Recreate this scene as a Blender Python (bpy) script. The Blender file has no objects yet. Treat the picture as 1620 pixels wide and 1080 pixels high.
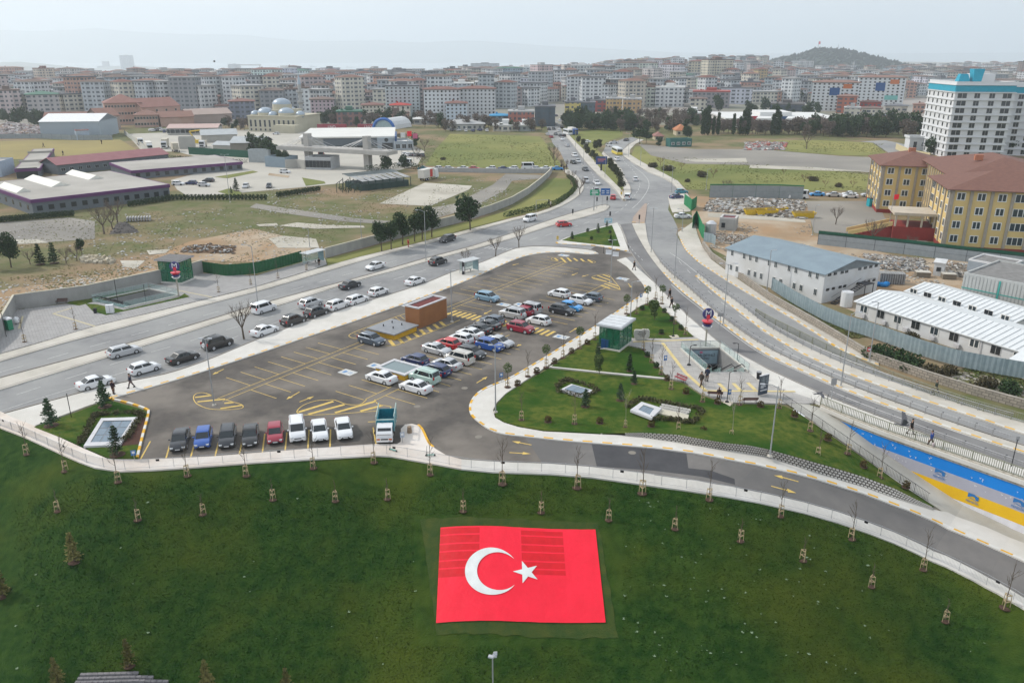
import bpy,bmesh,math,random
from mathutils import Vector,Matrix,noise
R=math.radians
sc=bpy.context.scene
COL=sc.collection
# ---------------------------------------------------------------- camera
CAMH=40.5;FPX=1260.0;PT=R(19.65)
cd=bpy.data.cameras.new('camera');cam=bpy.data.objects.new('camera',cd);COL.objects.link(cam)
cam.location=(0,0,CAMH);cam.rotation_euler=(R(90)-PT,0,0)
cd.sensor_fit='HORIZONTAL';cd.sensor_width=36.0;cd.lens=36.0*FPX/1620.0
cd.clip_start=0.5;cd.clip_end=60000
sc.camera=cam
# ---------------------------------------------------------------- sky, sun, exposure
SUN_EL=R(40);SUN_AZ=R(-70) # azimuth measured from +Y towards +X
w=bpy.data.worlds.new('World');sc.world=w;w.use_nodes=True
nt=w.node_tree;nt.nodes.clear()
o_=nt.nodes.new('ShaderNodeOutputWorld');bg=nt.nodes.new('ShaderNodeBackground')
sky=nt.nodes.new('ShaderNodeTexSky');sky.sky_type='NISHITA';sky.sun_disc=False
sky.sun_elevation=SUN_EL;sky.sun_rotation=SUN_AZ;sky.air_density=1.2;sky.dust_density=4.0;sky.ozone_density=1.0
tc=nt.nodes.new('ShaderNodeTexCoord');mp=nt.nodes.new('ShaderNodeMapping');mp.inputs['Scale'].default_value=(1.3,1.3,9.0)
nz=nt.nodes.new('ShaderNodeTexNoise');nz.inputs['Scale'].default_value=1.6;nz.inputs['Detail'].default_value=6;nz.inputs['Roughness'].default_value=.55
cr=nt.nodes.new('ShaderNodeValToRGB');cr.color_ramp.elements[0].position=.36;cr.color_ramp.elements[0].color=(6.9,7.7,8.5,1)
cr.color_ramp.elements[1].position=.64;cr.color_ramp.elements[1].color=(9.1,9.4,9.7,1)
mx=nt.nodes.new('ShaderNodeMix');mx.data_type='RGBA';mx.inputs[0].default_value=.80
nt.links.new(tc.outputs['Generated'],mp.inputs['Vector']);nt.links.new(mp.outputs[0],nz.inputs['Vector'])
nt.links.new(nz.outputs['Fac'],cr.inputs['Fac']);nt.links.new(sky.outputs[0],mx.inputs[6]);nt.links.new(cr.outputs[0],mx.inputs[7])
nt.links.new(mx.outputs[2],bg.inputs['Color']);bg.inputs['Strength'].default_value=.128
nt.links.new(bg.outputs[0],o_.inputs['Surface'])
sd=bpy.data.lights.new('sun','SUN');sd.energy=3.0;sd.angle=R(2.5);sd.color=(1,.95,.87)
sun=bpy.data.objects.new('sun',sd);COL.objects.link(sun)
sv=Vector((math.sin(SUN_AZ)*math.cos(SUN_EL),math.cos(SUN_AZ)*math.cos(SUN_EL),math.sin(SUN_EL)))
sun.rotation_euler=sv.to_track_quat('Z','Y').to_euler();sun.location=(-300,200,500)
sc.view_settings.view_transform='Standard';sc.view_settings.look='None'
sc.view_settings.exposure=0.0;sc.view_settings.gamma=1.0;sc.view_settings.use_curve_mapping=False
sc.cycles.max_bounces=5;sc.cycles.diffuse_bounces=2;sc.cycles.glossy_bounces=2;sc.cycles.transmission_bounces=4
sc.cycles.transparent_max_bounces=12;sc.cycles.volume_bounces=1
# ---------------------------------------------------------------- ground shape
KP=[-33,-30,-27,-22.6,-18,-13,-8,5,20];KZ=[0,-.35,-1.0,-2.4,-3.8,-5.2,-5.7,-6,-6.2]
PD=(.75,-.66)
def lerp(a,b,t):return a+(b-a)*t
def iP(x,xs,ys):
 if x<=xs[0]:return ys[0]
 for i in range(1,len(xs)):
  if x<=xs[i]:return lerp(ys[i-1],ys[i],(x-xs[i-1])/(xs[i]-xs[i-1]))
 return ys[-1]
def zl(x,y):return iP(PD[0]*x+PD[1]*y,KP,KZ) # the dip in the lower road and the ramp
def tz(x,y): # far terrain
 if y<520:return 0.
 t=x/max(y,1)
 left=iP(t,[-.1,.12],[1,0]);right=iP(t,[.1,.2,.3,.345],[0,1,1,0]);far=lerp(-62,10,iP(t,[.25,.35],[0,1]))
 z=left*iP(y,[520,1300,2400,5000],[0,-4,-30,-62])
 z+=(1-left)*(1-right)*iP(y,[520,900,2200,5000],[0,1,3,far])
 z+=right*iP(y,[520,900,2300,3200,5000],[0,5,32,22,far])
 z+=noise.noise(Vector((x*.0016,y*.0016,3.1)))*iP(y,[520,1200,2600],[0,4,6])
 return z
def G(px,py,z=0.,f=None):
 u=(px-810)/FPX;v=(540-py)/FPX
 dy=math.cos(PT)+v*math.sin(PT);dz=-math.sin(PT)+v*math.cos(PT)
 if f is None:
  t=(z-CAMH)/dz;return Vector((u*t,dy*t,z))
 t=(z-CAMH)/dz
 for _ in range(60):
  zz=f(u*t,dy*t)+z;t=.5*t+.5*(zz-CAMH)/dz
 return Vector((u*t,dy*t,CAMH+dz*t))
def GL(px,py,z=0.):return G(px,py,z,zl)
def GT(px,py): # march onto far terrain
 u=(px-810)/FPX;v=(540-py)/FPX
 dy=math.cos(PT)+v*math.sin(PT);dz=-math.sin(PT)+v*math.cos(PT)
 y=450.
 while y<9000:
  t=y/dy
  if CAMH+dz*t<tz(u*t,y):break
  y*=1.01
 t=y/dy
 return Vector((u*t,y,tz(u*t,y)))
def proj(x,y,z):
 f=y*math.cos(PT)-(z-CAMH)*math.sin(PT);u=y*math.sin(PT)+(z-CAMH)*math.cos(PT)
 return 810+FPX*x/f,540-FPX*u/f
def hA(p,ytop): # height of a vertical at p whose top is seen at row ytop
 v=(540-ytop)/FPX
 dy=math.cos(PT)+v*math.sin(PT);dz=-math.sin(PT)+v*math.cos(PT)
 return CAMH+dz*p.y/dy-p.z
# ---------------------------------------------------------------- materials
MATS={}
def pbsdf(name):
 m=bpy.data.materials.new(name);m.use_nodes=True
 return m,m.node_tree,m.node_tree.nodes['Principled BSDF']
def M(name,c,rough=.85,c2=None,scale=1.0,lo=.35,hi=.65,c3=None,scale3=.1,bump=0.,bscale=8.,metal=0.,spec=.3,coat=0.,stretch=None,detail=5,lo3=.42,hi3=.62):
 if name in MATS:return MATS[name]
 m,t,b=pbsdf(name)
 b.inputs['Roughness'].default_value=rough;b.inputs['Metallic'].default_value=metal
 b.inputs['Specular IOR Level'].default_value=spec;b.inputs['Coat Weight'].default_value=coat
 m.diffuse_color=(*c,1)
 if c2 is None:c2=tuple(x*.86 for x in c)
 g=t.nodes.new('ShaderNodeNewGeometry');src=g.outputs['Position']
 if stretch:
  mp=t.nodes.new('ShaderNodeMapping');mp.inputs['Scale'].default_value=stretch[:3]
  if len(stretch)>3:mp.inputs['Rotation'].default_value=(0,0,stretch[3])
  t.links.new(src,mp.inputs['Vector']);src=mp.outputs[0]
 def nzr(s,a,bb,det=detail):
  n=t.nodes.new('ShaderNodeTexNoise');n.inputs['Scale'].default_value=s;n.inputs['Detail'].default_value=det;n.inputs['Roughness'].default_value=.6
  r=t.nodes.new('ShaderNodeMapRange');r.inputs['From Min'].default_value=a;r.inputs['From Max'].default_value=bb
  t.links.new(src,n.inputs['Vector']);t.links.new(n.outputs['Fac'],r.inputs['Value']);return r.outputs[0]
 x=t.nodes.new('ShaderNodeMix');x.data_type='RGBA';x.inputs[6].default_value=(*c,1);x.inputs[7].default_value=(*c2,1)
 t.links.new(nzr(scale,lo,hi),x.inputs[0]);out=x.outputs[2]
 if c3 is not None:
  y=t.nodes.new('ShaderNodeMix');y.data_type='RGBA';y.inputs[7].default_value=(*c3,1)
  t.links.new(out,y.inputs[6]);t.links.new(nzr(scale3,lo3,hi3),y.inputs[0]);out=y.outputs[2]
 t.links.new(out,b.inputs['Base Color'])
 if bump:
  n=t.nodes.new('ShaderNodeTexNoise');n.inputs['Scale'].default_value=bscale;n.inputs['Detail'].default_value=4
  t.links.new(src,n.inputs['Vector'])
  bp=t.nodes.new('ShaderNodeBump');bp.inputs['Strength'].default_value=bump;bp.inputs['Distance'].default_value=.1
  t.links.new(n.outputs['Fac'],bp.inputs['Height']);t.links.new(bp.outputs[0],b.inputs['Normal'])
 MATS[name]=m;return m
def MG(name,c,rough=.08,alpha=1.): # glass
 if name in MATS:return MATS[name]
 m,t,b=pbsdf(name);b.inputs['Base Color'].default_value=(*c,1);b.inputs['Roughness'].default_value=rough
 b.inputs['Specular IOR Level'].default_value=.6;b.inputs['Alpha'].default_value=alpha;m.diffuse_color=(*c,1)
 MATS[name]=m;return m
def brickmat(name,c1,c2,cm,bw,bh,ang=0.,mortar=.03,rough=.85,offset=.5,wall=False):
 if name in MATS:return MATS[name]
 m,t,b=pbsdf(name);b.inputs['Roughness'].default_value=rough;m.diffuse_color=(*c1,1)
 g=t.nodes.new('ShaderNodeNewGeometry');mp=t.nodes.new('ShaderNodeMapping');mp.inputs['Rotation'].default_value=(0,0,ang)
 br=t.nodes.new('ShaderNodeTexBrick');br.inputs['Scale'].default_value=1;br.inputs['Brick Width'].default_value=bw;br.inputs['Row Height'].default_value=bh
 br.inputs['Mortar Size'].default_value=mortar;br.offset=offset
 br.inputs['Color1'].default_value=(*c1,1);br.inputs['Color2'].default_value=(*c2,1);br.inputs['Mortar'].default_value=(*cm,1)
 n=t.nodes.new('ShaderNodeTexNoise');n.inputs['Scale'].default_value=.8;n.inputs['Detail'].default_value=5
 r=t.nodes.new('ShaderNodeMapRange');r.inputs['To Min'].default_value=.78;r.inputs['To Max'].default_value=1.15
 mu=t.nodes.new('ShaderNodeMix');mu.data_type='RGBA';mu.blend_type='MULTIPLY';mu.inputs[0].default_value=1
 if wall:
  s_=t.nodes.new('ShaderNodeSeparateXYZ');q=t.nodes.new('ShaderNodeCombineXYZ');t.links.new(g.outputs['Position'],s_.inputs[0]);t.links.new(s_.outputs[1],q.inputs[0]);t.links.new(s_.outputs[2],q.inputs[1]);t.links.new(q.outputs[0],br.inputs['Vector'])
 else:t.links.new(mp.outputs[0],br.inputs['Vector'])
 t.links.new(g.outputs['Position'],mp.inputs['Vector']);t.links.new(g.outputs['Position'],n.inputs['Vector'])
 t.links.new(n.outputs['Fac'],r.inputs['Value']);t.links.new(br.outputs['Color'],mu.inputs[6]);t.links.new(r.outputs[0],mu.inputs[7])
 t.links.new(mu.outputs[2],b.inputs['Base Color']);MATS[name]=m;return m
asphalt=M('asphalt_lot',(.104,.092,.082),.9,(.074,.067,.062),.5,c3=(.18,.16,.14),scale3=.09,bump=.15,bscale=30)
street_m=M('asphalt_street',(.24,.24,.24),.9,(.19,.19,.195),.5,c3=(.28,.28,.275),scale3=.05,bump=.1,bscale=30)
road_m=M('asphalt_dark_road',(.165,.16,.162),.9,(.13,.127,.13),.4,c3=(.2,.197,.195),scale3=.07,bump=.1,bscale=30)
newasph=M('asphalt_patch',(.065,.065,.07),.9,(.05,.05,.055),.6)
walk_m=M('pavement_concrete',(.60,.58,.545),.9,(.54,.52,.485),.6,c3=(.50,.48,.44),scale3=.12)
walk_t=M('pavement_tan',(.47,.44,.385),.9,(.40,.375,.33),.7,c3=(.52,.49,.44),scale3=.1)
prom_m=M('promenade_pink',(.62,.545,.48),.9,(.54,.475,.42),.8,c3=(.64,.60,.56),scale3=.15)
kerb_g=M('kerb_grey',(.28,.26,.24),.9);kerb_w=M('kerb_white',(.62,.61,.58),.8);kerb_y=M('kerb_yellow',(.72,.40,.035),.8,(.55,.31,.04),3)
paint_w=M('road_paint_white',(.62,.62,.60),.8,(.42,.42,.41),3);paint_y=M('road_paint_yellow',(.66,.46,.12),.8,(.48,.35,.12),2.5)
lawn_m=M('lawn_grass',(.009,.035,.005),.95,(.030,.064,.010),1.1,.34,.68,c3=(.070,.086,.010),scale3=.07,lo3=.45,hi3=.74,bump=1.,bscale=7,spec=.1,detail=8)
gard_m=M('garden_grass',(.038,.078,.009),.95,(.11,.125,.022),1.1,.36,.66,c3=(.022,.065,.006),scale3=.14,bump=.9,bscale=7,spec=.1,detail=8)
field_m=M('field_grass',(.155,.175,.055),.95,(.11,.135,.04),.03,c3=(.25,.235,.085),scale3=.008,spec=.1,detail=8)
dry_m=M('dry_field',(.30,.245,.10),.95,(.24,.20,.09),.03,spec=.1,detail=8)
waste_m=M('wasteland',(.095,.115,.04),.95,(.16,.145,.08),.22,c3=(.25,.18,.115),scale3=.022,lo3=.48,hi3=.60,spec=.1,detail=9,bump=.5,bscale=1.5)
soil_m=M('bare_soil',(.33,.215,.125),.95,(.27,.20,.13),.1,c3=(.40,.33,.25),scale3=.06,spec=.1,detail=8)
conc_m=M('old_concrete',(.40,.37,.31),.9,(.31,.285,.235),.15,c3=(.46,.43,.37),scale3=.05,detail=8)
yard_m=M('yard_concrete',(.44,.415,.365),.9,(.38,.36,.32),.06,detail=7)
grav_m=M('gravel_yard',(.22,.205,.185),.95,(.17,.16,.145),.12,c3=(.27,.25,.22),scale3=.03,detail=8)
# ---------------------------------------------------------------- mesh helpers
def link(name,me,mats,parent=None,loc=None):
 o=bpy.data.objects.new(name,me)
 if not isinstance(mats,(list,tuple)):mats=[mats]
 if len(me.materials)==0:
  for m in mats:me.materials.append(m)
 COL.objects.link(o)
 if parent:o.parent=parent
 if loc is not None:o.location=loc
 return o
def bm_obj(name,bm,mats,parent=None,loc=None,smooth=False):
 me=bpy.data.meshes.new(name);bm.to_mesh(me);bm.free()
 if smooth:
  for p in me.polygons:p.use_smooth=True
 return link(name,me,mats,parent,loc)
def pydata(name,vs,fs,mats,parent=None,loc=None,smooth=False,mi=None):
 me=bpy.data.meshes.new(name);me.from_pydata([tuple(v)for v in vs],[],fs);me.update()
 if mi:
  for p,i in zip(me.polygons,mi):p.material_index=i
 if smooth:
  for p in me.polygons:p.use_smooth=True
 return link(name,me,mats,parent,loc)
def nth(i):return['first','second','third','fourth','fifth','sixth','seventh','eighth','ninth','tenth'][i]if i<10 else '%d%s'%(i+1,'st' if i%10==0 and i!=10 else 'nd' if i%10==1 and i!=11 else 'rd' if i%10==2 and i!=12 else 'th')
class MB: # collects shapes, links them as one mesh
 def __init__(s):s.v=[];s.f=[];s.m=[]
 def add(s,vs,fs,mi=0):
  n=len(s.v);s.v+=[tuple(v)for v in vs];s.f+=[tuple(i+n for i in f)for f in fs];s.m+=[mi]*len(fs);return s
 def box(s,c,d,rz=0.,mi=0,rot=None):
  x,y,z=d[0]/2,d[1]/2,d[2]/2
  vs=[Vector((a*x,b*y,e*z))for e in(-1,1)for b in(-1,1)for a in(-1,1)]
  mt=rot if rot is not None else Matrix.Rotation(rz,3,'Z')
  vs=[mt@v+Vector(c)for v in vs]
  return s.add(vs,[(0,2,3,1),(4,5,7,6),(0,1,5,4),(2,6,7,3),(0,4,6,2),(1,3,7,5)],mi)
 def bar(s,a,b,r,n=6,mi=0,r2=None):
  a=Vector(a);b=Vector(b);r2=r if r2 is None else r2;d=(b-a)
  if d.length<1e-6:return s
  q=d.to_track_quat('Z','Y');vs=[]
  for p,rr in((a,r),(b,r2)):
   for i in range(n):
    t=2*math.pi*i/n;vs.append(p+q@Vector((rr*math.cos(t),rr*math.sin(t),0)))
  fs=[(i,(i+1)%n,n+(i+1)%n,n+i)for i in range(n)]+[tuple(range(n-1,-1,-1)),tuple(range(n,2*n))]
  return s.add(vs,fs,mi)
 def tube(s,pts,r,n=6,mi=0):
  rs=r if isinstance(r,(list,tuple))else[r]*len(pts)
  for i in range(len(pts)-1):s.bar(pts[i],pts[i+1],rs[i],n,mi,rs[i+1])
  return s
 def prism(s,poly,z0,z1,mi=0):
  n=len(poly);vs=[(p[0],p[1],z0)for p in poly]+[(p[0],p[1],z1)for p in poly]
  return s.add(vs,[(i,(i+1)%n,n+(i+1)%n,n+i)for i in range(n)]+[tuple(range(n-1,-1,-1)),tuple(range(n,2*n))],mi)
 def sphere(s,c,r,nu=8,nv=5,mi=0,sc_=(1,1,1)):
  vs=[(c[0],c[1],c[2]+r*sc_[2])]
  for j in range(1,nv):
   ph=math.pi*j/nv
   for i in range(nu):
    t=2*math.pi*i/nu;vs.append((c[0]+r*sc_[0]*math.sin(ph)*math.cos(t),c[1]+r*sc_[1]*math.sin(ph)*math.sin(t),c[2]+r*sc_[2]*math.cos(ph)))
  vs.append((c[0],c[1],c[2]-r*sc_[2]));fs=[(0,1+i,1+(i+1)%nu)for i in range(nu)]
  for j in range(nv-2):
   for i in range(nu):a=1+j*nu;fs.append((a+i,a+nu+i,a+nu+(i+1)%nu,a+(i+1)%nu))
  a=1+(nv-2)*nu;L=len(vs)-1;fs+=[(a+i,L,a+(i+1)%nu)for i in range(nu)]
  return s.add(vs,fs,mi)
 def build(s,name,mats,parent=None,loc=None,smooth=False):
  return pydata(name,s.v,s.f,mats,parent,loc,smooth,s.m)
def Q_(nm,mt,t,*a):mb=MB();mb.box(*a);return mb.build(nm,mt,t)
def R_(k,nm,mt,t,*a):mb=MB();getattr(mb,k)(*a);return mb.build(nm,mt,t)
def struct(o,kind='structure'):o['kind']=kind;return o
def tag(o,label=None,cat=None,group=None,kind=None):
 if label:o['label']=label
 if cat:o['category']=cat
 if group:o['group']=group
 if kind:o['kind']=kind
 return o
def empty(name,loc,rz=0.,label=None,cat=None,group=None):
 o=bpy.data.objects.new(name,None);COL.objects.link(o);o.location=loc;o.rotation_euler=(0,0,rz);o.empty_display_size=.3
 return tag(o,label,cat,group)
def sP(pts,n=4): # Catmull-Rom through pixel points
 out=[];P=[pts[0]]+list(pts)+[pts[-1]]
 for i in range(1,len(P)-2):
  for k in range(n):
   t=k/n;a,b,c,d=P[i-1],P[i],P[i+1],P[i+2]
   out.append(tuple(.5*((2*b[j])+(-a[j]+c[j])*t+(2*a[j]-5*b[j]+4*c[j]-d[j])*t*t+(-a[j]+3*b[j]-3*c[j]+d[j])*t**3)for j in(0,1)))
 return out+[tuple(pts[-1])]
def fL(name,px,off,mat,z0=None,world=False,kind='structure'):
 """flat sheet at height off (slab down to z0 if given) with its outline picked on the ground"""
 pts=[Vector((p[0],p[1],off))for p in px]if world else[G(x,y,off)for x,y in px]
 n=len(pts);bm=bmesh.new();vs=[bm.verts.new(p)for p in pts];f=bm.faces.new(vs)
 f.normal_update()
 if f.normal.z<0:f.normal_flip()
 bmesh.ops.triangulate(bm,faces=[f])
 if z0 is not None:
  lo=[bm.verts.new((p.x,p.y,z0))for p in pts]
  for i in range(n):bm.faces.new((vs[i],vs[(i+1)%n],lo[(i+1)%n],lo[i]))
 o=bm_obj(name,bm,mat)
 if kind:struct(o,kind)
 return o
def drape(name,px,off,mat,zf=None,world=False,thick=None):
 """sheet laid over the dip of the lower road, cut along the bends so every piece is planar"""
 pts=[Vector((p[0],p[1],0))for p in px]if world else[GL(x,y,off)for x,y in px]
 bm=bmesh.new();vs=[bm.verts.new((p.x,p.y,0))for p in pts];f=bm.faces.new(vs);f.normal_update()
 if f.normal.z<0:f.normal_flip()
 bmesh.ops.triangulate(bm,faces=[f])
 for k in KP:
  n=Vector((PD[0],PD[1],0));co=n*(k/n.length_squared)
  bmesh.ops.bisect_plane(bm,geom=bm.verts[:]+bm.edges[:]+bm.faces[:],plane_co=co,plane_no=n)
 if thick:
  r=bmesh.ops.extrude_face_region(bm,geom=bm.faces[:])
  for v in[g for g in r['geom']if isinstance(g,bmesh.types.BMVert)]:v.co.z=-thick
  bmesh.ops.recalc_face_normals(bm,faces=bm.faces[:])
 for v in bm.verts:v.co.z+=zl(v.co.x,v.co.y)+off
 return struct(bm_obj(name,bm,mat))
def rS(pts,step):
 out=[pts[0].copy()];acc=0
 for a,b in zip(pts,pts[1:]):
  L=(b-a).length;d=step-acc
  while d<=L:out.append(a.lerp(b,d/L));d+=step
  acc=L-(d-step)
 return out
def offs(pts,d): # offset a path sideways in plan
 out=[]
 for i,p in enumerate(pts):
  a=pts[max(i-1,0)];b=pts[min(i+1,len(pts)-1)];t=(b-a);t.z=0;t.normalize()
  out.append(p+Vector((-t.y*d,t.x*d,0)))
 return out
def strip(name,pts,wd,z0,z1,mats,step=None,side=0.,kind='structure',pattern=None,base=None,label=None,cat=None):
 """kerb or painted line along a path: boxes end to end; pattern gives the material index of every step"""
 P=rS(pts,step)if step else pts
 A=offs(P,side+wd/2);B=offs(P,side-wd/2);mb=MB()
 hz=(lambda p:base(p.x,p.y))if base else(lambda p:0.)
 for i in range(len(P)-1):
  mi=pattern[i%len(pattern)]if pattern else 0
  if mi is None:continue
  q=[A[i],A[i+1],B[i+1],B[i]]
  if z0 is None:mb.add([(p.x,p.y,hz(p)+z1)for p in q],[(3,2,1,0)],mi)
  else:
   mb.add([(p.x,p.y,hz(p)+z0)for p in q]+[(p.x,p.y,hz(p)+z1)for p in q],[(7,6,5,4),(0,1,5,4),(2,3,7,6),(1,2,6,5),(3,0,4,7)],mi)
 o=mb.build(name,mats)
 if kind:struct(o,kind)
 if label:tag(o,label,cat)
 return o
def LG(px,z=0.):return[G(x,y,z)for x,y in px]
def LL(px,z=0.):return[GL(x,y,z)for x,y in px]
# ================================================================ GROUND, ROADS
FENCE_PX=[(-260,560),(-120,625),(0,676),(37,690),(70,705),(100,719),(125,730),(150,739),(190,745),(240,743),(300,739),(405,731),(505,725),(560,722),(595,720),(617,721),(680,732),(730,741),(780,746),(810,747),(870,749),(935,754),(985,761),(1035,768),(1085,775),(1135,783),(1175,790),(1215,798),(1272,811),(1325,826),(1377,844),(1416,859),(1455,877),(1498,896),(1540,917),(1580,938),(1620,962),(1700,1015),(1790,1080)]
FENCE=[GL(x,y)for x,y in sP(FENCE_PX,3)]
def crest(x):
 for a,b in zip(FENCE,FENCE[1:]):
  if a.x<=x<=b.x:t=(x-a.x)/max(b.x-a.x,1e-6);return lerp(a.y,b.y,t),lerp(a.z,b.z,t)
 return(FENCE[0].y,0.)if x<FENCE[0].x else(FENCE[-1].y,FENCE[-1].z)
def lawn_z(x,y):
 cy,cz=crest(x);s=cy-y
 if s<=0:return cz
 zz=cz-.02*min(s,1.)-(iP(s,[0,1.0,2.5,26,40,90],[0,.05,.6,12.6,17.5,24]))
 k=min(s/4,1)*(1-.96*iP(abs(x-.8),[0,11,16],[1,1,0]))
 return zz+(noise.noise(Vector((x*.09,y*.09,0)))*.35+noise.noise(Vector((x*.3,y*.3,7)))*.1)*k
def GW(px,py):return G(px,py,0,lawn_z)
xs=sorted(set([round(-120+i*1.5,3)for i in range(180)]+[p.x for p in FENCE]))
xs=[x for x in xs if FENCE[0].x-25<=x<=140]
ss=[0,.5,1,1.7,2.5]+[2.5+i*1.2 for i in range(1,34)]+[48,60,75,90]
vs=[];fs=[]
for x in xs:
 cy,cz=crest(x)
 for s in ss:vs.append((x,cy-s,lawn_z(x,cy-s)))
n=len(ss)
for i in range(len(xs)-1):
 for j in range(n-1):a=i*n+j;fs.append((a,a+1,a+n+1,a+n))
struct(pydata('lawn_slope',vs,fs,lawn_m,smooth=True))
WALL_PX=[(1298,643),(1345,663),(1400,684),(1460,705),(1540,733),(1620,761),(1720,799),(1860,854)]
WALL=LG(WALL_PX)
k0=KP[0]
fi=[i for i,p in enumerate(FENCE)if PD[0]*p.x+PD[1]*p.y>k0][0]
isoA=FENCE[fi]
w0=WALL[0]
base_poly=[(FENCE[0].x-900,FENCE[0].y+0)]+[(p.x,p.y)for p in FENCE[:fi+1]]+[(w0.x-2.0+.0,w0.y+.9),(w0.x,w0.y)]+[(p.x,p.y)for p in WALL[1:]]+[(700,20),(700,520),(-900,520)]
fL('ground',base_poly,0.,waste_m,world=True)
low_poly=[(p.x,p.y)for p in FENCE[fi-2:]]+[(WALL[-1].x,WALL[-1].y)]+[(p.x,p.y)for p in WALL[::-1][1:]]
drape('ground_low',low_poly,-.02,conc_m,world=True)
vs=[];fs=[]
ys=[520,560,620,700,800,900,1000,1150,1300,1500,1700,1900,2100,2300,2500,2800,3200,3700,4300,5000,5400]
ts=[-1.0+i*.05 for i in range(41)]
for y in ys:
 for t in ts:x=t*max(y,900);vs.append((x,y,tz(x,y)))
n=len(ts)
for j in range(len(ys)-1):
 for i in range(n-1):a=j*n+i;fs.append((a,a+1,a+n+1,a+n))
struct(pydata('far_ground',vs,fs,M('city_ground',(.24,.22,.20),.95,(.15,.17,.11),.01,c3=(.3,.27,.25),scale3=.004),smooth=True))
sea_m=M('sea_water',(.30,.36,.38),.35,(.36,.41,.43),.0004,spec=.5,stretch=(1,4,1))
struct(pydata('sea',[(-20000,4300,-60),(20000,4300,-60),(20000,15900,-60),(-20000,15900,-60)],[(0,1,2,3)],sea_m))
# --- far shores and mountains (real relief, kilometres away)
def ridge(name,pts,y0,y1,zb,mat,seed,rough=.12,bumps=6):
 """a relief of hills whose crest follows (t, height) pairs; t = x/y"""
 nx=90;vs=[];fs=[];rows=[0,.25,.5,.75,1.]
 prof=[0,.55,1.,.6,0]
 t0,t1=pts[0][0],pts[-1][0]
 for i in range(nx+1):
  t=lerp(t0,t1,i/nx);h=iP(t,[p[0]for p in pts],[p[1]for p in pts])
  for r,pf in zip(rows,prof):
   y=lerp(y0,y1,r);x=t*lerp(y0,y1,.5)
   nn=noise.noise(Vector((t*bumps*3,r*2,seed)))*rough+noise.noise(Vector((t*bumps*14,r*3,seed)))*rough*.35
   vs.append((x,y,zb+max(0,h*pf*(1+nn))))
 n=len(rows)
 for i in range(nx):
  for j in range(n-1):a=i*n+j;fs.append((a,a+n,a+n+1,a+1))
 return struct(pydata(name,vs,fs,mat,smooth=True))
hill_m=M('distant_hill',(.15,.17,.15),.95,(.19,.19,.16),.004)
def zrow(y,py): # world height seen at row py at distance y
 v=(540-py)/FPX;return CAMH+(-math.sin(PT)+v*math.cos(PT))*y/(math.cos(PT)+v*math.sin(PT))
def tC(px,py=100):
 v=(540-py)/FPX;return(px-810)/FPX/(math.cos(PT)+v*math.sin(PT))
D=15000
ridge('mountains',[(tC(-500),zrow(D,30)+60),(tC(-80),zrow(D,42)+60),(tC(60),zrow(D,50)+60),(tC(150),zrow(D,45)+60),(tC(260),zrow(D,54)+60),(tC(400),zrow(D,56)+60),(tC(480),zrow(D,66)+60),(tC(600),zrow(D,64)+60),(tC(660),zrow(D,68)+60),(tC(740),zrow(D,64)+60),(tC(860),zrow(D,72)+60),(tC(960),zrow(D,78)+60),(tC(1100),zrow(D,84)+60),(tC(1400),zrow(D,85)+60),(tC(2200),zrow(D,80)+60)],D-700,D+700,-60,hill_m,2.2,.05)
D=6300
ridge('far_headland',[(tC(-500),70),(tC(-60),62),(tC(30),60),(tC(75),46),(tC(120),22),(tC(150),0)],D,D+900,-60,hill_m,5.)
ridge('far_island',[(tC(148),0),(tC(170),20),(tC(215),28),(tC(250),16),(tC(306),0)],7000,7600,-60,hill_m,7.)
ridge('near_headland',[(tC(-500),85),(tC(-100),62),(tC(20),48),(tC(60),36),(tC(110),30),(tC(170),12),(tC(185),0)],5000,5900,-60,hill_m,9.)
ridge('coast_point',[(tC(286),0),(tC(300),24),(tC(330),38),(tC(350),34),(tC(375),20),(tC(420),0)],4300,4900,-60,hill_m,11.)
ridge('harbour_spit',[(tC(100),0),(tC(130),12),(tC(200),16),(tC(285),10),(tC(292),0)],5200,5700,-60,hill_m,13.)
D=2650
wood_hill=ridge('wooded_hill',[(tC(px_),zrow(D,r_)+6)for px_,r_ in[(1180,114),(1205,103),(1232,93),(1262,87),(1287,79),(1305,77.5),(1330,79),(1360,84),(1400,95),(1428,104),(1460,108),(1560,112)]],2350,2950,-6,M('pine_wood',(.012,.024,.016),.95,(.02,.034,.022),.012,bump=1.,bscale=.02,detail=9),15.,.05)
# ---- parking lot asphalt
LOT_W=[(172,631),(260,606),(322,587),(405,560),(450,545),(500,528),(560,508),(615,489),(670,470),(720,451),(765,432),(810,412),(835,404),(860,400),(885,399),(910,400),(930,402),(947,401)]
LOT_E=[(974,411),(990,421),(1010,441),(1020,452),(1022,462),(1012,470),(985,488),(950,512),(900,543),(855,571),(812,596),(792,605),(768,615),(752,627),(744,642),(746,656),(757,667),(775,679),(797,686),(830,690)]
LOW_CURB=[(830,690),(885,696),(935,700),(985,704),(1035,708),(1097,716),(1150,726),(1210,738),(1250,747),(1290,757),(1365,780),(1440,808),(1482,826),(1540,852),(1590,874),(1630,892),(1720,935),(1830,990)]
PROM_N=[(172,726),(217,726),(262,725),(340,721),(415,715),(480,710),(545,705),(595,702),(628,702),(634,698),(634,678),(641,671),(652,670),(663,673),(670,681),(680,702),(690,710),(705,719),(730,726),(770,729),(810,731),(870,733),(935,738),(985,744),(1035,750)]
lot=sP(LOT_W,3)+sP(LOT_E,3)[0:]+[(860,735)]+[(p[0],p[1]+3)for p in PROM_N[::-1]if p[0]<830]+[(217,727),(226,690),(235,655),(231,648),(205,640)]
fL('parking_asphalt',lot,.02,asphalt)
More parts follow.
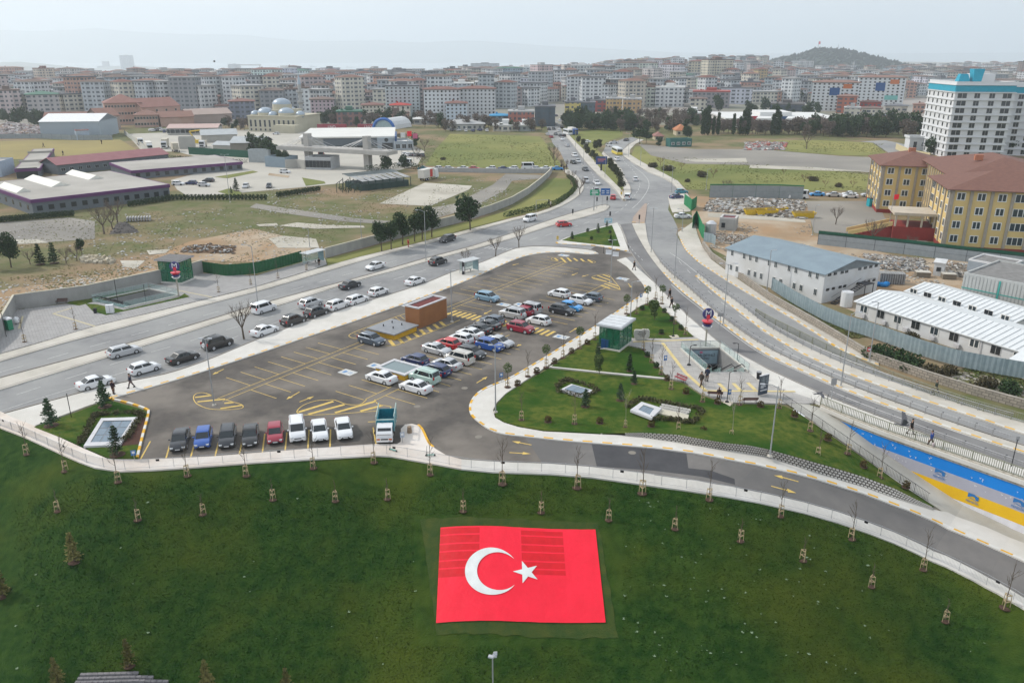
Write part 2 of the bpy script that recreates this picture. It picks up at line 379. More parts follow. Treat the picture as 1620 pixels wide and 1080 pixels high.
fL('parking_entrance_asphalt',[(946,402),(935,394),(945,388),(984,396),(1004,404),(976,412)],.018,asphalt)
lowroad=[(828,690)]+LOW_CURB+[(1790,1080)]+[(x,y-8)for x,y in FENCE_PX[::-1]if x>860 and x<1750]+[(828,742)]
drape('lower_road_asphalt',lowroad,.01,M('asphalt_low_road',(.17,.16,.152),.9,(.14,.133,.128),.5,c3=(.12,.115,.112),scale3=.1,bump=.1,bscale=30))
drape('lower_road_patch',[(936,702),(985,706),(1035,710),(1086,717),(1089,740),(1125,744),(1162,757),(1163,766),(1100,752),(1035,744),(944,737)],.022,newasph)
# ---- streets (left side)
ST_S=[(-160,700),(0,656),(125,622),(185,607),(260,592),(322,572),(405,538),(455,519),(487,508),(580,477),(620,465),(675,447),(717,430),(765,414),(810,395),(835,390.5),(860,390),(885,391),(910,393),(930,395),(942,398)]
MED_S=[(-160,662),(0,616),(42,603),(172,564),(225,547),(300,524),(375,500),(437,484),(555,446),(620,429),(680,412),(745,395),(810,377),(850,364),(885,353),(925,343),(955,334),(962,330),(964,326),(958,324)]
MED_N=[(-160,645),(0,598),(120,566),(225,537),(300,515),(350,500),(405,483),(470,465),(530,449),(600,430),(672,409),(745,390),(810,369),(845,357),(880,345),(920,333),(950,325),(958,324)]
NW_S=[(-160,615),(0,571),(100,542),(200,516),(300,488),(405,461),(505,432),(570,413),(630,396),(680,384),(730,371),(810,349),(850,340),(877,331),(900,320),(915,310),(923,300),(922,290),(912,278),(900,268),(893,255),(886,240),(875,228),(868,212)]
NW_N=[(-160,602),(0,560),(80,537),(150,516),(230,497),(320,475),(405,454),(495,427),(570,406),(655,386),(730,366),(810,345),(850,336),(880,325),(898,314),(908,302),(906,290),(900,279),(890,268)]
street=[(-160,600),(0,560)]+NW_S[1:]+[(864,196),(862,186),(882,186),(886,196),(890,210),(905,227),(925,255),(945,276),(962,290),(975,303),(984,316),(990,318),(998,306),(997,295),(990,283),(984,268),(975,258),(962,247),(954,240),(958,232),(972,225),(985,220),(1000,217),(1010,220),(994,228),(985,237),(983,245),(1000,257),(1025,272),(1048,280),(1062,288),(1072,300),(1074,306),(1060,312),(1057,332),(1065,345),(1072,360),(1070,372),(1085,395),(1110,417),(1147,442),(1180,462),(1215,482),(1290,526),(1335,556),(1400,590),(1465,616),(1540,641),(1620,665),(1780,715),(1860,850),(1720,795),(1620,757),(1460,700),(1300,622),(1215,584),(1170,558),(1135,540),(1085,497),(1035,447),(1005,420),(980,400),(942,400),(942,398)]+ST_S[::-1][1:]
fL('street_asphalt',street,.012,street_m)
RA_L=[(978,355),(984,366),(992,388),(1000,402),(1015,424),(1035,447),(1060,473),(1085,497),(1110,519),(1135,540),(1170,561),(1215,584),(1260,605),(1297,622),(1350,643),(1405,664),(1460,685),(1540,714),(1620,742),(1780,797)]
RA_R=[(1000,353),(1006,367),(1017,387),(1030,407),(1050,432),(1066,449),(1085,466),(1108,484),(1130,502),(1172,534),(1215,562),(1280,592),(1345,620),(1415,646),(1490,673),(1555,695),(1620,716),(1780,765)]
fL('slip_road_asphalt',sP(RA_L,2)+sP(RA_R,2)[::-1],.022,road_m)
DIV_R=[(1021,353),(1024,375),(1029,390),(1045,415),(1064,434),(1087,453),(1108,472),(1132,493),(1175,525),(1220,553),(1284,583),(1350,611),(1419,637),(1495,664),(1620,705),(1780,752)]
fL('slip_divider_pavement',sP(RA_R,2)+sP(DIV_R,2)[::-1],.15,walk_t,z0=0)
D2_L=[(1101,437),(1130,462),(1160,486),(1187,507),(1215,528),(1272,561),(1340,591),(1400,613),(1490,643),(1555,664),(1620,686),(1780,733)]
D2_R=[(1104,433),(1133,455),(1163,475),(1190,496),(1218,517),(1277,549),(1340,577),(1403,600),(1468,622),(1543,646),(1620,668),(1780,715)]
fL('far_divider_pavement',sP(D2_L,2)+sP(D2_R,2)[::-1],.15,walk_t,z0=0)
fL('nose_island',[(1000,352),(1002,343),(1020,322),(1024,322),(1020,353)],.15,M('brick_red_paving',(.36,.28,.23),.9),z0=0)
WC_L=[(1072,368),(1077,380),(1085,395),(1097,407),(1110,418),(1147,442),(1180,462),(1215,482),(1252,503),(1290,527),(1335,556),(1390,578)]
WC_R=[(1098,350),(1104,372),(1112,392),(1125,410),(1160,436),(1215,474),(1290,517),(1340,546),(1390,572)]
fL('site_pavement',WC_L+WC_R[::-1],.15,walk_t,z0=0)
fL('corner_pavement',[(1057,312),(1086,304),(1096,320),(1092,334),(1064,336),(1060,326)],.15,walk_t,z0=0)
fL('road_side_pavement',[(1010,220),(996,228),(986,237),(984,245),(1000,257),(1025,272),(1048,281),(1062,289),(1073,300),(1085,300),(1072,286),(1050,274),(1030,264),(1010,253),(996,244),(997,236),(1005,228),(1018,221)],.15,walk_t,z0=0)
fL('street_pavement_south',sP([(-260,728)]+ST_S,3)+sP([(947,401)]+LOT_W[::-1][1:],3)+[(140,641),(52,674),(20,681),(0,675),(-120,624),(-260,563)][:3]+[(0,674),(-100,700)],.15,walk_m,z0=0)
fL('median_pavement',sP(MED_S,2)+sP(MED_N,2)[::-1],.16,walk_t,z0=0)
fL('north_pavement',sP(NW_S[:20],2)+sP(NW_N,2)[::-1],.15,walk_t,z0=0)
fL('promenade_left',[(0,650)]+[(20,660),(52,672),(75,682),(100,694),(135,710),(172,726)]+PROM_N[1:15]+PROM_N[15:21]+[(x,y)for x,y in FENCE_PX[::-1]if-10<=x<750],.17,prom_m,z0=0)
fL('promenade_right',[(x,y)for x,y in PROM_N if x>=730]+[(x,y)for x,y in FENCE_PX[::-1]if 720<x<1050],.172,walk_m,z0=0)
drape('promenade_low',[(x,y-17)for x,y in FENCE_PX if x>1030]+[(x,y)for x,y in FENCE_PX[::-1]if x>1030],.15,walk_m,thick=.3)
fL('garden_pavement',sP(LOT_E[4:],3)+[(885,696),(935,700),(985,704),(985,688),(955,687),(900,684),(860,682),(820,675),(797,668),(783,660),(780,648),(786,636),(800,622),(830,602),(868,577),(910,552),(950,527),(980,506),(1012,484),(1034,474),(1060,497),(1098,532),(1142,552),(1200,602),(1297,640),(1297,622),(1215,584),(1135,540),(1085,497),(1035,447),(990,407),(976,411),(992,421),(1010,440),(1018,450)],.15,walk_m,z0=0)
fL('triangle_pavement',[(880,383),(895,376),(940,362),(976,352),(981,356),(990,377),(995,397),(975,394),(940,388),(890,386)],.15,walk_m,z0=0)
fL('triangle_lawn',[(889,380),(905,373),(940,363),(968,356),(974,370),(981,390),(950,387),(905,382)],.19,gard_m,z0=0)
drape('ramp_paving',[(1205,632),(1238,635),(1300,678),(1365,722),(1420,762),(1478,800),(1500,815),(1482,826),(1540,852),(1590,874),(1720,935),(1830,990),(1860,850),(1720,840),(1620,822),(1540,775),(1460,730),(1400,702),(1345,672),(1298,640),(1290,625)],.13,M('ramp_concrete',(.46,.445,.40),.9,(.40,.385,.345),.4,c3=(.34,.325,.285),scale3=.15,detail=8))
LPW_T=[(950,687),(985,690),(1017,693),(1060,699),(1097,706),(1150,713),(1185,718),(1215,724),(1265,740),(1315,756),(1365,771),(1415,788),(1478,808),(1500,812),(1560,835),(1640,868),(1840,960)]
drape('lower_pavement',[(x,y-2)for x,y in LPW_T if x>984]+[(x,y)for x,y in LOW_CURB[::-1]if x>984],.15,walk_m,thick=.3)
plaza_m=brickmat('plaza_stone',(.44,.42,.40),(.34,.325,.31),(.26,.25,.235),1.6,.22,R(8),.03)
fL('plaza_paving',[(975,528),(1000,533),(1060,534),(1100,533),(1142,553),(1200,603),(1290,632),(1297,637),(1238,638),(1150,636),(1110,622),(1082,603),(1058,598),(1030,566),(1015,550),(990,545),(960,540)],.165,plaza_m,z0=0)
pav_m=brickmat('left_plaza_pavers',(.36,.35,.345),(.30,.29,.285),(.22,.215,.21),.9,.35,R(-34),.05)
fL('left_plaza_paving',[(-60,575),(0,559),(80,536),(150,515),(230,496),(320,474),(405,453),(495,426),(517,418),(514,408),(487,412),(405,436),(321,432),(318,432),(265,447),(140,476),(26,490),(3,530),(-20,552)],.13,pav_m,z0=0)
fL('garden_lawn_north',[(980,508),(1012,486),(1034,476),(1060,499),(1096,531),(1060,535),(1000,534),(984,529)],.21,gard_m,z0=0)
fL('garden_lawn_middle',[(947,530),(978,537),(993,547),(1015,552),(1030,568),(1056,597),(960,588),(872,579),(910,556)],.21,gard_m,z0=0)
fL('garden_path',[(868,580),(960,590),(1054,599),(1052,596),(960,586),(874,577)],.19,walk_m,z0=0)
gl=[(868,583),(960,592),(1054,601),(1080,606),(1108,625),(1150,639),(1236,641)]
gb=[(950,685),(985,688),(955,685),(900,682),(860,680),(820,673),(800,667),(785,659),(782,648),(788,637),(802,622),(832,603)]
fL('garden_lawn_main',gl+[(1190,660),(1100,672),(1000,682)]+[(950,685),(900,682),(860,680),(820,673),(800,667),(785,659),(782,648),(788,637),(802,622),(832,603)],.21,gard_m,z0=0)
REV_T=[(950,685,0.),(985,685,.35),(1017,684,.6),(1072,687,.9),(1110,694,1.0),(1147,700,1.05),(1185,704,1.05),(1215,710,1.05),(1265,724,1.05),(1315,738,1.0),(1365,753,.9),(1415,772,.7),(1450,790,.4),(1476,802,.1)]
RAIL_PX=[(1238,636),(1262,652),(1300,678),(1340,706),(1380,734),(1420,762),(1450,782),(1478,801)]
RAIL=[GL(x,y,.05)for x,y in RAIL_PX]
REVT=[GL(x,y,h+.1)for x,y,h in REV_T]
TOPL=[G(950,684,.2),G(1000,681,.2),G(1050,677,.2),G(1100,671,.2),G(1145,666,.2),G(1190,659,.2),G(1236,640,.2)]+RAIL[1:]
vs=[];fs=[];nn=14;rows=6
def along(P,t):
 t=t*(len(P)-1);i=min(int(t),len(P)-2);return P[i].lerp(P[i+1],t-i)
cols=40
for i in range(cols+1):
 a=along(TOPL,i/cols);b=along(REVT,i/cols)
 for j in range(rows+1):p=a.lerp(b,j/rows);vs.append((p.x,p.y,p.z))
for i in range(cols):
 for j in range(rows):k=i*(rows+1)+j;fs.append((k,k+1,k+rows+2,k+rows+1))
struct(pydata('garden_bank',vs,fs,gard_m,smooth=True))
REV_B=[(950,687),(985,689),(1017,692),(1072,700),(1110,706),(1147,712),(1185,718),(1215,723),(1265,739),(1315,755),(1365,770),(1415,788),(1450,799),(1478,808)]
REVB=[GL(x,y,.12)for x,y in REV_B]
blk=M('block_grey',(.50,.48,.45),.9,(.42,.40,.37),1.5)
t_=empty('block_wall',REVB[6],0,'grey stepped retaining wall of open concrete blocks along the lower pavement','retaining wall')
mb=MB();back=MB()
for i in range(5,59):
 a,b,c,d=along(REVB,i/60),along(REVB,(i+1)/60),along(REVT,(i+1)/60),along(REVT,i/60)
 dn=Vector((0,0,.12));back.add([a-dn,b-dn,c-dn,d-dn],[(0,1,2,3)])
NB=110
for r in range(4):
 for i in range(NB):
  u0=(i+(.5 if r%2 else 0))/NB;u1=u0+.66/NB
  if u1>1:continue
  v0,v1=(r+.12)/4,(r+.68)/4
  B0,B1,T0,T1=along(REVB,u0),along(REVB,u1),along(REVT,u0),along(REVT,u1)
  if(T0-B0).length<.35:continue
  q=[B0.lerp(T0,v0),B1.lerp(T1,v0),B1.lerp(T1,v1),B0.lerp(T0,v1)]
  up=Vector((.0,-.10,.12));mb.add([p-up for p in q]+[p+up*.6 for p in q],[(4,5,6,7),(0,1,5,4),(1,2,6,5),(2,3,7,6),(3,0,4,7)])
for o,nm,mt in((mb,'blocks',blk),(back,'backing',M('soil_dark',(.09,.08,.07),.95))):
 ob=o.build(nm,mt,t_);ob.data.transform(Matrix.Translation(-t_.location))
fL('west_garden_lawn',[(54,675),(120,652),(172,632),(231,649),(234,658),(226,692),(217,725),(172,724),(110,697)],.21,gard_m,z0=0)
# ---- other land
fL('green_field',[(672,262),(690,235),(712,212),(800,214),(855,216),(870,235),(888,262),(882,268),(780,266)],.05,field_m)
fL('verge_left',[(560,398),(640,376),(727,354),(800,334),(842,310),(866,287),(876,281),(902,284),(906,295),(897,312),(878,324),(846,335),(800,346),(727,365),(655,385),(560,408),(519,420),(517,410)],.05,field_m)
fL('median_green',[(899,212),(960,200),(985,208),(985,216),(960,224),(945,236),(955,248),(972,262),(982,280),(988,296),(984,302),(970,290),(950,268),(930,245),(912,226)],.06,field_m)
fL('median_walk_left',[(890,210),(905,227),(925,255),(945,276),(962,290),(975,303),(984,316),(987,314),(986,303),(972,289),(950,267),(932,245),(912,226),(897,210)],.15,walk_t,z0=0)
fL('median_walk_right',[(998,306),(997,295),(990,283),(984,268),(975,258),(962,247),(954,240),(952,243),(958,250),(974,264),(982,280),(987,300),(987,314),(990,318)],.15,walk_t,z0=0)
fL('right_field_near',[(998,247),(1010,253),(1050,274),(1074,288),(1088,300),(1130,300),(1300,302),(1390,300),(1400,280),(1300,268),(1180,262),(1080,250),(1030,232),(1005,232)],.05,field_m)
fL('bare_lot',[(1010,228),(1100,236),(1200,236),(1330,247),(1404,250),(1404,275),(1390,274),(1300,267),(1180,261),(1085,259),(1030,246)],.07,grav_m)
fL('bare_lot_slab',[(1080,252),(1180,250),(1182,257),(1100,256)],.09,conc_m)
fL('bare_lot_slab_long',[(1187,261),(1290,265),(1380,272),(1300,270),(1185,266)],.09,conc_m)
fL('right_field_far',[(1200,236),(1220,222),(1300,222),(1380,226),(1408,247),(1330,246)],.09,field_m)
fL('estate_road',[(1360,224),(1382,226),(1418,250),(1440,252),(1440,230),(1400,222)],.06,street_m)
fL('school_yard',[(1275,318),(1388,318),(1400,345),(1500,400),(1340,378),(1288,368),(1280,340)],.05,grav_m)
fL('site_yard',[(1092,310),(1280,318),(1285,372),(1420,405),(1620,420),(1620,560),(1420,520),(1215,440),(1110,385),(1095,345)],.03,soil_m)
fL('site_track',[(1120,337),(1270,343),(1275,352),(1180,346),(1120,343)],.06,conc_m)
fL('dry_sports_field',[(0,252),(0,224),(60,222),(190,221),(215,236),(228,252),(180,245),(90,252)],.05,dry_m)
fL('depot_yard',[(200,212),(400,205),(620,212),(672,240),(660,262),(560,288),(470,297),(300,312),(280,300),(270,285),(360,262),(280,240),(225,240)],.04,yard_m)
fL('concrete_pad',[(600,322),(672,289),(747,294),(742,300),(680,326)],.07,conc_m)
fL('soil_track',[(672,331),(720,322),(780,292),(800,275),(855,277),(862,282),(810,286),(800,300),(745,330),(690,345)],.05,grav_m)
fL('site_path',[(405,322),(470,332),(560,345),(620,350),(600,354),(540,350),(440,336),(395,328)],.06,grav_m)
fL('gravel_patch',[(-80,372),(0,352),(110,344),(150,350),(150,378),(60,384),(-80,392)],.05,grav_m)
fL('slab_white_a',[(20,379),(60,379),(77,384),(30,386)],.07,conc_m)
for i,p in enumerate([[(425,377),(450,373),(500,378),(505,392),(440,392)],[(440,357),(470,352),(520,356),(575,357),(577,360),(500,362)],[(232,396),(270,394),(262,400),(236,403)],[(190,412),(230,412),(215,425),(195,422)],[(405,355),(438,353),(440,357),(410,358)]]):
 fL('broken_slab',p,.08+i*.004,conc_m)
fL('west_soil',[(-200,560),(-30,540),(0,528),(24,488),(140,458),(262,430),(262,415),(322,412),(405,415),(487,398),(500,385),(400,362),(300,382),(180,430),(60,450),(-150,480)],.04,soil_m)
# ================================================================ KERBS, MARKINGS
BLK=[1,1,0,0]
def kerb(name,px,wd=.27,h=.17,step=.55,pat=BLK,mats=(kerb_w,kerb_y),side=0.,low=False,n=3):
 pts=(LL if low else LG)(sP(px,n));return strip(name,pts,wd,-.01 if not low else-.1,h,list(mats),step=step,pattern=pat,side=side,base=zl if low else None)
kerb('street_pavement_kerb',LOT_W)
kerb('lot_east_kerb',LOT_E[3:])
kerb('lower_road_kerb',LOW_CURB,low=True)
kerb('slip_road_kerb',RA_R[4:],side=0)
kerb('far_divider_kerb',D2_L)
kerb('site_kerb',WC_L[1:])
kerb('triangle_kerb',[(880,384),(890,386.5),(940,389),(975,395),(995,398)])
kerb('west_garden_kerb',[(172,631),(205,639),(231,648),(235,655),(226,690),(217,727)],h=.23)
kerb('island_kerb',[(1000,352),(1008,353),(1020,353)])
kerb('promenade_kerb',[(663,673),(670,681),(680,702),(690,710)],h=.19,pat=[1],side=-.1)
for nm,px in(('median_kerb',MED_S),('median_kerb',MED_N),('north_kerb',NW_S[:19]),('street_kerb',ST_S),('slip_road_kerb_grey',RA_L),('divider_kerb_grey',DIV_R[2:]),('triangle_kerb_grey',[(981,356),(990,377),(995,397)]),('junction_kerb_grey',[(1072,300),(1062,289),(1048,281),(1025,272),(1000,257),(984,245),(986,237),(996,228),(1010,220)]),('median_kerb',[(890,210),(905,227),(925,255),(945,276),(962,290),(975,303),(984,316),(990,318),(998,306),(997,295),(990,283),(975,258),(954,240)])):
 kerb(nm,px,wd=.22,h=.155 if nm!='median_kerb' else .165,step=None,mats=(kerb_g,),pat=[0])
def paint(name,segs,mat,z=.034,low=False):
 mb=MB()
 for a,b,wd in segs:
  d=(b-a);d.z=0
  if d.length<.01:continue
  d.normalize();n=Vector((-d.y,d.x,0))*wd/2
  f=(lambda p:zl(p.x,p.y))if low else(lambda p:0.)
  mb.add([(p.x,p.y,f(p)+z)for p in(a-n,b-n,b+n,a+n)],[(0,1,2,3)])
 return struct(mb.build(name,mat))
def pS(px,wd,low=False,n=3,close=False,raw=False):
 if close:px=list(px)+[px[0]]
 P=(LL if low else LG)(px if raw else sP(px,n));return[(a,b,wd)for a,b in zip(P,P[1:])]
def dash(px,L,gap,wd,n=3,start=0.):
 P=rS(LG(sP(px,n)),.25);out=[];k=int(start/.25)
 while k+int(L/.25)<len(P):out.append((P[k],P[k+int(L/.25)],wd));k+=int((L+gap)/.25)
 return out
def rot2(v,a):return Vector((v.x*math.cos(a)-v.y*math.sin(a),v.x*math.sin(a)+v.y*math.cos(a),0))
AX=Vector((math.cos(R(56.2)),math.sin(R(56.2)),0));SL=Vector((AX.y,-AX.x,0)) # along the row, across it
S0=2.356
segs=[]
def row(pL,pR,tL,tR,segA,inL,inR,sL=True,sR=True,len_=4.95,wd=.10):
 """double centre line through pL and pR; bays outwards; tL/tR reference points of a bay line; ranges along the axis"""
 for(a,b)in segA:
  if b-a>.5:pass
 o=G(*pL);oR=G(*pR);cL=SL.dot(o);cR=SL.dot(oR)
 for a,b in segA:
  for c in(cL,cR):segs.append((AX*a+SL*c,AX*b+SL*c,wd))
 for ref,c,sgn,rng,on in((tL,cL,-1,inL,sL),(tR,cR,1,inR,sR)):
  if not on:continue
  t0=AX.dot(G(*ref))
  for a,b in rng:
   k=math.ceil((a-t0)/S0)
   while t0+k*S0<=b:
    t=t0+k*S0;segs.append((AX*t+SL*c,AX*t+SL*(c+sgn*len_),wd));k+=1
def T(px,py):return AX.dot(G(px,py))
def Cc(px,py):return SL.dot(G(px,py))
row((522,560),(537,560),(557,545),(511,562),[(T(352,634),T(572,543)),(T(707,488),T(893,414))],
 [(T(322,600),T(557,545.5)),(T(738,469),T(872,407))],[(T(370,625),T(611,556)),(T(720,502),T(915,424))])
row((600,621),(613,624),(577,633),(610,626),[(T(580,632),T(620,612)),(T(664,586),T(785,525)),(T(868,492),T(958,450))],
 [(T(578,634),T(603,600)),(T(663,560),T(778,526)),(T(862,482),T(925,442))],[(T(610,627),T(800,540)),(T(868,513),T(975,470))])
paint('bay_lines',segs,paint_y)
fr=[]
for a,b in(((222,727),(238,698)),((262,727),(269,703)),((301,726),(308,700)),((340,723),(348,690)),((378,721),(385,690)),((415,717),(419,686)),((451,714),(454,684)),((487,711),(489,680)),((522,708),(523,679)),((595,703),(590,676)),((582,667.5),(602,666.5))):fr.append((G(*a),G(*b),.16))
paint('front_bay_lines',fr,paint_y,.036)
h=[]
def Z1(x,y,s=4.,ox=0,oy=560):return(x/s+ox,y/s+oy)
h+=pS([Z1(*p)for p in[(1430,290),(1480,305),(1532,322),(1530,343),(1440,352),(1330,348),(1262,325),(1232,300),(1225,270),(1245,250),(1290,246),(1340,262)]],.12)
for a,b in(((1235,275),(1340,262)),((1250,303),(1425,285)),((1395,345),(1530,325)),((1420,312),(1480,306))):h.append((G(*Z1(*a)),G(*Z1(*b)),.38))
h+=pS([(580,632),(569,640),(548,639.5),(530,633),(518,633),(500,634),(480,641),(470,650),(473,654.5),(485,656.5),(530,655),(585,651),(610,649),(617.5,646),(617,643),(600,640),(594,635),(593,632)],.12)
for a,b in(((270,368),(490,300)),((330,382),(560,320)),((500,372),(755,300)),((660,362),(800,325))):h.append((G(*Z1(a[0],a[1],4,405)),G(*Z1(b[0],b[1],4,405)),.45))
def Z7(x,y):return(x/4+810,y/4+330)
h+=pS([Z7(*p)for p in[(600,465),(540,452),(508,440),(512,430),(560,418),(610,420),(640,450),(685,515),(600,505),(565,490)]],.12)
for a,b in(((512,438),(600,463)),((540,424),(625,455)),((575,418),(625,436)),((565,485),(620,505)),((585,475),(680,510)),((605,468),(672,492))):h.append((G(*Z7(*a)),G(*Z7(*b)),.38))
for a,b in(((270,315),(290,330)),((310,312),(340,340)),((350,312),(375,335)),((390,315),(415,332)),((435,318),(455,335)),((480,325),(510,342))):h.append((G(*Z7(*a)),G(*Z7(*b)),.45))
h+=pS([Z7(*p)for p in[(340,342),(290,335),(250,322),(262,312),(330,308)]],.1);h+=pS([Z7(*p)for p in[(455,336),(515,345),(525,335),(480,322)]],.1)
def Z6(x,y):return(x/4+405,y/4+330)
h+=pS([Z6(*p)for p in[(945,665),(800,715),(640,775),(590,800),(600,815),(650,825)]],.12)
h+=pS([Z6(*p)for p in[(820,868),(880,866),(930,850),(1060,800),(1180,752),(1290,705)]],.14)
for i in range(11):a=Z6(620+i*29,792-i*11.5);b=Z6(700+i*24,815-i*11.5);h.append((G(*a),G(*b),.09))
for a,b in(((845,832),(875,870)),((905,825),(930,853)),((955,808),(975,830)),((1000,788),(1025,810)),((1040,768),(1068,795)),((1085,750),(1113,778)),((1125,732),(1155,758)),((1165,716),(1193,741))):h.append((G(*Z6(*a)),G(*Z6(*b)),.55))
ca,cb=T(740,500),Cc(709,497);cend=Cc(866,533);k=cb
while k<cend:
 h.append((AX*(ca-1.3)+SL*k,AX*(ca+1.3)+SL*k,.52));k+=1.02
paint('yellow_hatching',h,paint_y,.038)
def arrow(a,b,low=False,hl=.9,hw=.62,wd=.16):
 a=(GL if low else G)(*a);b=(GL if low else G)(*b);d=b-a;d.z=0;L=d.length;d.normalize();n=Vector((-d.y,d.x,0))
 m=b-d*hl;pts=[a-n*wd/2,m-n*wd/2,m-n*hw/2,b,m+n*hw/2,m+n*wd/2,a+n*wd/2]
 f=(lambda p:zl(p.x,p.y))if low else(lambda p:0.)
 return[(p.x,p.y,f(p)+.044)for p in pts]
mb=MB()
for a,b,lw in[((474,620),(453,632),0),((474,636),(497,627),0),((354,584),(336,593),0),((778,491),(765,497.5),0),((783,501),(797,494.5),0),((901,526),(914,518.5),0),((914,432),(904,436),0),((931,435),(920,438),0),((994,449),(999,455),0),((754,606),(771,596),0),((821,417),(810,420),0),((841,704),(810,698),1),((806,716),(840,718),1),((1263,762),(1224,752),1),((1220,769),(1260,780),1),((838,512),(829,516),0),((824,545),(817,548),0)]:
 q=arrow(a,b,lw);mb.add(q,[(0,1,5,6),(1,5,4,3,2)][:1]+[(2,3,4)])
struct(mb.build('yellow_arrows',paint_y))
wl=[]
wl+=pS([(x,y+2.2)for x,y in MED_S[1:12]],.13)
wl+=dash([(-60,651),(0,633),(65,612),(147,586),(226,561),(299,540),(385,514),(450,494),(514,475),(599,449),(660,431),(720,413),(800,389)],3.1,3.3,.13)
wl+=pS([(0,651),(60,631),(120,613)],.11)+dash([(120,613),(205,586),(262,571),(305,556),(405,522),(420,504.5),(520,473),(600,455)][:5]+[(480,494)],2.5,2.0,.11)
wl+=dash([(0,589),(65,571),(134,551),(204,532),(265,515),(324,499),(382,482),(427,469),(471,456),(515,444),(570,428),(625,413),(692,395),(780,371),(850,352)],3.1,3.3,.13)
wl+=dash([(600,409),(680,388),(740,372),(800,357),(860,341),(900,330),(940,316)],2.0,3.0,.11)
wl+=dash([(890,300),(925,300),(940,280),(920,260),(900,235),(885,212)],2.5,3.5,.14)
wl+=dash([(985,245),(987,255),(1000,268),(1010,283),(1012,294),(1005,308),(990,325),(972,338),(930,352),(880,368),(830,382)],3,3,.14)
wl+=pS([(1000,262),(1017,275),(1026,287),(1025,300),(1013,318),(1000,330)],.14)
wl+=pS([(1026,322),(1005,350)],.14);wl+=pS([(x+3,y+1)for x,y in[(1062,402),(1080,415),(1100,431),(1120,446)]],.13)
wl+=pS([(x-4,y+1)for x,y in RA_R[5:]],.13)
wl+=dash([(1060,400),(1066,404),(1090,430),(1120,460),(1150,485),(1200,520),(1260,560)],2.5,5,.1)
wl+=dash([(985,372),(1000,395),(1020,415)],1.5,1.5,.1)
for i in range(7):a=(766+i*7,387+i*.6);wl.append((G(a[0],a[1]+6),G(a[0]+9,a[1]+3.4),.3))
paint('white_lane_lines',wl,paint_w,.036)
pic=MG('pictogram_blue',(.12,.25,.45),.8)
for i,(px,py)in enumerate([(550,589),(595,579),(797,482),(824,482),(888,533),(985,441),(892,404),(638,482)]):
 c=G(px,py);a,b=(1.6,1.15)
 q=[c-AX*a*.5-SL*b,c+AX*a*.5-SL*b,c+AX*a*.5+SL*b,c-AX*a*.5+SL*b]
 mb=MB();mb.add([(p.x,p.y,.030)for p in q],[(3,2,1,0)])
 q2=[c-AX*.4-SL*.75,c+AX*.4-SL*.75,c+AX*.3-SL*.1,c-AX*.45-SL*.2];mb.add([(p.x,p.y,.040)for p in q2],[(3,2,1,0)],1)
 for u in(.25,.6):q3=[c-AX*.3+SL*u,c+AX*.35+SL*u,c+AX*.35+SL*(u+.14),c-AX*.3+SL*(u+.14)];mb.add([(p.x,p.y,.040)for p in q3],[(3,2,1,0)],1)
 struct(mb.build('painted_panel',[paint_w,pic]))
for i,(px,py,lw)in enumerate([(1000,716,1),(735,614,0),(757,691,0),(660,643,0)]):
 c=(GL if lw else G)(px,py);mb=MB();mb.prism([(c.x+.42*math.cos(t*math.pi/8),c.y+.42*math.sin(t*math.pi/8))for t in range(16)],c.z-.02,c.z+.034)
 tag(mb.build('manhole_cover',M('iron_cover',(.22,.2,.17),.7)),['round pale manhole cover in the dark patch of the lower road','round manhole cover by the bend of the garden pavement','round manhole cover at the mouth of the lower road','round manhole cover behind the dropside truck'][i],'manhole cover')
tact=M('tactile_yellow',(.62,.50,.24),.85);tp=[]
for a,b,wd in(((1048,542),(1085,590),.5),((1085,590),(1117,618),.5),((1112,618),(1258,619),.4),((985,541),(1105,537),.4),((1137,606),(1148,617),.5),((1160,606),(1171,617),.5),((1183,605),(1195,617),.5)):tp.append((G(*a,.17),G(*b,.17),wd))
paint('tactile_paving',tp,tact,.185)
tp=[]
for a,b in(((84,496),(150,516)),((280,459),(335,470)),((36,500),(30,520)),((84,496),(115,487))):tp.append((G(*a,.13),G(*b,.13),.35))
paint('tactile_paving_left',tp,M('tactile_pale',(.50,.44,.30),.85),.15)
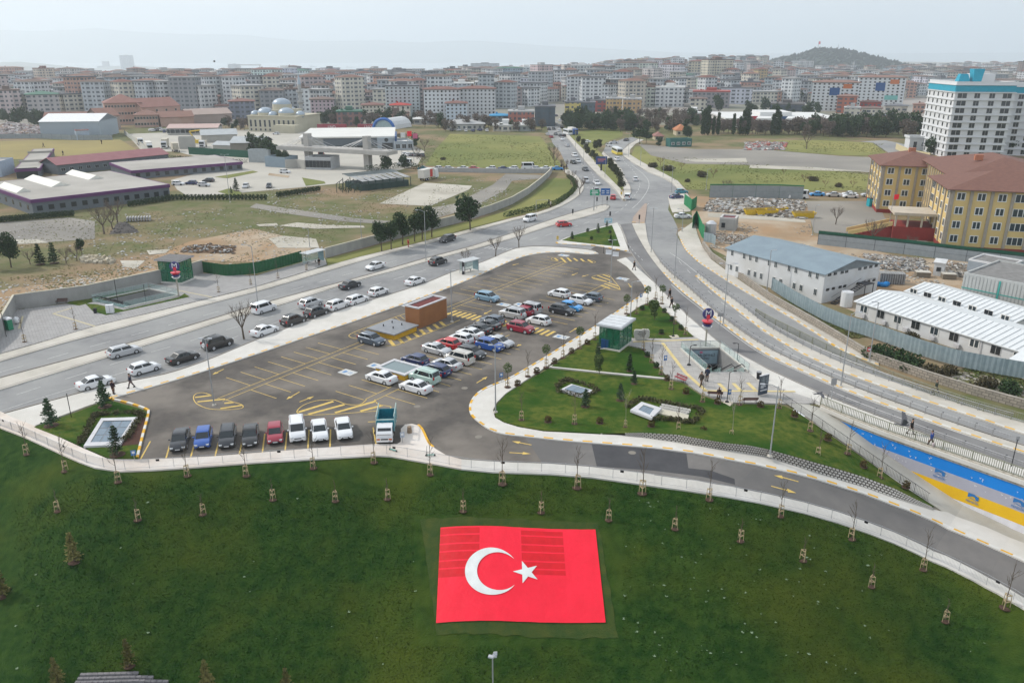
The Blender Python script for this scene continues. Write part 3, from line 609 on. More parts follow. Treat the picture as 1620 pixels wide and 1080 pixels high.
# ================================================================ WALLS, FENCES, RAILS
gM=M('grey_metal',(.36,.36,.37),.45,metal=.6);dM=M('dark_metal',(.05,.05,.055),.5,metal=.4)
green_rail=M('rail_greygreen',(.24,.245,.18),.8,(.17,.175,.13),2);white_metal=M('fence_light_metal',(.46,.46,.48),.4,metal=.5)
def fence(name,label,cat,pts,H,panel,mats,bar_gap=.14,r=.016,rail_r=.025,post_r=.035,lowrail=.12,style='bars',baseh=0.,plate=None):
 P=rS(pts,panel);t=empty(name,P[len(P)//2],0,label,cat);o=t.location.copy()
 for i in range(len(P)-1):
  a,b=P[i]-o+Vector((0,0,baseh)),P[i+1]-o+Vector((0,0,baseh));up=Vector((0,0,1));mb=MB()
  if style=='bars':
   mb.bar(a+up*H,b+up*H,rail_r,5);mb.bar(a+up*lowrail,b+up*lowrail,rail_r*.8,4);n=max(int((b-a).length/bar_gap),1)
   for k in range(1,n):q=a.lerp(b,k/n);mb.bar(q+up*lowrail,q+up*H,r,3)
   if plate and i%plate==1:q=a.lerp(b,.3)+up*H*.72;d=(b-a).normalized();nn=Vector((d.y,-d.x,0))*.03;mb.add([q+nn,q+d*.36+nn,q+d*.36+up*.24+nn,q+up*.24+nn],[(0,1,2,3),(3,2,1,0)],1)
  elif style=='guard':
   mb.tube([a+up*H,b+up*H],rail_r,6);mb.tube([a+up*H*.72,b+up*H*.72],rail_r*.8,5)
   d=(b-a).normalized();nn=Vector((-d.y,d.x,0));mb.bar(a+up*H,a+nn*.3+up*(H-.04),.03,4);mb.box(a+nn*.32+up*(H-.04),(.14,.1,.08),0,1)
  elif style=='panel':
   d=(b-a);n=max(int(d.length/bar_gap),1);dn=d.normalized();nn=Vector((-dn.y,dn.x,0))*.03
   for k in range(n):
    p,q=a.lerp(b,k/n),a.lerp(b,(k+1)/n);m=p.lerp(q,.5);s_=nn if k%2 else-nn
    mb.add([p,q,q+up*H,p+up*H,m+s_,m+s_+up*H],[(0,4,5,3),(4,1,2,5)])
  elif style=='mesh':
   mb.bar(a+up*H,b+up*H,rail_r,4);mb.bar(a+up*H*.5,b+up*H*.5,r,4)
   d=(b-a);mb.add([a,b,b+up*H*.93,a+up*H*.93],[(0,1,2,3)],1)
  mb.build('panel',mats,t)
  pb=MB();pb.bar(a-up*(.05+baseh),a+up*(H+.05),post_r,5);pb.build('post',mats[0],t)
 return t
fence('promenade_fence','long light grey metal bar fence between the promenade and the green slope','fence',[p+Vector((0,.12,.17))for p in FENCE[2:]],1.05,2.45,[white_metal,dM],.115,.011,.022,.03,plate=5)
fence('ramp_railing','dark steel railing beside the garden going down the pale ramp','railing',[p+Vector((0,0,.05))for p in RAIL],1.05,1.7,[dM],.16,.014,.025,.03)
fence('bridge_balustrade','grey green balustrade on top of the blue and yellow painted wall','balustrade',[p+Vector((.05,.15,.25))for p in WALL[:-1]],1.05,3.0,[green_rail],.2,.035,.05,.07)
fence('underpass_balustrade','grey green balustrade between the far road and the stone wall on the right','balustrade',LG([(1195,498),(1215,510),(1290,547),(1340,571),(1402,597),(1465,621),(1540,646),(1620,669),(1700,693)],.15),1.1,3.0,[green_rail],.2,.035,.05,.07)
gr=[gM,dM]
fence('guard_rail','steel guard rail on the near divider between slip road and main road','guard rail',LG([(x-1,y+1)for x,y in sP(DIV_R[3:-1],3)],.15),.85,1.9,gr,style='guard',rail_r=.045,post_r=.05)
fence('guard_rail','steel guard rail on the far divider beyond the main road','guard rail',LG([(x-1,y+1)for x,y in sP(D2_R[:-1],3)],.15),.85,1.9,gr,style='guard',rail_r=.045,post_r=.05)
fence('guard_rail','pipe guard rail on the bridge pavement above the painted wall','guard rail',LG([(x,y)for x,y in[(1312,628),(1350,644),(1405,665),(1460,686),(1540,715),(1620,743),(1700,771)]],.15),.85,2.1,gr,style='guard',rail_r=.045,post_r=.05)
fL('bridge_pavement',[(1297,622),(1350,643),(1405,664),(1460,685),(1540,714),(1620,742),(1780,797)]+WALL_PX[::-1][1:],.15,walk_m,z0=-.3)
wt=empty('painted_retaining_wall',WALL[4],0,'concrete retaining wall painted in blue, grey and yellow bands with small white birds','retaining wall')
P=rS(WALL,1.5);o=wt.location.copy()
mcon=M('wall_concrete',(.46,.42,.36),.9,(.26,.24,.19),.9,lo=.45,hi=.7,stretch=(3,3,.4),detail=8);mblue=M('wall_blue',(.005,.20,.62),.6,(.005,.18,.57),.4);mgrey=M('wall_grey',(.36,.36,.42),.7,(.33,.33,.38),.5)
myel=M('wall_yellow',(.72,.44,.01),.6,(.66,.39,.01),.4);mwhite=M('wall_white',(.66,.65,.68),.7)
bands=[('parapet_band',.28,-.62,mcon,.10),('blue_band',-.62,-2.0,mblue,.0),('grey_band',-2.0,-3.4,mgrey,.0),('yellow_band',-3.4,-4.75,myel,.0),('white_band',-4.75,-7,mwhite,.0)]
for nm,zt,zb,mt,pr in bands:
 A=offs(P,-.02-pr);B=offs(P,.3);mb=MB()
 for i in range(len(P)-1):
  q=[A[i],A[i+1],B[i+1],B[i]];vs=[(p.x-o.x,p.y-o.y,z-o.z)for z in(zb,zt)for p in q]
  mb.add(vs,[(0,1,5,4),(2,3,7,6)]+([(4,5,6,7)]if nm=='parapet_band' else[])+([(1,0,3,2)]if nm=='parapet_band' else[]))
 mb.build(nm,mt,wt)
def wallpt(s,z,out=.05): # point on the wall face at distance s along it
 i=min(int(s/1.5),len(P)-2);f=s/1.5-i;a=P[i].lerp(P[i+1],f);d=(P[i+1]-P[i]).normalized();n=Vector((d.y,-d.x,0))
 return Vector((a.x,a.y,0))+n*(out+.02)+Vector((0,0,z)),d,n
rnd=random.Random(4);mb=MB()
for k in range(60):
 s=rnd.uniform(5,27);z=rnd.uniform(-2.9,-1.0);zz=zl(*wallpt(s,0)[0].xy)
 if z<zz+.2:continue
 p,d,n=wallpt(s,z);w_=rnd.uniform(.08,.17);p-=o;up=Vector((0,0,1))
 mb.add([p,p+d*w_+up*w_*.9,p+d*w_*.6,p+up*w_*.1+d*w_*.3,p-d*w_*.8+up*w_*1.3,p-up*w_*.6+d*.1*w_],[(0,1,2),(0,3,4),(0,2,5)])
mb.build('painted_birds',M('bird_white',(.75,.75,.75),.7),wt)
def text(body,name,size,mat,parent,loc,xdir,up,ext=.004,align='CENTER',label=None):
 cu=bpy.data.curves.new(name,'FONT');cu.body=body;cu.size=size;cu.align_x=align;cu.align_y='CENTER';cu.extrude=ext;cu.materials.append(mat)
 tmp=bpy.data.objects.new(name,cu);me=bpy.data.meshes.new_from_object(tmp);bpy.data.objects.remove(tmp);me.name=name
 ob=bpy.data.objects.new(name,me);COL.objects.link(ob);ob.parent=parent
 if not me.materials:me.materials.append(mat)
 x=Vector(xdir).normalized();u=Vector(up).normalized();zz=x.cross(u).normalized();u=zz.cross(x)
 mt=Matrix((x,u,zz)).transposed().to_4x4();mt.translation=Vector(loc);ob.matrix_local=mt
 return ob
mlogo=MG('logo_blue',(.01,.14,.38),.6)
for s,z in((15.2,-2.62),(18.9,-4.0),(23.1,-2.72)):
 p,d,n=wallpt(s,z);up=Vector((0,0,1));p0=p-o
 mb=MB()
 prof=[(-.55,.1),(-.55,.62),(.1,.62),(.55,.45),(.55,.02),(.3,.0),(.15,.3),(-.1,.33)]
 mb.add([p0+d*x+up*y_ for x,y_ in prof],[(0,1,7),(1,2,7),(2,6,7),(2,3,6),(3,4,5),(3,5,6)])
 mb.add([p0+d*x+up*y_ for x,y_ in[(-.55,-.08),(-.2,.12),(.2,.02),(.5,-.12),(.2,-.04),(-.2,.04)]],[(0,1,5),(1,2,4,5),(2,3,4)])
 mb.build('logo_wave',mlogo,wt)
 text('PENDİK','logo_lettering',.36,mlogo,wt,p0-up*.33+n*.01,d,up)
mw=M('cast_concrete',(.33,.325,.315),.9,(.27,.265,.255),.6,stretch=(1,1,.5),detail=8);cap=M('wall_cap',(.50,.47,.38),.9)
def wall(name,label,px,H,mat,capm=None,th=.3,cat='wall',hs=None,z=0.):
 pts=LG(px,z);t=empty(name,pts[len(pts)//2],0,label,cat);o=t.location.copy();A=offs(pts,th/2);B=offs(pts,-th/2);mb=MB();cb=MB()
 for i in range(len(pts)-1):
  h0,h1=(hs[i],hs[i+1])if hs else(H,H);q=[(A[i],h0),(A[i+1],h1),(B[i+1],h1),(B[i],h0)]
  mb.add([(p.x-o.x,p.y-o.y,0)for p,_ in q]+[(p.x-o.x,p.y-o.y,h)for p,h in q],[(3,2,6,7),(1,0,4,5),(7,6,5,4),(0,3,7,4),(2,1,5,6)])
  if capm:
   A2=offs(pts,th/2+.04);B2=offs(pts,-th/2-.04);q=[(A2[i],h0),(A2[i+1],h1),(B2[i+1],h1),(B2[i],h0)]
   cb.add([(p.x-o.x,p.y-o.y,h+.003)for p,h in q]+[(p.x-o.x,p.y-o.y,h+.08)for p,h in q],[(3,2,6,7),(1,0,4,5),(7,6,5,4),(0,3,7,4),(2,1,5,6)])
 mb.build('wall_body',mat,t)
 if capm:cb.build('coping',capm,t)
 return t
wall('concrete_wall','grey cast concrete wall behind the left metro plaza',[(-30,560),(3,532),(26,490),(140,474),(265,446)],2.6,mw,cap)
wall('concrete_wall','short grey concrete wall right of the left glass lift house',[(305,437),(321,432)],2.6,mw,cap)
wall('boundary_wall','long pale concrete panel wall running up behind the bus shelter',[(515,408),(596,386),(660,369),(727,352),(775,337),(810,323),(835,308),(855,292),(868,280),(873,272)],2.1,M('pale_wall',(.38,.375,.36),.9,(.3,.3,.29),.5,stretch=(1,1,.6)),cap)
wall('field_wall','low grey panel wall below the row of cars by the green field',[(680,272),(740,273),(800,274),(868,274)],1.6,M('pale_wall2',(.36,.37,.37),.9))
gm=M('green_sheet',(.012,.10,.035),.6,(.01,.075,.028),1.5)
fence('green_site_fence','dark green corrugated fence between the left lift house and the bus shelter','fence',LG([(321,431),(360,437),(405,433),(445,423),(487,411)],.1),2.3,3,[gm],.35,style='panel',post_r=.04)
bm_=M('blue_grey_sheet',(.30,.37,.40),.5,(.24,.31,.34),1.2,metal=.3)
fence('corrugated_fence','long blue grey corrugated metal fence in front of the white site huts','fence',LG([(1220,458),(1258,482),(1302,506),(1340,522),(1377,533),(1420,549),(1465,565),(1515,579),(1570,590),(1640,602),(1700,613)],.4),2.3,2.6,[bm_],.3,style='panel',post_r=.04)
stone=brickmat('rubble_stone',(.34,.30,.25),(.25,.225,.19),(.15,.13,.11),.6,.38,0,.04,wall=True)
wall('stone_wall','low rubble stone wall along the pavement below the corrugated fence',[(1112,390),(1125,408),(1160,433),(1215,473),(1290,516),(1377,569),(1465,600),(1540,624),(1640,652)],1.2,stone,None,.5)
netm=M('fence_net',(.28,.31,.33),.8)
gnet=M('green_net',(.01,.085,.05),.7)
fence('site_wall_fence','long grey site fence with green netting in front of the yellow school','fence',LG([(1293,387),(1340,392),(1420,401),(1500,411),(1620,425),(1700,433)],0),2.6,6,[dM,netm],style='mesh',rail_r=.04)
fence('green_net_screen','green netting above the grey site fence by the school','fence',[p+Vector((0,.1,2))for p in LG([(1293,387),(1340,392),(1420,401),(1500,411),(1620,425),(1700,433)])],1.3,6,[gnet,gnet],style='mesh',rail_r=.02,post_r=.02)
fence('rubble_yard_fence','dark framed fence with green top behind the rubble heap','fence',LG([(1122,313),(1180,313),(1250,314),(1275,316)],0),4.0,7,[M('dark_green_metal',(.01,.12,.06),.6),netm],style='mesh',rail_r=.2)
fence('green_sheet_fence','bright green sheet fence at the corner of the rubble yard','fence',LG([(1082,324),(1094,334),(1104,326)],0),3.2,2.4,[M('bright_green_sheet',(.012,.19,.075),.6)],.35,style='panel')
fence('green_sheet_fence','leaning green sheet fence beside the white water tank','fence',LG([(1095,362),(1101,352),(1110,375),(1115,380)],0),3.2,2.4,[M('bright_green_sheet',(.012,.19,.075),.6)],.35,style='panel')
fence('grey_sheet_fence','short pale grey sheet fence below the white water tank','fence',LG([(1113,382),(1125,384),(1137,392)],0),2.2,2.4,[bm_],.35,style='panel')
# ================================================================ VEHICLES
def paintm(name,c,metal=0.,rough=.28,coat=.6):
 if name in MATS:return MATS[name]
 m,t,b=pbsdf(name);b.inputs['Base Color'].default_value=(*c,1);b.inputs['Metallic'].default_value=metal
 b.inputs['Roughness'].default_value=rough;b.inputs['Coat Weight'].default_value=coat;b.inputs['Coat Roughness'].default_value=.06
 n=t.nodes.new('ShaderNodeTexNoise');n.inputs['Scale'].default_value=3.;n.inputs['Detail'].default_value=5
 tcn=t.nodes.new('ShaderNodeTexCoord');r=t.nodes.new('ShaderNodeMapRange');r.inputs['To Min'].default_value=rough*.7;r.inputs['To Max'].default_value=min(rough*1.7,1)
 t.links.new(tcn.outputs['Object'],n.inputs['Vector']);t.links.new(n.outputs['Fac'],r.inputs['Value']);t.links.new(r.outputs[0],b.inputs['Roughness'])
 m.diffuse_color=(*c,1);MATS[name]=m;return m
CC={'white':(.66,.67,.69),'silver':(.50,.51,.53),'black':(.012,.012,.014),'grey':(.055,.06,.07),'anthracite':(.03,.033,.04),'navy':(.012,.03,.11),'blue':(.015,.08,.33),
   'skyblue':(.03,.27,.62),'steelblue':(.20,.33,.44),'red':(.50,.015,.02),'darkred':(.28,.012,.035),'mint':(.38,.52,.47),'beige':(.52,.50,.46),'teal':(.02,.20,.27),'slate':(.08,.105,.14),'yellow':(.7,.55,.03),'pink':(.5,.1,.2),'green':(.05,.3,.15)}
cglass=MG('car_glass',(.012,.018,.022),.04);tyre_m=M('tyre_rubber',(.016,.016,.017),.8);rim_m=MG('rim_alloy',(.42,.43,.45),.3)
lampw=MG('headlight_glass',(.55,.58,.60),.1);lampr=MG('taillight_glass',(.35,.01,.01),.15);tM=M('black_trim',(.018,.018,.02),.6);pM=MG('number_plate',(.62,.63,.64),.5);under_m=tM
TYPES={}
def lerp_profile(prof,x):return iP(x,[p[0]for p in prof],[p[1]for p in prof])
def bT(kind,L,W,H,hood,belt,cab,trunk,nose=.62,wb=None,wr=.32,rails=False,van=False,glass_rear=True,spare=False):
 """cab = (windscreen foot, roof front, roof rear, rear glass foot) measured from the front bumper; hood, belt = heights"""
 wb=wb or L*.59;fx=(L-wb)*.47;ax=[fx,fx+wb];X=lambda s:L/2-s;hw=W/2;zb=.20
 c0,c1,c2,c3=cab
 top=[(0,nose-.10),(.05,nose),(.25,hood-.10),(c0*.55,hood-.02),(c0,belt-.02),(c0+.3,belt),(c3-.05,belt+.03),(c3+.02,belt+.03 if trunk is None else trunk+.02),(L-.12,trunk if trunk else belt+.0),(L-.03,(trunk or belt)-.12),(L,(trunk or belt)-.32)]
 st=sorted(set([0,.05,.16,.3,c0*.55,c0,(c0+c3)/2,c3-.05,c3+.02,L-.3,L-.12,L-.03,L]+[a+d for a in ax for d in(-wr-.09,-wr*.72,-wr*.25,wr*.25,wr*.72,wr+.09)]))
 st=[s for s in st if 0<=s<=L]
 secs=[]
 for s in st:
  e=min(s,L-s);taper=hw*(1-.16*max(0,1-e/.55)**2.2);zt=lerp_profile(top,s);z0=zb+(.12 if e<.06 else 0)
  arch=0
  for a in ax:
   d=abs(s-a)
   if d<wr+.05:arch=max(arch,.62*wr*2*math.sqrt(max(0,1-(d/(wr+.08))**2))+.04)
  zl_=max(z0,z0+arch*.95)if arch else z0
  zm=lerp(z0,zt,.62)
  zl_=min(zl_,zm-.02)
  secs.append([(0,z0),(taper*.93,z0 if not arch else min(zl_,zm-.03)),(taper,zl_+.02),(taper,zm),(taper*.965,zt-.07),(taper*.88,zt),(0,zt+.025)])
 vs=[];fs=[];m=len(secs[0])
 for s,sec in zip(st,secs):
  for y,z in sec:vs.append((X(s),y,z))
  for y,z in sec[1:-1]:vs.append((X(s),-y,z))
 n=m+m-2
 def ring(i):a=i*n;return[a+j for j in range(m)]+[a+m+j for j in range(m-3,-1,-1)]
 for i in range(len(st)-1):
  r0,r1=ring(i),ring(i+1)
  for j in range(n):fs.append((r0[j],r1[j],r1[(j+1)%n],r0[(j+1)%n]))
 fs.append(tuple(ring(0)))
 fs.append(tuple(ring(len(st)-1)[::-1]))
 body=MB();body.add(vs,fs)
 zt=H;tw=hw*.79 if not van else hw*.87;bw=hw*.90;fr_=.045
 base=[(c0,bw*.93),(c0+.45,bw),(c3-.35,bw),(c3,bw*.90)];roof=[(c1,tw*.93),(c1+.4,tw),(c2-.3,tw),(c2,tw*.94)]
 cv=[]
 for(s,y),(s2,y2),zz in zip(base,roof,(0,.04,.03,0)):cv+=[(X(s),y,belt-.02),(X(s),-y,belt-.02),(X(s2),y2,zt-.07+zz*.5),(X(s2),-y2,zt-.07+zz*.5),(X(s2+(.06 if s2<L/2 else-.06)),y2*.9,zt-.02+zz),(X(s2+(.06 if s2<L/2 else-.06)),-y2*.9,zt-.02+zz)]
 cf=[(0,2,3,1),(2,4,5,3)]
 for k in range(3):
  a,b=k*6,k*6+6;cf+=[(a,b,b+2,a+2),(a+2,b+2,b+4,a+4),(a+4,b+4,b+5,a+5),(a+5,b+5,b+3,a+3),(a+3,b+3,b+1,a+1)]
 a=18;cf+=[(a,a+1,a+3,a+2),(a+2,a+3,a+5,a+4)]
 body.add(cv,cf)
 if rails:
  for sy in(-1,1):body.tube([(X(c1+.25),sy*tw*.86,zt-.02),(X(c1+.35),sy*tw*.86,zt+.06),(X(c2-.35),sy*tw*.86,zt+.06),(X(c2-.2),sy*tw*.86,zt-.02)],.02,4,1)
 parts=[]
 def part(nm,mb,mats,loc=(0,0,0),kids_=()):
  me=bpy.data.meshes.new(nm);me.from_pydata(mb.v,[],mb.f);me.update()
  for p,i in zip(me.polygons,mb.m):p.material_index=i
  for mm in mats:me.materials.append(mm)
  parts.append((nm,me,loc,kids_));return me
 me=part('body',body,[MATS['paint_white'],tM])
 bmb=bmesh.new();bmb.from_mesh(me);bmesh.ops.recalc_face_normals(bmb,faces=bmb.faces[:]);bmb.to_mesh(me);bmb.free()
 for p in me.polygons:p.use_smooth=True
 try:me.set_sharp_from_angle(angle=R(32))
 except Exception:pass
 def quadpart(nm,q,u0,u1,v0,v1,off=.012,mats=(cglass,)):
  q=[Vector(p)for p in q];n=(q[1]-q[0]).cross(q[3]-q[0]).normalized()
  f=lambda u,v:q[0].lerp(q[1],u).lerp(q[3].lerp(q[2],u),v)+n*off
  mb=MB();uu=[(u0,v0),(u1,v0),(u1,v1),(u0,v1)];mb.add([f(*p)for p in uu]+[f(*p)-n*(off+.006)for p in uu],[(0,1,2,3),(0,4,5,1),(1,5,6,2),(2,6,7,3),(3,7,4,0)])
  part(nm,mb,mats)
 V=lambda i:cv[i]
 quadpart('windscreen',[V(1),V(0),V(2),V(3)],.03,.97,.04,.97)
 if glass_rear:quadpart('rear_window',[V(18),V(19),V(21),V(20)],.05,.95,.08,.94)
 lo,hi=.05,.95
 def side(sy):
  i=0 if sy>0 else 1
  def pt(t,v):k=min(int(t),2)*6;f=t-min(int(t),2);return Vector(cv[k+i]).lerp(Vector(cv[k+6+i]),f).lerp(Vector(cv[k+2+i]).lerp(Vector(cv[k+8+i]),f),v)
  for u0,u1 in([(.1,1.46),(1.54,2.85)]if not van else[(.12,1.05),(1.12,1.9),(1.98,2.9)]):
   mb=MB();n=Vector((0,sy*.016,.004));k=9;q=[]
   for j in range(k):t=lerp(u0,u1,j/(k-1));q+=[pt(t,.12)+n,pt(t,.93)+n]
   mb.add(q,[(2*j,2*j+2,2*j+3,2*j+1)for j in range(k-1)]);part('side_window',mb,[cglass])
 side(1);side(-1)
 rr=wr
 tmb=MB();tmb.bar((0,-.10,0),(0,.10,0),rr,18);rmb=MB();rmb.bar((0,-.106,0),(0,.106,0),rr*.64,12)
 for k in range(5):t=k*2*math.pi/5;rmb.box((rr*.36*math.cos(t),0,rr*.36*math.sin(t)),(rr*.5,.222,.035),0,0,Matrix.Rotation(-t,3,'Y'))
 tm=bpy.data.meshes.new('tyre');tm.from_pydata(tmb.v,[],tmb.f);tm.materials.append(tyre_m);rm=bpy.data.meshes.new('rim');rm.from_pydata(rmb.v,[],rmb.f);rm.materials.append(rim_m)
 for a in ax:
  for sy in(-1,1):parts.append(('wheel',tm,(X(a),sy*(hw-.105),rr),(('rim',rm,(0,0,0),()),)))
 zn=nose
 for sy in(-1,1):
  mb=MB();mb.box((X(.10),sy*hw*.70,zn-.02),(.26,hw*.32,.13),sy*-.35);part('headlight',mb,[lampw])
  mb=MB();zt_=(trunk or belt);mb.box((X(L-.06),sy*hw*.80,zt_-.16 if not van else zt_-.05),(.15,hw*.26,.16 if not(van or kind in('suv','mpv'))else .36),sy*.25);part('taillight',mb,[lampr])
  mb=MB();mb.box((X(c0+.42),sy*(hw+.07),belt+.06),(.12,.17,.12));part('mirror',mb,[MATS['paint_white']])
 mb=MB();mb.box((X(-.005),0,zn-.16),(.05,W*.42,.10));mb.box((X(-.0),0,.33),(.06,W*.62,.14));part('grille',mb,[tM])
 mb=MB();mb.box((X(-.03),0,.42),(.03,.5,.11));part('number_plate',mb,[pM])
 mb=MB();mb.box((X(L+.012),0,.62 if not van else .5),(.03,.5,.11));part('number_plate',mb,[pM])
 mb=MB();mb.box((0,0,.26),(L*.9,W*.84,.14));part('underbody',mb,[tM])
 if spare:mb=MB();mb.bar((X(L+.0),0,.95),(X(L+.2),0,.95),.33,14);part('spare_wheel_cover',mb,[pM])
 TYPES[kind]=parts
for k,c in CC.items():paintm('paint_'+k,c,metal=.35 if k in('silver','grey','steelblue','slate','anthracite')else 0.,rough=.3)
bT('sedan',4.5,1.78,1.45,.92,.95,(1.05,1.85,3.15,3.85),1.02)
bT('hatch',4.05,1.74,1.48,.92,.95,(.95,1.65,3.45,3.88),None)
bT('suv',4.35,1.82,1.63,1.02,1.08,(1.05,1.65,3.7,4.18),None,nose=.74,wr=.35,rails=True)
bT('estate',4.55,1.78,1.50,.94,.97,(1.05,1.75,3.95,4.38),None,rails=True)
bT('mpv',4.4,1.82,1.84,1.08,1.12,(.85,1.45,4.05,4.28),None,nose=.78,wr=.33,van=True,rails=True)
bT('minivan',4.5,1.80,1.62,1.0,1.03,(.85,1.55,3.85,4.3),None,nose=.70,van=True)
bT('fourwheel',4.5,1.85,1.80,1.12,1.14,(1.2,1.6,4.1,4.35),None,nose=.85,wr=.37,rails=True,van=True,spare=True)
bT('panelvan',4.3,1.78,1.82,1.06,1.10,(.8,1.35,4.15,4.25),None,nose=.74,van=True,glass_rear=True)
bT('minibus',6.0,2.05,2.65,1.25,1.35,(.75,1.35,5.85,5.95),None,nose=.85,wr=.36,van=True,wb=3.6)
def put_type(kind,loc,ang,color,name,label,group=None,roof=None,far=False,cat='car',simple=False):
 t=empty(name,loc,ang,label,cat,group)
 pm=MATS['paint_'+color]
 for nm,me,l,ks in TYPES[kind]:
  if far and nm in('number_plate','grille','underbody','mirror'):continue
  o=bpy.data.objects.new(nm,me);COL.objects.link(o);o.parent=t;o.location=l
  if nm in('body','mirror'):
   o.material_slots[0].link='OBJECT';o.material_slots[0].material=pm
  for n2,m2,l2,_ in ks:
   if far:continue
   q=bpy.data.objects.new(n2,m2);COL.objects.link(q);q.parent=o;q.location=l2
 return t
NM={'sedan':'sedan_car','hatch':'hatchback_car','suv':'crossover_car','estate':'estate_car','mpv':'boxy_van','minivan':'people_carrier','fourwheel':'off_road_car','panelvan':'panel_van','minibus':'minibus'}
def car(kind,px,py,ang,color,label,group=None,z=.02,far=False,cat=None):
 c=G(px,py,z);return put_type(kind,c,ang,color,NM[kind],label,group,far=far,cat=cat or('van' if kind in('panelvan','mpv')else 'minibus' if kind=='minibus' else 'car'))
AL=math.atan2(-SL.y,-SL.x) # facing up-left (nose away to the left)
AR=AL+math.pi
FRN=R(-104+28) # front row: noses towards the camera
gp='cars parked in the marked bays'
for k,px,py,a,c,lb in[
 ('suv',588,543,AR,'slate','slate blue crossover alone beside the low grey roofed yellow box'),
 ('minivan',771,475,AR,'steelblue','pale steel blue people carrier parked alone in the left row of bays'),
 ('sedan',604,603,AL,'white','white saloon left of the open yellow skylight box'),
 ('sedan',658,618,AL,'white','white saloon nearest the camera in the middle parking row'),
 ('mpv',672,603,AL,'mint','mint green van like car behind the nearest white saloon'),
 ('estate',689,591,AL,'navy','dark navy estate car behind the mint green van'),
 ('hatch',657,575,AL,'navy','dark navy hatchback just behind the open yellow skylight box'),
 ('sedan',707,582,AL,'silver','silver white saloon between navy estate and beige van'),
 ('mpv',727,573,AL,'beige','beige van like car with black rear windows in the middle row'),
 ('suv',745,564,AR,'grey','dark grey crossover facing right behind the beige van'),
 ('sedan',691,558,AR,'silver','silver saloon facing right in front of the red hatchback'),
 ('hatch',708,549,AL,'red','bright red hatchback behind the silver saloon'),
 ('hatch',729,541,AL,'white','white hatchback with dark roof behind the red hatchback'),
 ('sedan',744,533,AL,'white','white saloon between white hatchback and black saloon'),
 ('sedan',758,526,AL,'anthracite','near black saloon in the packed middle row'),
 ('sedan',772,519,AL,'grey','dark grey saloon next to the dark hatchback at the crossing'),
 ('hatch',779,512,AL,'slate','dark slate hatchback beside the yellow crossing'),
 ('suv',775,552,AR,'blue','strong blue crossover facing right in the middle row'),
 ('sedan',790,546,AR,'silver','silver saloon facing right beside the blue crossover'),
 ('suv',824,524,AR,'darkred','dark red crossover with black roof parked on the yellow crossing'),
 ('hatch',852,512,AL,'white','small white hatchback beside the dark red crossover'),
 ('fourwheel',811,502,AL,'silver','silver off road car with spare wheel on its back'),
 ('hatch',826,497,AL,'darkred','dark red hatchback half hidden behind the silver off road car'),
 ('mpv',837,494,AL,'silver','silver van like car with dark windows behind the off road car'),
 ('suv',889,496,AR,'anthracite','black crossover facing right beside the sky blue hatchback'),
 ('hatch',903,490,AR,'skyblue','sky blue hatchback facing right between black and white cars'),
 ('hatch',919,480,AR,'white','white hatchback facing right beside the dark blue hatchback'),
 ('hatch',935,475,AL,'slate','dark blue hatchback last in the middle row'),
 ('hatch',885,469,AL,'white','white hatchback standing apart at the top of the middle row')]:
 car(k,px,py,a,c,lb,gp)
gf='cars parked nose to the promenade fence'
for i,(k,px,py,c,lb)in enumerate([
 ('sedan',286,709,'anthracite','dark grey saloon at the left end of the front parking row'),
 ('hatch',323,706,'blue','royal blue hatchback second from left in the front row'),
 ('estate',361,704,'anthracite','black estate right of the royal blue hatchback'),
 ('sedan',397,702,'black','black saloon left of the burgundy car in the front row'),
 ('hatch',436,699,'darkred','burgundy rounded hatchback in the front row'),
 ('mpv',471,695,'white','tall white van with roof bars in the front row'),
 ('sedan',506,694,'white','white saloon with blue tinted grille right of the tall white van'),
 ('sedan',544,691,'white','white saloon at the right end of the front row')]):
 car(k,px,py-7,R(-76+i*.4),c,lb,gf)
gs='cars parked along the street pavement'
def sta(px): # street heading near column px
 return math.radians(iP(px,[0,150,300,450,620,800],[43,46,53,57,56,54]))
for k,px,py,c,lb in[
 ('sedan',152,611,'white','white saloon beside the two people walking on the street pavement'),
 ('hatch',229,588,'white','white hatchback with dark roof parked behind the black saloon'),
 ('sedan',290,571,'black','black saloon parked on the street between white hatchback and black estate'),
 ('fourwheel',345,549,'black','black off road car parked by the pollarded tree'),
 ('sedan',419,528,'white','white saloon at the kerb right of the pollarded tree'),
 ('suv',465,512,'black','black crossover at the front of the kerb queue by white saloon'),
 ('suv',501,499,'anthracite','dark crossover at the kerb between black and white crossovers'),
 ('suv',534,488,'white','white crossover with black roof at the street kerb'),
 ('estate',565,479,'white','white estate at the kerb ahead of the white crossover'),
 ('hatch',599,466,'white','white coupe like hatchback at the kerb')]:
 car(k,px,py,sta(px),c,lb,gs)
gt='cars driving on the street'
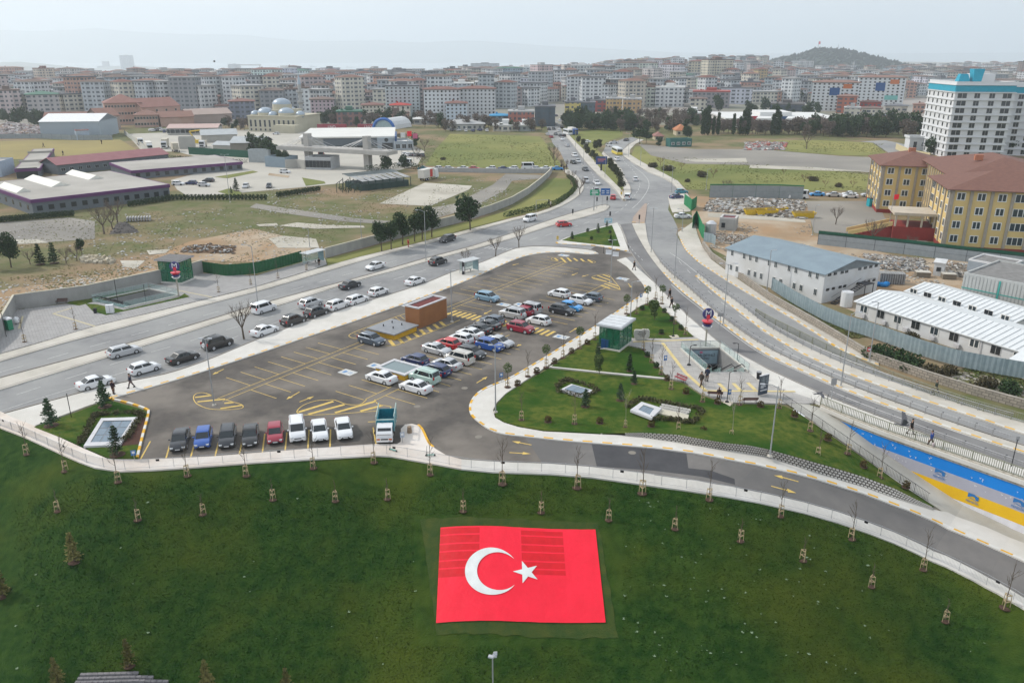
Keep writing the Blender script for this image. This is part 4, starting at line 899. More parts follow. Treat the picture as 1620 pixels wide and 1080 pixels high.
for k,px,py,a,c,lb in[
 ('estate',197,561,sta(190),'silver','silver estate driving in the middle lane of the street'),
 ('panelvan',418,493,sta(420),'white','white panel van in the street lane beside the median'),
 ('suv',492,485,sta(490),'silver','silver beige crossover driving beside the kerb cars'),
 ('sedan',554,455,sta(550),'anthracite','dark saloon driving next to the median'),
 ('sedan',657,449,sta(650),'white','white saloon driving ahead of the kerb queue'),
 ('suv',693,418,sta(700),'anthracite','dark crossover driving near the bus stop'),
 ('sedan',594,425,sta(600)+math.pi,'white','white saloon coming down the far carriageway'),
 ('minivan',708,382,sta(710)+math.pi,'anthracite','dark people carrier coming down the far carriageway'),
 ('panelvan',838,350,sta(800)+math.pi,'white','white panel van on the far carriageway near the conifers'),
 ('hatch',892,358,R(20),'red','red hatchback turning near the grass triangle'),
 ('hatch',970,315,R(80),'red','red hatchback waiting at the far junction'),
 ('panelvan',993,315,R(75),'white','white van at the far junction beside the red hatchback'),
 ('fourwheel',927,289,R(-90),'silver','white and dark pickup like car coming towards the junction'),
 ('sedan',944,292,R(-85),'white','white saloon coming down behind the green road sign'),
 ('sedan',943,304,R(-80),'silver','silver car next to the green road sign'),
 ('sedan',926,270,R(-80),'grey','grey car on the left far carriageway below the trees'),
 ('hatch',914,257,R(-75),'silver','silver hatchback on the left far carriageway'),
 ('hatch',907,259,R(-75),'black','black hatchback beside the silver one on the far carriageway'),
 ('minivan',909,248,R(-80),'white','white people carrier on the left far carriageway'),
 ('hatch',1005,286,R(85),'white','white car driving away on the right far carriageway'),
 ('hatch',976,254,R(100),'white','white hatchback right behind the yellow bus'),
 ('minivan',964,232,R(-60),'silver','silver people carrier left of the yellow bus'),
 ('sedan',971,227,R(170),'silver','silver saloon turning above the yellow bus'),
 ('sedan',991,223,R(60),'grey','grey saloon farthest up the right road'),
 ('sedan',928,226,R(160),'white','white saloon on the small link road by the trees'),
 ('sedan',1070,314,R(30),'navy','dark saloon at the corner of the green sheet fence'),
 ('hatch',1078,306,R(10),'teal','teal hatchback by the rubble yard corner'),
 ('sedan',1080,345,R(5),'white','white car with purple stripe near the leaning green fence'),
 ('sedan',882,269,R(5),'skyblue','white and blue police like car leaving the side road')]:
 car(k,px,py,a,c,lb,gt,far=py<300)
gr_='cars parked along the wall of the green field'
for i,(px,kx)in enumerate([(670,'teal'),(692,'white'),(711,'white'),(732,'white'),(751,'red'),(777,'white'),(797,'navy'),(812,'white'),(850,'white'),(863,'white')]):
 car('hatch' if i%3 else 'sedan',px,269-(i%2)*.4,R(3+180*(i%2)),kx,['teal car at the left end of the row by the green field','first white car right of the teal one by the green field wall','second white car right of the teal one by the green field wall','white car left of the red car by the green field wall','red car in the row by the green field wall','white car right of the red car by the green field wall','navy car in the row by the green field wall','white car right of the navy car by the green field wall','white car right of the minibus by the green field wall','white car at the right end of the row by the green field'][i],gr_,far=True)
car('minibus',837,268,R(2),'white','white minibus parked in the row by the green field wall',far=True)
car('minibus',640,262,R(175),'white','white minibus behind the hedge left of the green field',far=True)
car('minibus',1262,314,R(170),'white','white minibus right of the rubble yard fence',far=True)
gy='cars parked beyond the rubble yard'
for px,py,c,lb in[(1292,310,'skyblue','pale blue car right of the minibus beyond the rubble yard'),(1318,311,'silver','silver car beyond the rubble yard'),(1343,310,'white','white car behind another white car near the school yard'),(1345,313,'white','front white car near the school yard'),(1374,311,'silver','silver car beside the school corner'),(1381,313,'grey','grey car at the school corner')]:
 car('sedan',px,py,R(175),c,lb,gy,far=True)
gd='cars standing in the pale depot yard'
for px,py,c,a,lb in[(282,293,'white',0,'white car by the purple trimmed building corner'),(303,292,'navy',170,'dark blue car in the depot yard row'),(323,295,'silver',-10,'silver car on the right of the depot yard row'),(330,288,'grey',170,'dark grey car behind the silver one in the depot yard'),(389,297,'silver',-85,'silver car alone in the depot yard beside the conifer bed'),(426,297,'grey',-80,'grey white car alone in the middle of the depot yard'),(451,274,'white',-10,'white car by the small planted bed of the depot yard'),(253,261,'white',-80,'white car in front of the parked lorries'),(437,213,'white',180,'white car above the depot by the mosque')]:
 car('hatch',px,py,R(a),c,lb,gd,far=True)
rt=random.Random(8);spots=[(898,232),(890,222),(880,214),(886,216),(872,218),(884,208),(876,205),(869,206),(888,203),(881,198),(874,198),(885,192),(866,214),(892,216)]
for i,(px,py)in enumerate(spots):
 car('hatch' if i%2 else 'sedan',px+rt.uniform(-1,1),py,R(rt.choice([-82,98])),rt.choice(['white','silver','white','grey','darkred','black']),nth(i)+' nearest small car in the dense traffic before the dark glass building','far traffic on the upper street',far=True)
lots=[(240,205,266,210,10),(1240,165,1320,172,16),(850,184,880,186,6),(640,245,668,250,5),(715,207,770,209,6)]
for bi,(x0,y0,x1,y1,n_)in enumerate(lots):
 for i in range(n_):
  u=i/max(n_-1,1);px=lerp(x0,x1,u);py=lerp(y0,y1,rt.random())
  p=G(px,py,.05)if py>190 else GT(px,py)
  put_type('hatch',p+Vector((0,0,.05)),R(rt.uniform(60,120)),rt.choice(['white','white','silver','grey','navy','white']),'hatchback_car',nth(i)+' from the left of the small cars '+['left of the workshops','before the dark blue office','at the foot of the dark glass office','at the depot hedge','below the long shed roof'][bi],['cars left of the workshops','cars of the far lot','cars at the glass building','cars at the depot hedge','cars below the shed'][bi],far=True,cat='car')
# ---- dropside truck with blue body
def wheel_set(t,pts,r=.4,w=.24):
 for x,y in pts:
  mb=MB();mb.bar((0,-w/2,0),(0,w/2,0),r,14);o=mb.build('wheel',tyre_m,t,(x,y,r));R_('bar','rim',rim_m,o,(0,-w/2-.01,0),(0,w/2+.01,0),r*.5,10)
def cabover(mb,x0,L,W,z0,z1,slope=.25):
 hw=W/2;prof=[(x0,z0),(x0+L,z0),(x0+L+.05,z0+.8),(x0+L-slope,z1-.12),(x0+L-slope-.25,z1),(x0+.05,z1),(x0,z1-.1)]
 n=len(prof);mb.add([(x,hw*(1 if z<z1-.5 else .94),z)for x,z in prof]+[(x,-hw*(1 if z<z1-.5 else .94),z)for x,z in prof],[tuple(range(n-1,-1,-1)),tuple(range(n,2*n))]+[(i,(i+1)%n,n+(i+1)%n,n+i)for i in range(n)])
p=G(612,685,.02);t=empty('dropside_truck',p,R(-86),'small white truck with tall teal dropside body parked by the promenade','truck')
mb=MB();cabover(mb,1.3,1.5,1.8,.5,1.98,.5);mb.box((2.75,0,.62),(.5,1.78,.5));mb.build('cab',MATS['paint_white'],t)
R_('add','windscreen',cglass,t,[(2.87,-.78,1.18),(2.87,.78,1.18),(2.42,.72,1.82),(2.42,-.72,1.82)],[(0,1,2,3)])
for sy in(-1,1):
 R_('add','side_window',cglass,t,[(2.7,sy*.915,1.2),(1.7,sy*.915,1.2),(1.75,sy*.865,1.8),(2.35,sy*.865,1.8)],[(0,1,2,3),(3,2,1,0)])
 Q_('headlight',M('amber_lamp',(.45,.12,.04),.3),t,(3.0,sy*.66,.72),(.08,.34,.18))
 Q_('mirror',tM,t,(2.6,sy*1.05,1.35),(.06,.16,.3))
Q_('grille',tM,t,(3.01,0,.72),(.06,.8,.14))
teal=M('teal_body_paint',(.015,.20,.27),.5,(.01,.15,.2),3);pale=M('pale_body_frame',(.42,.55,.52),.6)
mb=MB();mb.box((-.6,0,.82),(3.7,1.9,.1));mb.box((1.2,0,1.55),(.08,1.9,1.3));mb.box((-2.4,0,1.45),(.08,1.9,1.1))
for sy in(-1,1):mb.box((-.6,sy*.96,1.45),(3.6,.07,1.15))
mb.build('dropside_body',teal,t)
mb=MB()
for sy in(-1,1):
 for x in(-2.35,-1.2,0,1.15):mb.box((x,sy*1.02,1.75),(.08,.05,1.9))
 mb.box((-.6,sy*.99,2.68),(3.7,.07,.1))
mb.box((1.22,0,2.28),(.09,1.95,.12));mb.build('rack',pale,t)
Q_('chassis',tM,t,(.2,0,.62),(5.0,.8,.16))
wheel_set(t,[(2.25,.78),(2.25,-.78),(-1.5,.78),(-1.5,-.78)],.34)
# ---- bus, lorries
def bus(px,py,ang,L,label,lower,upper,z=.05,W=2.55,H=3.1):
 p=G(px,py,z);t=empty('bus',p,ang,label,'bus')
 Q_('lower_body',MATS['paint_'+lower],t,(0,0,.85),(L,W,1.1))
 mb=MB();mb.box((0,0,1.41+.72),(L-.02,W-.02,1.42));mb.box((0,0,2.95),(L-.5,W-.4,.25));mb.build('upper_body',MATS['paint_'+upper],t)
 for sy in(-1,1):
  Q_('side_windows',cglass,t,(0,sy*(W/2-.005),2.05),(L-1,.05,.85))
 for sx in(-1,1):Q_('end_window',cglass,t,(sx*(L/2),0,2.0),(.06,W*.86,1.1))
 for sy in(-1,1):Q_('taillight',lampr,t,(-L/2-.02,sy*W*.34,.9),(.06,.3,.3))
 wheel_set(t,[(L*.3,W/2-.15),(L*.3,-W/2+.15),(-L*.28,W/2-.15),(-L*.28,-W/2+.15)],.48)
 return t
bus(976,244,R(97),10,'white and yellow bus going up the right far carriageway','yellow','white')
bus(898,213,R(-75),9,'white coach in the far traffic left of the dark pines','white','white')
for x0,x1,lb in((503,549,'long red lorry trailer with white letters parked left behind the depot roof'),(567,600,'long red lorry trailer with white letters parked behind the blue arched entrance')):
 a,b=G(x0,207.5,.04),G(x1,207.5,.04);t=empty('red_trailer',(a+b)/2,0,lb,'trailer');L=(b-a).length
 Q_('trailer_body',MATS['paint_darkred'],t,(0,0,2.4),(L,2.5,3.0));wheel_set(t,[(-L*.4,-1),(-L*.3,-1),(L*.35,-1),(L*.25,-1),(-L*.4,1),(L*.35,1)],.5)
 text('LNO','trailer_lettering',2.2,MATS['paint_white'],t,(0,-1.27,2.3),(1,0,0),(0,0,1))
def lorry(px,py,ang,label,cabc,boxc,L=12,Hb=3.9,hascab=True,z=.06,trailer=True):
 p=G(px,py,z);t=empty('lorry',p,ang,label,'lorry')
 if hascab:
  mb=MB();cabover(mb,L/2-2.2,2.1,2.45,.5,3.4,.2);mb.build('cab',MATS['paint_'+cabc],t)
  Q_('windscreen',cglass,t,(L/2-.06,0,2.3),(.12,2.15,.9))
  Q_('grille',tM,t,(L/2-.0,0,1.1),(.1,1.6,.7))
 if trailer:Q_('box_body',boxc,t,(-1.3,0,.95+(Hb-1)/2),(L-2.8,2.5,Hb-1))
 Q_('chassis',tM,t,(-.3,0,.8),(L-1,1,.25))
 wheel_set(t,[(x,y)for x in(L/2-1.2,-L/2+1.6,-L/2+2.9)for y in(-1.05,1.05)],.5)
 return t
wbox=M('trailer_white',(.62,.60,.56),.6);cbox=M('trailer_cream',(.50,.46,.38),.7)
lorry(236,238,R(-62),'white lorry with long box beside the pale yard wall','white',wbox,13)
lorry(222,229,R(-62),'white lorry cab standing behind the long box lorry','white',cbox,9,3.2)
lorry(262,234,R(-75),'white tipper lorry in the middle of the lorry yard','white',cbox,10,4.2)
lorry(322,233,R(-80),'white lorry cab near the yellow machine in the lorry yard','white',cbox,8,3.0)
lorry(278,240,R(-60),'cream box trailer without cab in the lorry yard','white',cbox,9,3.9,hascab=False)
lorry(509,250,R(-80),'red lorry tractor standing under the concrete canopy','red',tM,6.5,1.6)
t=lorry(678,284,R(62),'white box lorry with red stripe on the soil track','white',wbox,9.5,3.9)
Q_('red_stripe',MATS['paint_red'],t,(.0,-1.26,2.4),(1.6,.03,2.6))
lorry(906,213,R(-70),'white lorry with blue front in the far traffic beside the pines','blue',wbox,9,3.9)
# ================================================================ FLAG ON THE LAWN
rnd=random.Random(11)
FC=[GW(697,836),GW(942,839),GW(958,986),GW(690,987)]
def fpt(u,v,off=.12): # u 0..1.5 from the left, v 0..1 from the top
 p=FC[0].lerp(FC[1],u/1.5).lerp(FC[3].lerp(FC[2],u/1.5),v);return Vector((p.x,p.y,lawn_z(p.x,p.y)+off))
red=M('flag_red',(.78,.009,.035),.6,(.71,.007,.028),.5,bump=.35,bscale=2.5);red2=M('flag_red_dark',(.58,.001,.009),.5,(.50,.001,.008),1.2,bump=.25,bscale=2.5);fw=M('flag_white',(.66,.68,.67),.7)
t=empty('flag',fpt(.75,.5),0,'huge red flag with white crescent and star spread on the green slope','flag')
NU,NV=90,60;vs=[];fs=[];mi=[];o=t.location
for j in range(NV+1):
 for i in range(NU+1):
  u=1.5*i/NU;v=j/NV;z=.03+.02*noise.noise(Vector((u*9,v*3,2)))+.012*noise.noise(Vector((u*30,v*30,5)))
  vs.append(fpt(u,v,.12+z)-o)
for j in range(NV):
 for i in range(NU):
  a=j*(NU+1)+i;fs.append((a,a+NU+1,a+NU+2,a+1));u=1.5*(i+.5)/NU;v=(j+.5)/NV
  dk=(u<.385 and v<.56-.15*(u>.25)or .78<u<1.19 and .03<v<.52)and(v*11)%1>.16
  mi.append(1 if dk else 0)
pydata('cloth',vs,fs,[red,red2],t,mi=mi,smooth=True)
mb=MB()
def arc(cx,cy,r,a0,a1,n):return[(cx+r*math.cos(a0+(a1-a0)*i/n),cy+r*math.sin(a0+(a1-a0)*i/n))for i in range(n+1)]
al=math.acos((.25**2+.0625**2-.2**2)/(2*.25*.0625));be=math.atan2(.25*math.sin(al),.25*math.cos(al)-.0625)
out=arc(.5,.5,.25,al,2*math.pi-al,60);inn=arc(.5625,.5,.2,be,2*math.pi-be,60)
n=61;mb.add([fpt(u,v,.215)-o for u,v in out]+[fpt(u,v,.215)-o for u,v in inn],[(i,i+1,n+i+1,n+i)for i in range(60)]);mb.build('crescent',fw,t)
mb=MB();st_=[(.8208+(.125 if k%2==0 else .0478)*math.cos(math.pi+k*math.pi/5),.5+(.125 if k%2==0 else .0478)*math.sin(math.pi+k*math.pi/5))for k in range(10)]
mb.add([fpt(.8208,.5,.22)-o]+[fpt(u,v,.22)-o for u,v in st_],[(0,i+1,(i+1)%10+1)for i in range(10)]);mb.build('star',fw,t)
mown=M('mown_grass',(.050,.066,.010),.95,(.022,.050,.008),.8,bump=.8,bscale=8,detail=8)
def lawn_sheet(name,quad,mat,off,nu=24,nv=16):
 Q=[GW(*q)for q in quad];vs=[];fs=[]
 for j in range(nv+1):
  for i in range(nu+1):
   p=Q[0].lerp(Q[1],i/nu).lerp(Q[3].lerp(Q[2],i/nu),j/nv);w_=.25*noise.noise(Vector((p.x*.8,p.y*.8,1)))
   x,y=p.x+w_*(i in(0,nu)),p.y+w_*(j in(0,nv));vs.append((x,y,lawn_z(x,y)+off))
 for j in range(nv):
  for i in range(nu):a=j*(nu+1)+i;fs.append((a,a+nu+1,a+nu+2,a+1))
 return struct(pydata(name,vs,fs,mat,smooth=True))
lawn_sheet('mown_margin',[(665,822),(946,826),(978,1010),(691,1004)],mown,.045)
# ================================================================ TREES AND PLANTS
bark=M('bark',(.13,.10,.075),.95,(.08,.065,.05),6);barkp=M('bark_pale',(.30,.28,.20),.9,(.22,.21,.15),5);wood=M('stake_wood',(.42,.33,.20),.9);mulch=M('mulch_soil',(.085,.05,.035),.95,(.05,.03,.022),5)
twig=M('twigs',(.16,.125,.10),.95,(.10,.08,.065),2);twigr=M('twigs_red',(.20,.10,.07),.95,(.12,.07,.05),2)
leafd=M('leaf_dark',(.018,.042,.014),.9,(.035,.065,.02),1.3,lo=.4,hi=.6);leafg=M('leaf_green',(.05,.095,.025),.9,(.09,.12,.035),1.5);leafo=M('leaf_olive',(.12,.12,.035),.9,(.17,.15,.05),2)
leafr=M('leaf_rust',(.10,.055,.02),.9,(.06,.06,.018),4);needle=M('needles',(.025,.055,.03),.9,(.05,.085,.035),2)
def leaves(mb,c,r,n,s,rg,flat_=1.,mi=0,shell=.35):
 for _ in range(n):
  while True:
   d=Vector((rg.uniform(-1,1),rg.uniform(-1,1),rg.uniform(-1,1)))
   if shell<d.length<=1:break
  if noise.noise(d*2.2+Vector(c)*.7)<-.18:continue
  p=Vector(c)+Vector((d.x*r[0],d.y*r[1],d.z*r[2]));k=s*rg.uniform(.6,1.35)
  a=Vector((rg.gauss(0,1),rg.gauss(0,1),rg.gauss(0,1)*flat_)).normalized();b=a.orthogonal().normalized();b=(Matrix.Rotation(rg.uniform(0,6.3),3,a)@b);e=a.cross(b)
  mb.add([p+b*k,p+e*k*.7,p-b*k,p-e*k*.7],[(0,1,2,3)],mi)
def branchy(mb,p,d,L,r,lev,rg,spread=.5,mi=0,up=.15):
 q=p+d*L;mb.bar(p,q,r,4 if lev<2 else 5,mi,r*.62)
 if lev==0:return
 for k in range(rg.choice([2,3,3])):
  nd=(d+Vector((rg.uniform(-1,1),rg.uniform(-1,1),rg.uniform(-.3,.8)))*spread+Vector((0,0,up))).normalized()
  branchy(mb,p.lerp(q,rg.uniform(.6,1)),nd,L*rg.uniform(.6,.85),r*.6,lev-1,rg,spread,mi,up)
PROTO={}
def proto(name,parts,cat,loc=(0,0,-500)):
 """parts: (name, MB, material)"""
 PROTO[name]=[(nm,m_)for nm,m_ in[(nm,mb_to_mesh(nm,mb,mt))for nm,mb,mt in parts]],cat
def mb_to_mesh(nm,mb,mt):
 me=bpy.data.meshes.new(nm);me.from_pydata(mb.v,[],mb.f);me.update()
 for p,i in zip(me.polygons,mb.m):p.material_index=i
 for m in(mt if isinstance(mt,(list,tuple))else[mt]):me.materials.append(m)
 return me
def put(pname,kind,loc,label,group=None,rz=None,s=1.):
 ps,cat=PROTO[pname];t=empty(kind,loc,rnd.uniform(0,6.28)if rz is None else rz,label,cat,group);t.scale=(s,)*3 if not isinstance(s,tuple)else s
 for nm,me in ps:o=bpy.data.objects.new(nm,me);COL.objects.link(o);o.parent=t
 return t
def stakes(mb,h=1.15,r=.3,lev=2):
 P=[Vector((r*math.cos(a),r*math.sin(a),0))for a in(.3,2.4,4.5)]
 for p in P:mb.bar(p,p*.82+Vector((0,0,h)),.03,4)
 for k in range(lev):
  z=h*(1-k*.45)-.05
  for i in range(3):mb.box(((P[i]+P[(i+1)%3])*.42+Vector((0,0,z))),((P[i]-P[(i+1)%3]).length*.9,.04,.07),math.atan2((P[i]-P[(i+1)%3]).y,(P[i]-P[(i+1)%3]).x))
def sapling(name,H,seed,lv=2,st=True,pale=False,sm=1.15):
 rg=random.Random(seed);a=MB();a.tube([(0,0,0),(.03,.02,H*.3),(0,0,H*.55)],[.045,.035,.028],5)
 for k in range(9):
  z=H*(.42+.055*k);d=Vector((rg.uniform(-1,1),rg.uniform(-1,1),rg.uniform(1.0,2.2))).normalized();branchy(a,Vector((0,0,z)),d,H*.16,.018,lv-1,rg,.5)
 a.tube([(0,0,H*.55),(.02,0,H)],[.028,.008],4);parts=[('stem',a,barkp if pale else bark)]
 if st:b=MB();stakes(b,sm);parts.append(('stakes',b,wood))
 c=MB();c.sphere((0,0,0),.42,9,5,0,(1,1,.18));parts.append(('mulch_ring',c,mulch));proto(name,parts,'sapling')
for i in range(3):sapling('sap%d'%i,3.6+i*.3,20+i);sapling('stk%d'%i,2.5,30+i,1)
sapling('sapbig',5.6,44,3,True,True)
for i in range(2): # lollipop tree
 rg=random.Random(50+i);a=MB();a.tube([(0,0,0),(0,0,2.2)],[.045,.035],5);l=MB();leaves(l,(0,0,2.7),(.62,.62,.72),520,.085,rg);b=MB();stakes(b,1.2);c=MB();c.sphere((0,0,0),.45,9,5,0,(1,1,.18))
 proto('ball%d'%i,[('stem',a,bark),('crown',l,leafg),('stakes',b,wood),('mulch_ring',c,mulch)],'tree')
for i,mt in enumerate((leafr,leafd)):
 rg=random.Random(60+i);l=MB();leaves(l,(0,0,.38),(.42,.42,.42),420,.075,rg);c=MB();c.sphere((0,0,0),.5,9,5,0,(1,1,.14));proto('shrub%d'%i,[('foliage',l,mt),('mulch_ring',c,mulch)],'shrub')
def conifer(name,H,W,mt,seed,n=900,s=.11,skirt=.1):
 rg=random.Random(seed);a=MB();a.bar((0,0,0),(0,0,H),.06*H/3,5,0,.01);l=MB();tiers=int(H*3.2)
 for k in range(tiers):
  z=lerp(skirt*H,H*.97,k/tiers);rr=W/2*(1-k/tiers)**.85+.05;nb=max(int(n/tiers/9),3)
  for b_ in range(nb):
   an=rg.uniform(0,6.28);L=rr*rg.uniform(.65,1.15);droop=rg.uniform(-.05,.3)
   for m_ in range(9):
    u=(m_+.5)/9;p=Vector((math.cos(an)*L*u,math.sin(an)*L*u,z+droop*L*u+rg.uniform(-.06,.06)));kx=s*rg.uniform(.7,1.3)
    q=Vector((rg.gauss(0,1),rg.gauss(0,1),rg.gauss(0,.6))).normalized()*kx;w_=q.orthogonal().normalized()*kx*.6;l.add([p-q,p+w_,p+q,p-w_],[(0,1,2,3)])
 c=MB();c.sphere((0,0,0),W*.42,9,5,0,(1,1,.12));proto(name,[('trunk',a,bark),('foliage',l,mt),('mulch_ring',c,mulch)],'conifer')
conifer('fir',3.4,1.9,needle,70,1500);conifer('fir_thin',2.3,.95,needle,71,1100,.09);conifer('larch',3.0,1.3,leafo,72,1200,.1);conifer('cone',2.6,1.3,leafd,73,1400,.1)
def broad(name,H,W,mt,seed,n=2600,s=.28,trunk=.35,clumps=9,tall=1.):
 rg=random.Random(seed);a=MB();hb=H*trunk;a.tube([(0,0,0),(.1,.05,hb),(0,.1,H*.72)],[.05*H/2.2,.04*H/2.2,.02*H/2.2],6)
 l=MB()
 for k in range(clumps):
  an=rg.uniform(0,6.28);rr=W*.30*rg.uniform(.2,1);z=rg.uniform(hb+H*.12,H*.86);cr_=W*rg.uniform(.2,.32)
  c=Vector((rr*math.cos(an),rr*math.sin(an),z));a.bar((0,0,lerp(hb,z,.3)),c,.02*H/2.2,4,0,.01);leaves(l,c,(cr_,cr_,cr_*tall),n//clumps,s,rg)
 proto(name,[('trunk',a,bark),('crown',l,mt)],'tree')
broad('dark0',6.5,4.2,leafd,80,2400,.20,.3,10,1.2);broad('dark1',7.5,4.8,leafd,81,2600,.22,.28,11,1.1);broad('big0',9.5,7.,leafd,82,2800,.33,.2,12,1.)
broad('wood0',11,9,leafd,83,1500,.55,.12,9);broad('wood1',10,9,M('leaf_pinegreen',(.03,.06,.03),.9,(.05,.075,.03),.5),84,1500,.55,.12,9)
broad('pine',8,9.5,leafd,85,1700,.42,.45,12,.45);broad('med',4.5,4.2,M('leaf_bronze',(.06,.055,.025),.9,(.04,.055,.02),1.),86,1200,.26,.25,8)
broad('brown0',8,8,twig,88,900,.42,.2,9);broad('brown1',9,7.5,M('twig_mauve',(.12,.09,.08),.95,(.17,.14,.12),.4),89,800,.42,.2,8)
broad('bushy',2.4,2.1,leafg,87,1400,.11,.12,8,1.1)
def bare(name,H,W,mt,seed,lv=4,s0=.14):
 rg=random.Random(seed);a=MB();a.tube([(0,0,0),(.1,0,H*.28)],[s0*1.3,s0],6);b=MB()
 for k in range(7):an=k*.9+rg.uniform(-.3,.3);branchy(b,Vector((.1,0,H*.26)),Vector((math.cos(an)*W/H*.8,math.sin(an)*W/H*.8,1)).normalized(),H*.26,s0*.55,lv,rg,.55)
 proto(name,[('trunk',a,mt),('branches',b,mt)],'tree')
bare('bare0',6.5,6,twig,90,4);bare('bare1',6.0,6.5,twig,91,4);bare('barebush',3.2,5,twigr,92,4,.05);bare('street0',5.2,3.2,bark,93,3,.1);bare('street1',5.0,3.6,bark,94,3,.09)
for i in range(2): # cypress column
 rg=random.Random(96+i);a=MB();a.bar((0,0,0),(0,0,6),.15,5);l=MB()
 for k in range(9):leaves(l,(rg.uniform(-.2,.2),rg.uniform(-.2,.2),1.6+k*1.25),(1.3*(1-.07*abs(k-3)),1.3*(1-.07*abs(k-3)),1.3),150,.36,rg)
 proto('cypress%d'%i,[('trunk',a,bark),('crown',l,leafd)],'cypress')
for i in range(2): # low bush
 rg=random.Random(98+i);l=MB()
 for k in range(6):leaves(l,(rg.uniform(-1.2,1.2),rg.uniform(-.8,.8),.6),(1.1,.9,.7),170,.16,rg)
 proto('bush%d'%i,[('foliage',l,(leafd,M('bush_brown',(.09,.075,.035),.95,(.05,.045,.025),1.5))[i])],'bush')
rg=random.Random(5);l=MB();leaves(l,(0,0,.8),(.55,.55,.85),260,.16,rg);a=MB();a.bar((0,0,0),(0,0,.8),.05,5);proto('hedgeling',[('trunk',a,bark),('crown',l,leafd)],'shrub')
rnd=random.Random(21)
lab=['in front of the street corner of the fence','left of the west skylight garden','below the west garden corner','below the dark grey saloon','below the black saloons','below the white saloon with tinted grille','below the dropside truck','below the two parked scooters','left of the arrow on the lower road','below the start of the dark asphalt patch','in the middle below the dark asphalt patch','below the end of the dark asphalt patch','below the double arrows of the lower road','on the right third of the fence','second last along the fence on the right','last along the fence on the right']
for i,(px,py)in enumerate([(43,718),(103,745),(187,762),(297,752),(390,752),(496,740),(592,731),(681,750),(795,765),(913,771),(1016,780),(1122,790),(1234,816),(1347,852),(1460,900),(1590,961)]):
 put('sap%d'%(i%3),'sapling',GW(px,py),'staked bare sapling close to the fence '+lab[i],'staked saplings along the fence',s=1.25 if i in(8,9,10,15)else 1.05)
lab=['far left on the slope','left below the west garden corner','below the blue hatchback','below the gap between black saloons and burgundy car','below the front white saloons','left above the flag, below the truck','nearest above the top left corner of the flag','above the star of the flag','right above the top right corner of the flag','first to the right of the flag','second to the right of the flag','third to the right of the flag','fourth to the right of the flag','fifth and lowest to the right of the flag']
for i,(px,py)in enumerate([(92,808),(218,822),(321,813),(432,790),(531,792),(613,789),(733,808),(856,810),(963,822),(1068,836),(1171,855),(1270,886),(1378,927),(1495,982)]):
 put('stk%d'%(i%3),'sapling',GW(px,py),'thin sapling in a wooden stake frame '+lab[i],'staked saplings in the lawn')
for px,py,s,lb in[(118,888,1.15,'young leaning larch left in the lawn with bare top'),(4,942,1.2,'young larch at the left edge of the lawn'),(92,1082,1.,'young larch beside the grey block edging at the bottom'),(205,1052,1.,'young larch above the grey block edging'),(328,1085,1.,'young larch right of the grey block edging'),(455,1098,1.,'young larch at the bottom edge left of the flag')]:put('larch','larch',GW(px,py),lb,'young larches in the lawn',s=s)
gs_=[(825,664),(909,670),(989,675),(1072,682),(1157,694),(1111,635),(1170,640),(1232,645),(1282,681),(1294,722),(1341,717),(1392,755),(835,595),(891,566),(941,537),(1007,496),(1037,472),(1084,529),(1018,553),(1031,573),(1046,592),(1062,615)]
gl_=['by the round pavement bend','below the twin skylight','left of the framed skylight','below the block lined skylight','tall pale one at the lower garden pavement','beside the occupied bench','beside the empty bench','at the top of the ramp railing','inside the railing near its top','lower down inside the garden near the railing','halfway down the ramp railing','near the lower end of the ramp railing','on the garden pavement near its bend','on the garden pavement level with the twin skylight','on the garden pavement beside the glass lift','on the garden pavement behind the glass lift','at the tip of the garden triangle','near the metro sign','in front of the inscribed boulder','right of the lower glass lift lawn','where the narrow path meets the plaza','beside the red bench']
for i,(px,py)in enumerate(gs_):
 big=i in(4,2);z=.2
 p=G(px,py,z)if i<9 or i>11 else GL(px,py,.5)
 put('sapbig' if big else 'sap%d'%(i%3),'sapling',p,'staked bare sapling '+gl_[i],'staked saplings in the metro garden',s=1. if not big else(.95 if i==4 else .75))
for i,(px,py)in enumerate([(864,581),(917,551),(991,496),(1024,482),(1047,480),(1068,512),(803,612)]):
 put('ball%d'%(i%2),'ball_tree',G(px,py,.2),'small round crowned tree '+['at the end of the narrow garden path','left of the glass lift','behind the glass lift','left at the tip of the triangle lawn','right at the tip of the triangle lawn','beside the black lamp on the triangle lawn','at the blue sign by the lot exit'][i],'round crowned trees of the metro garden')
sl=[(877,574),(904,558),(929,544),(1016,490),(1051,494),(1063,507),(1077,521),(1046,528),(1024,564),(1038,581),(819,609),(849,589),(1055,601),(1085,622),(1135,638),(1203,643),(867,667),(949,669),(1030,674),(1113,684),(1257,658),(1310,695),(1366,738),(1433,770),(930,366),(936,379),(965,369)]
ln=['at the path end of the middle lawn','by the pavement of the middle lawn','left of the blue box at the glass lift','on the left edge of the triangle lawn tip','on the right edge near the triangle tip','on the right edge of the triangle lawn','low on the right edge of the triangle lawn','right of the inscribed boulder','on the middle lawn by the plaza edge','on the middle lawn above the narrow path','by the pavement bend near the ball tree','below the start of the narrow path','where the narrow path meets the plaza','below the red bench','left of the lamp on the pale pad','right of the empty bench','first in the lower row from the left','second in the lower row from the left','third in the lower row below the framed skylight','fourth in the lower row','near the top of the bank by the railing','in the middle of the bank by the railing','low on the bank by the railing','lowest on the bank by the railing','top left on the grass traffic triangle','bottom of the grass traffic triangle','right side of the grass traffic triangle']
for i,(px,py)in enumerate(sl):
 p=GL(px,py,.6)if 20<=i<=23 else G(px,py,.2);put('shrub%d'%(1 if 2<i<10 or i>23 else 0),'round_shrub',p,'small round clipped shrub '+ln[i],'clipped round shrubs')
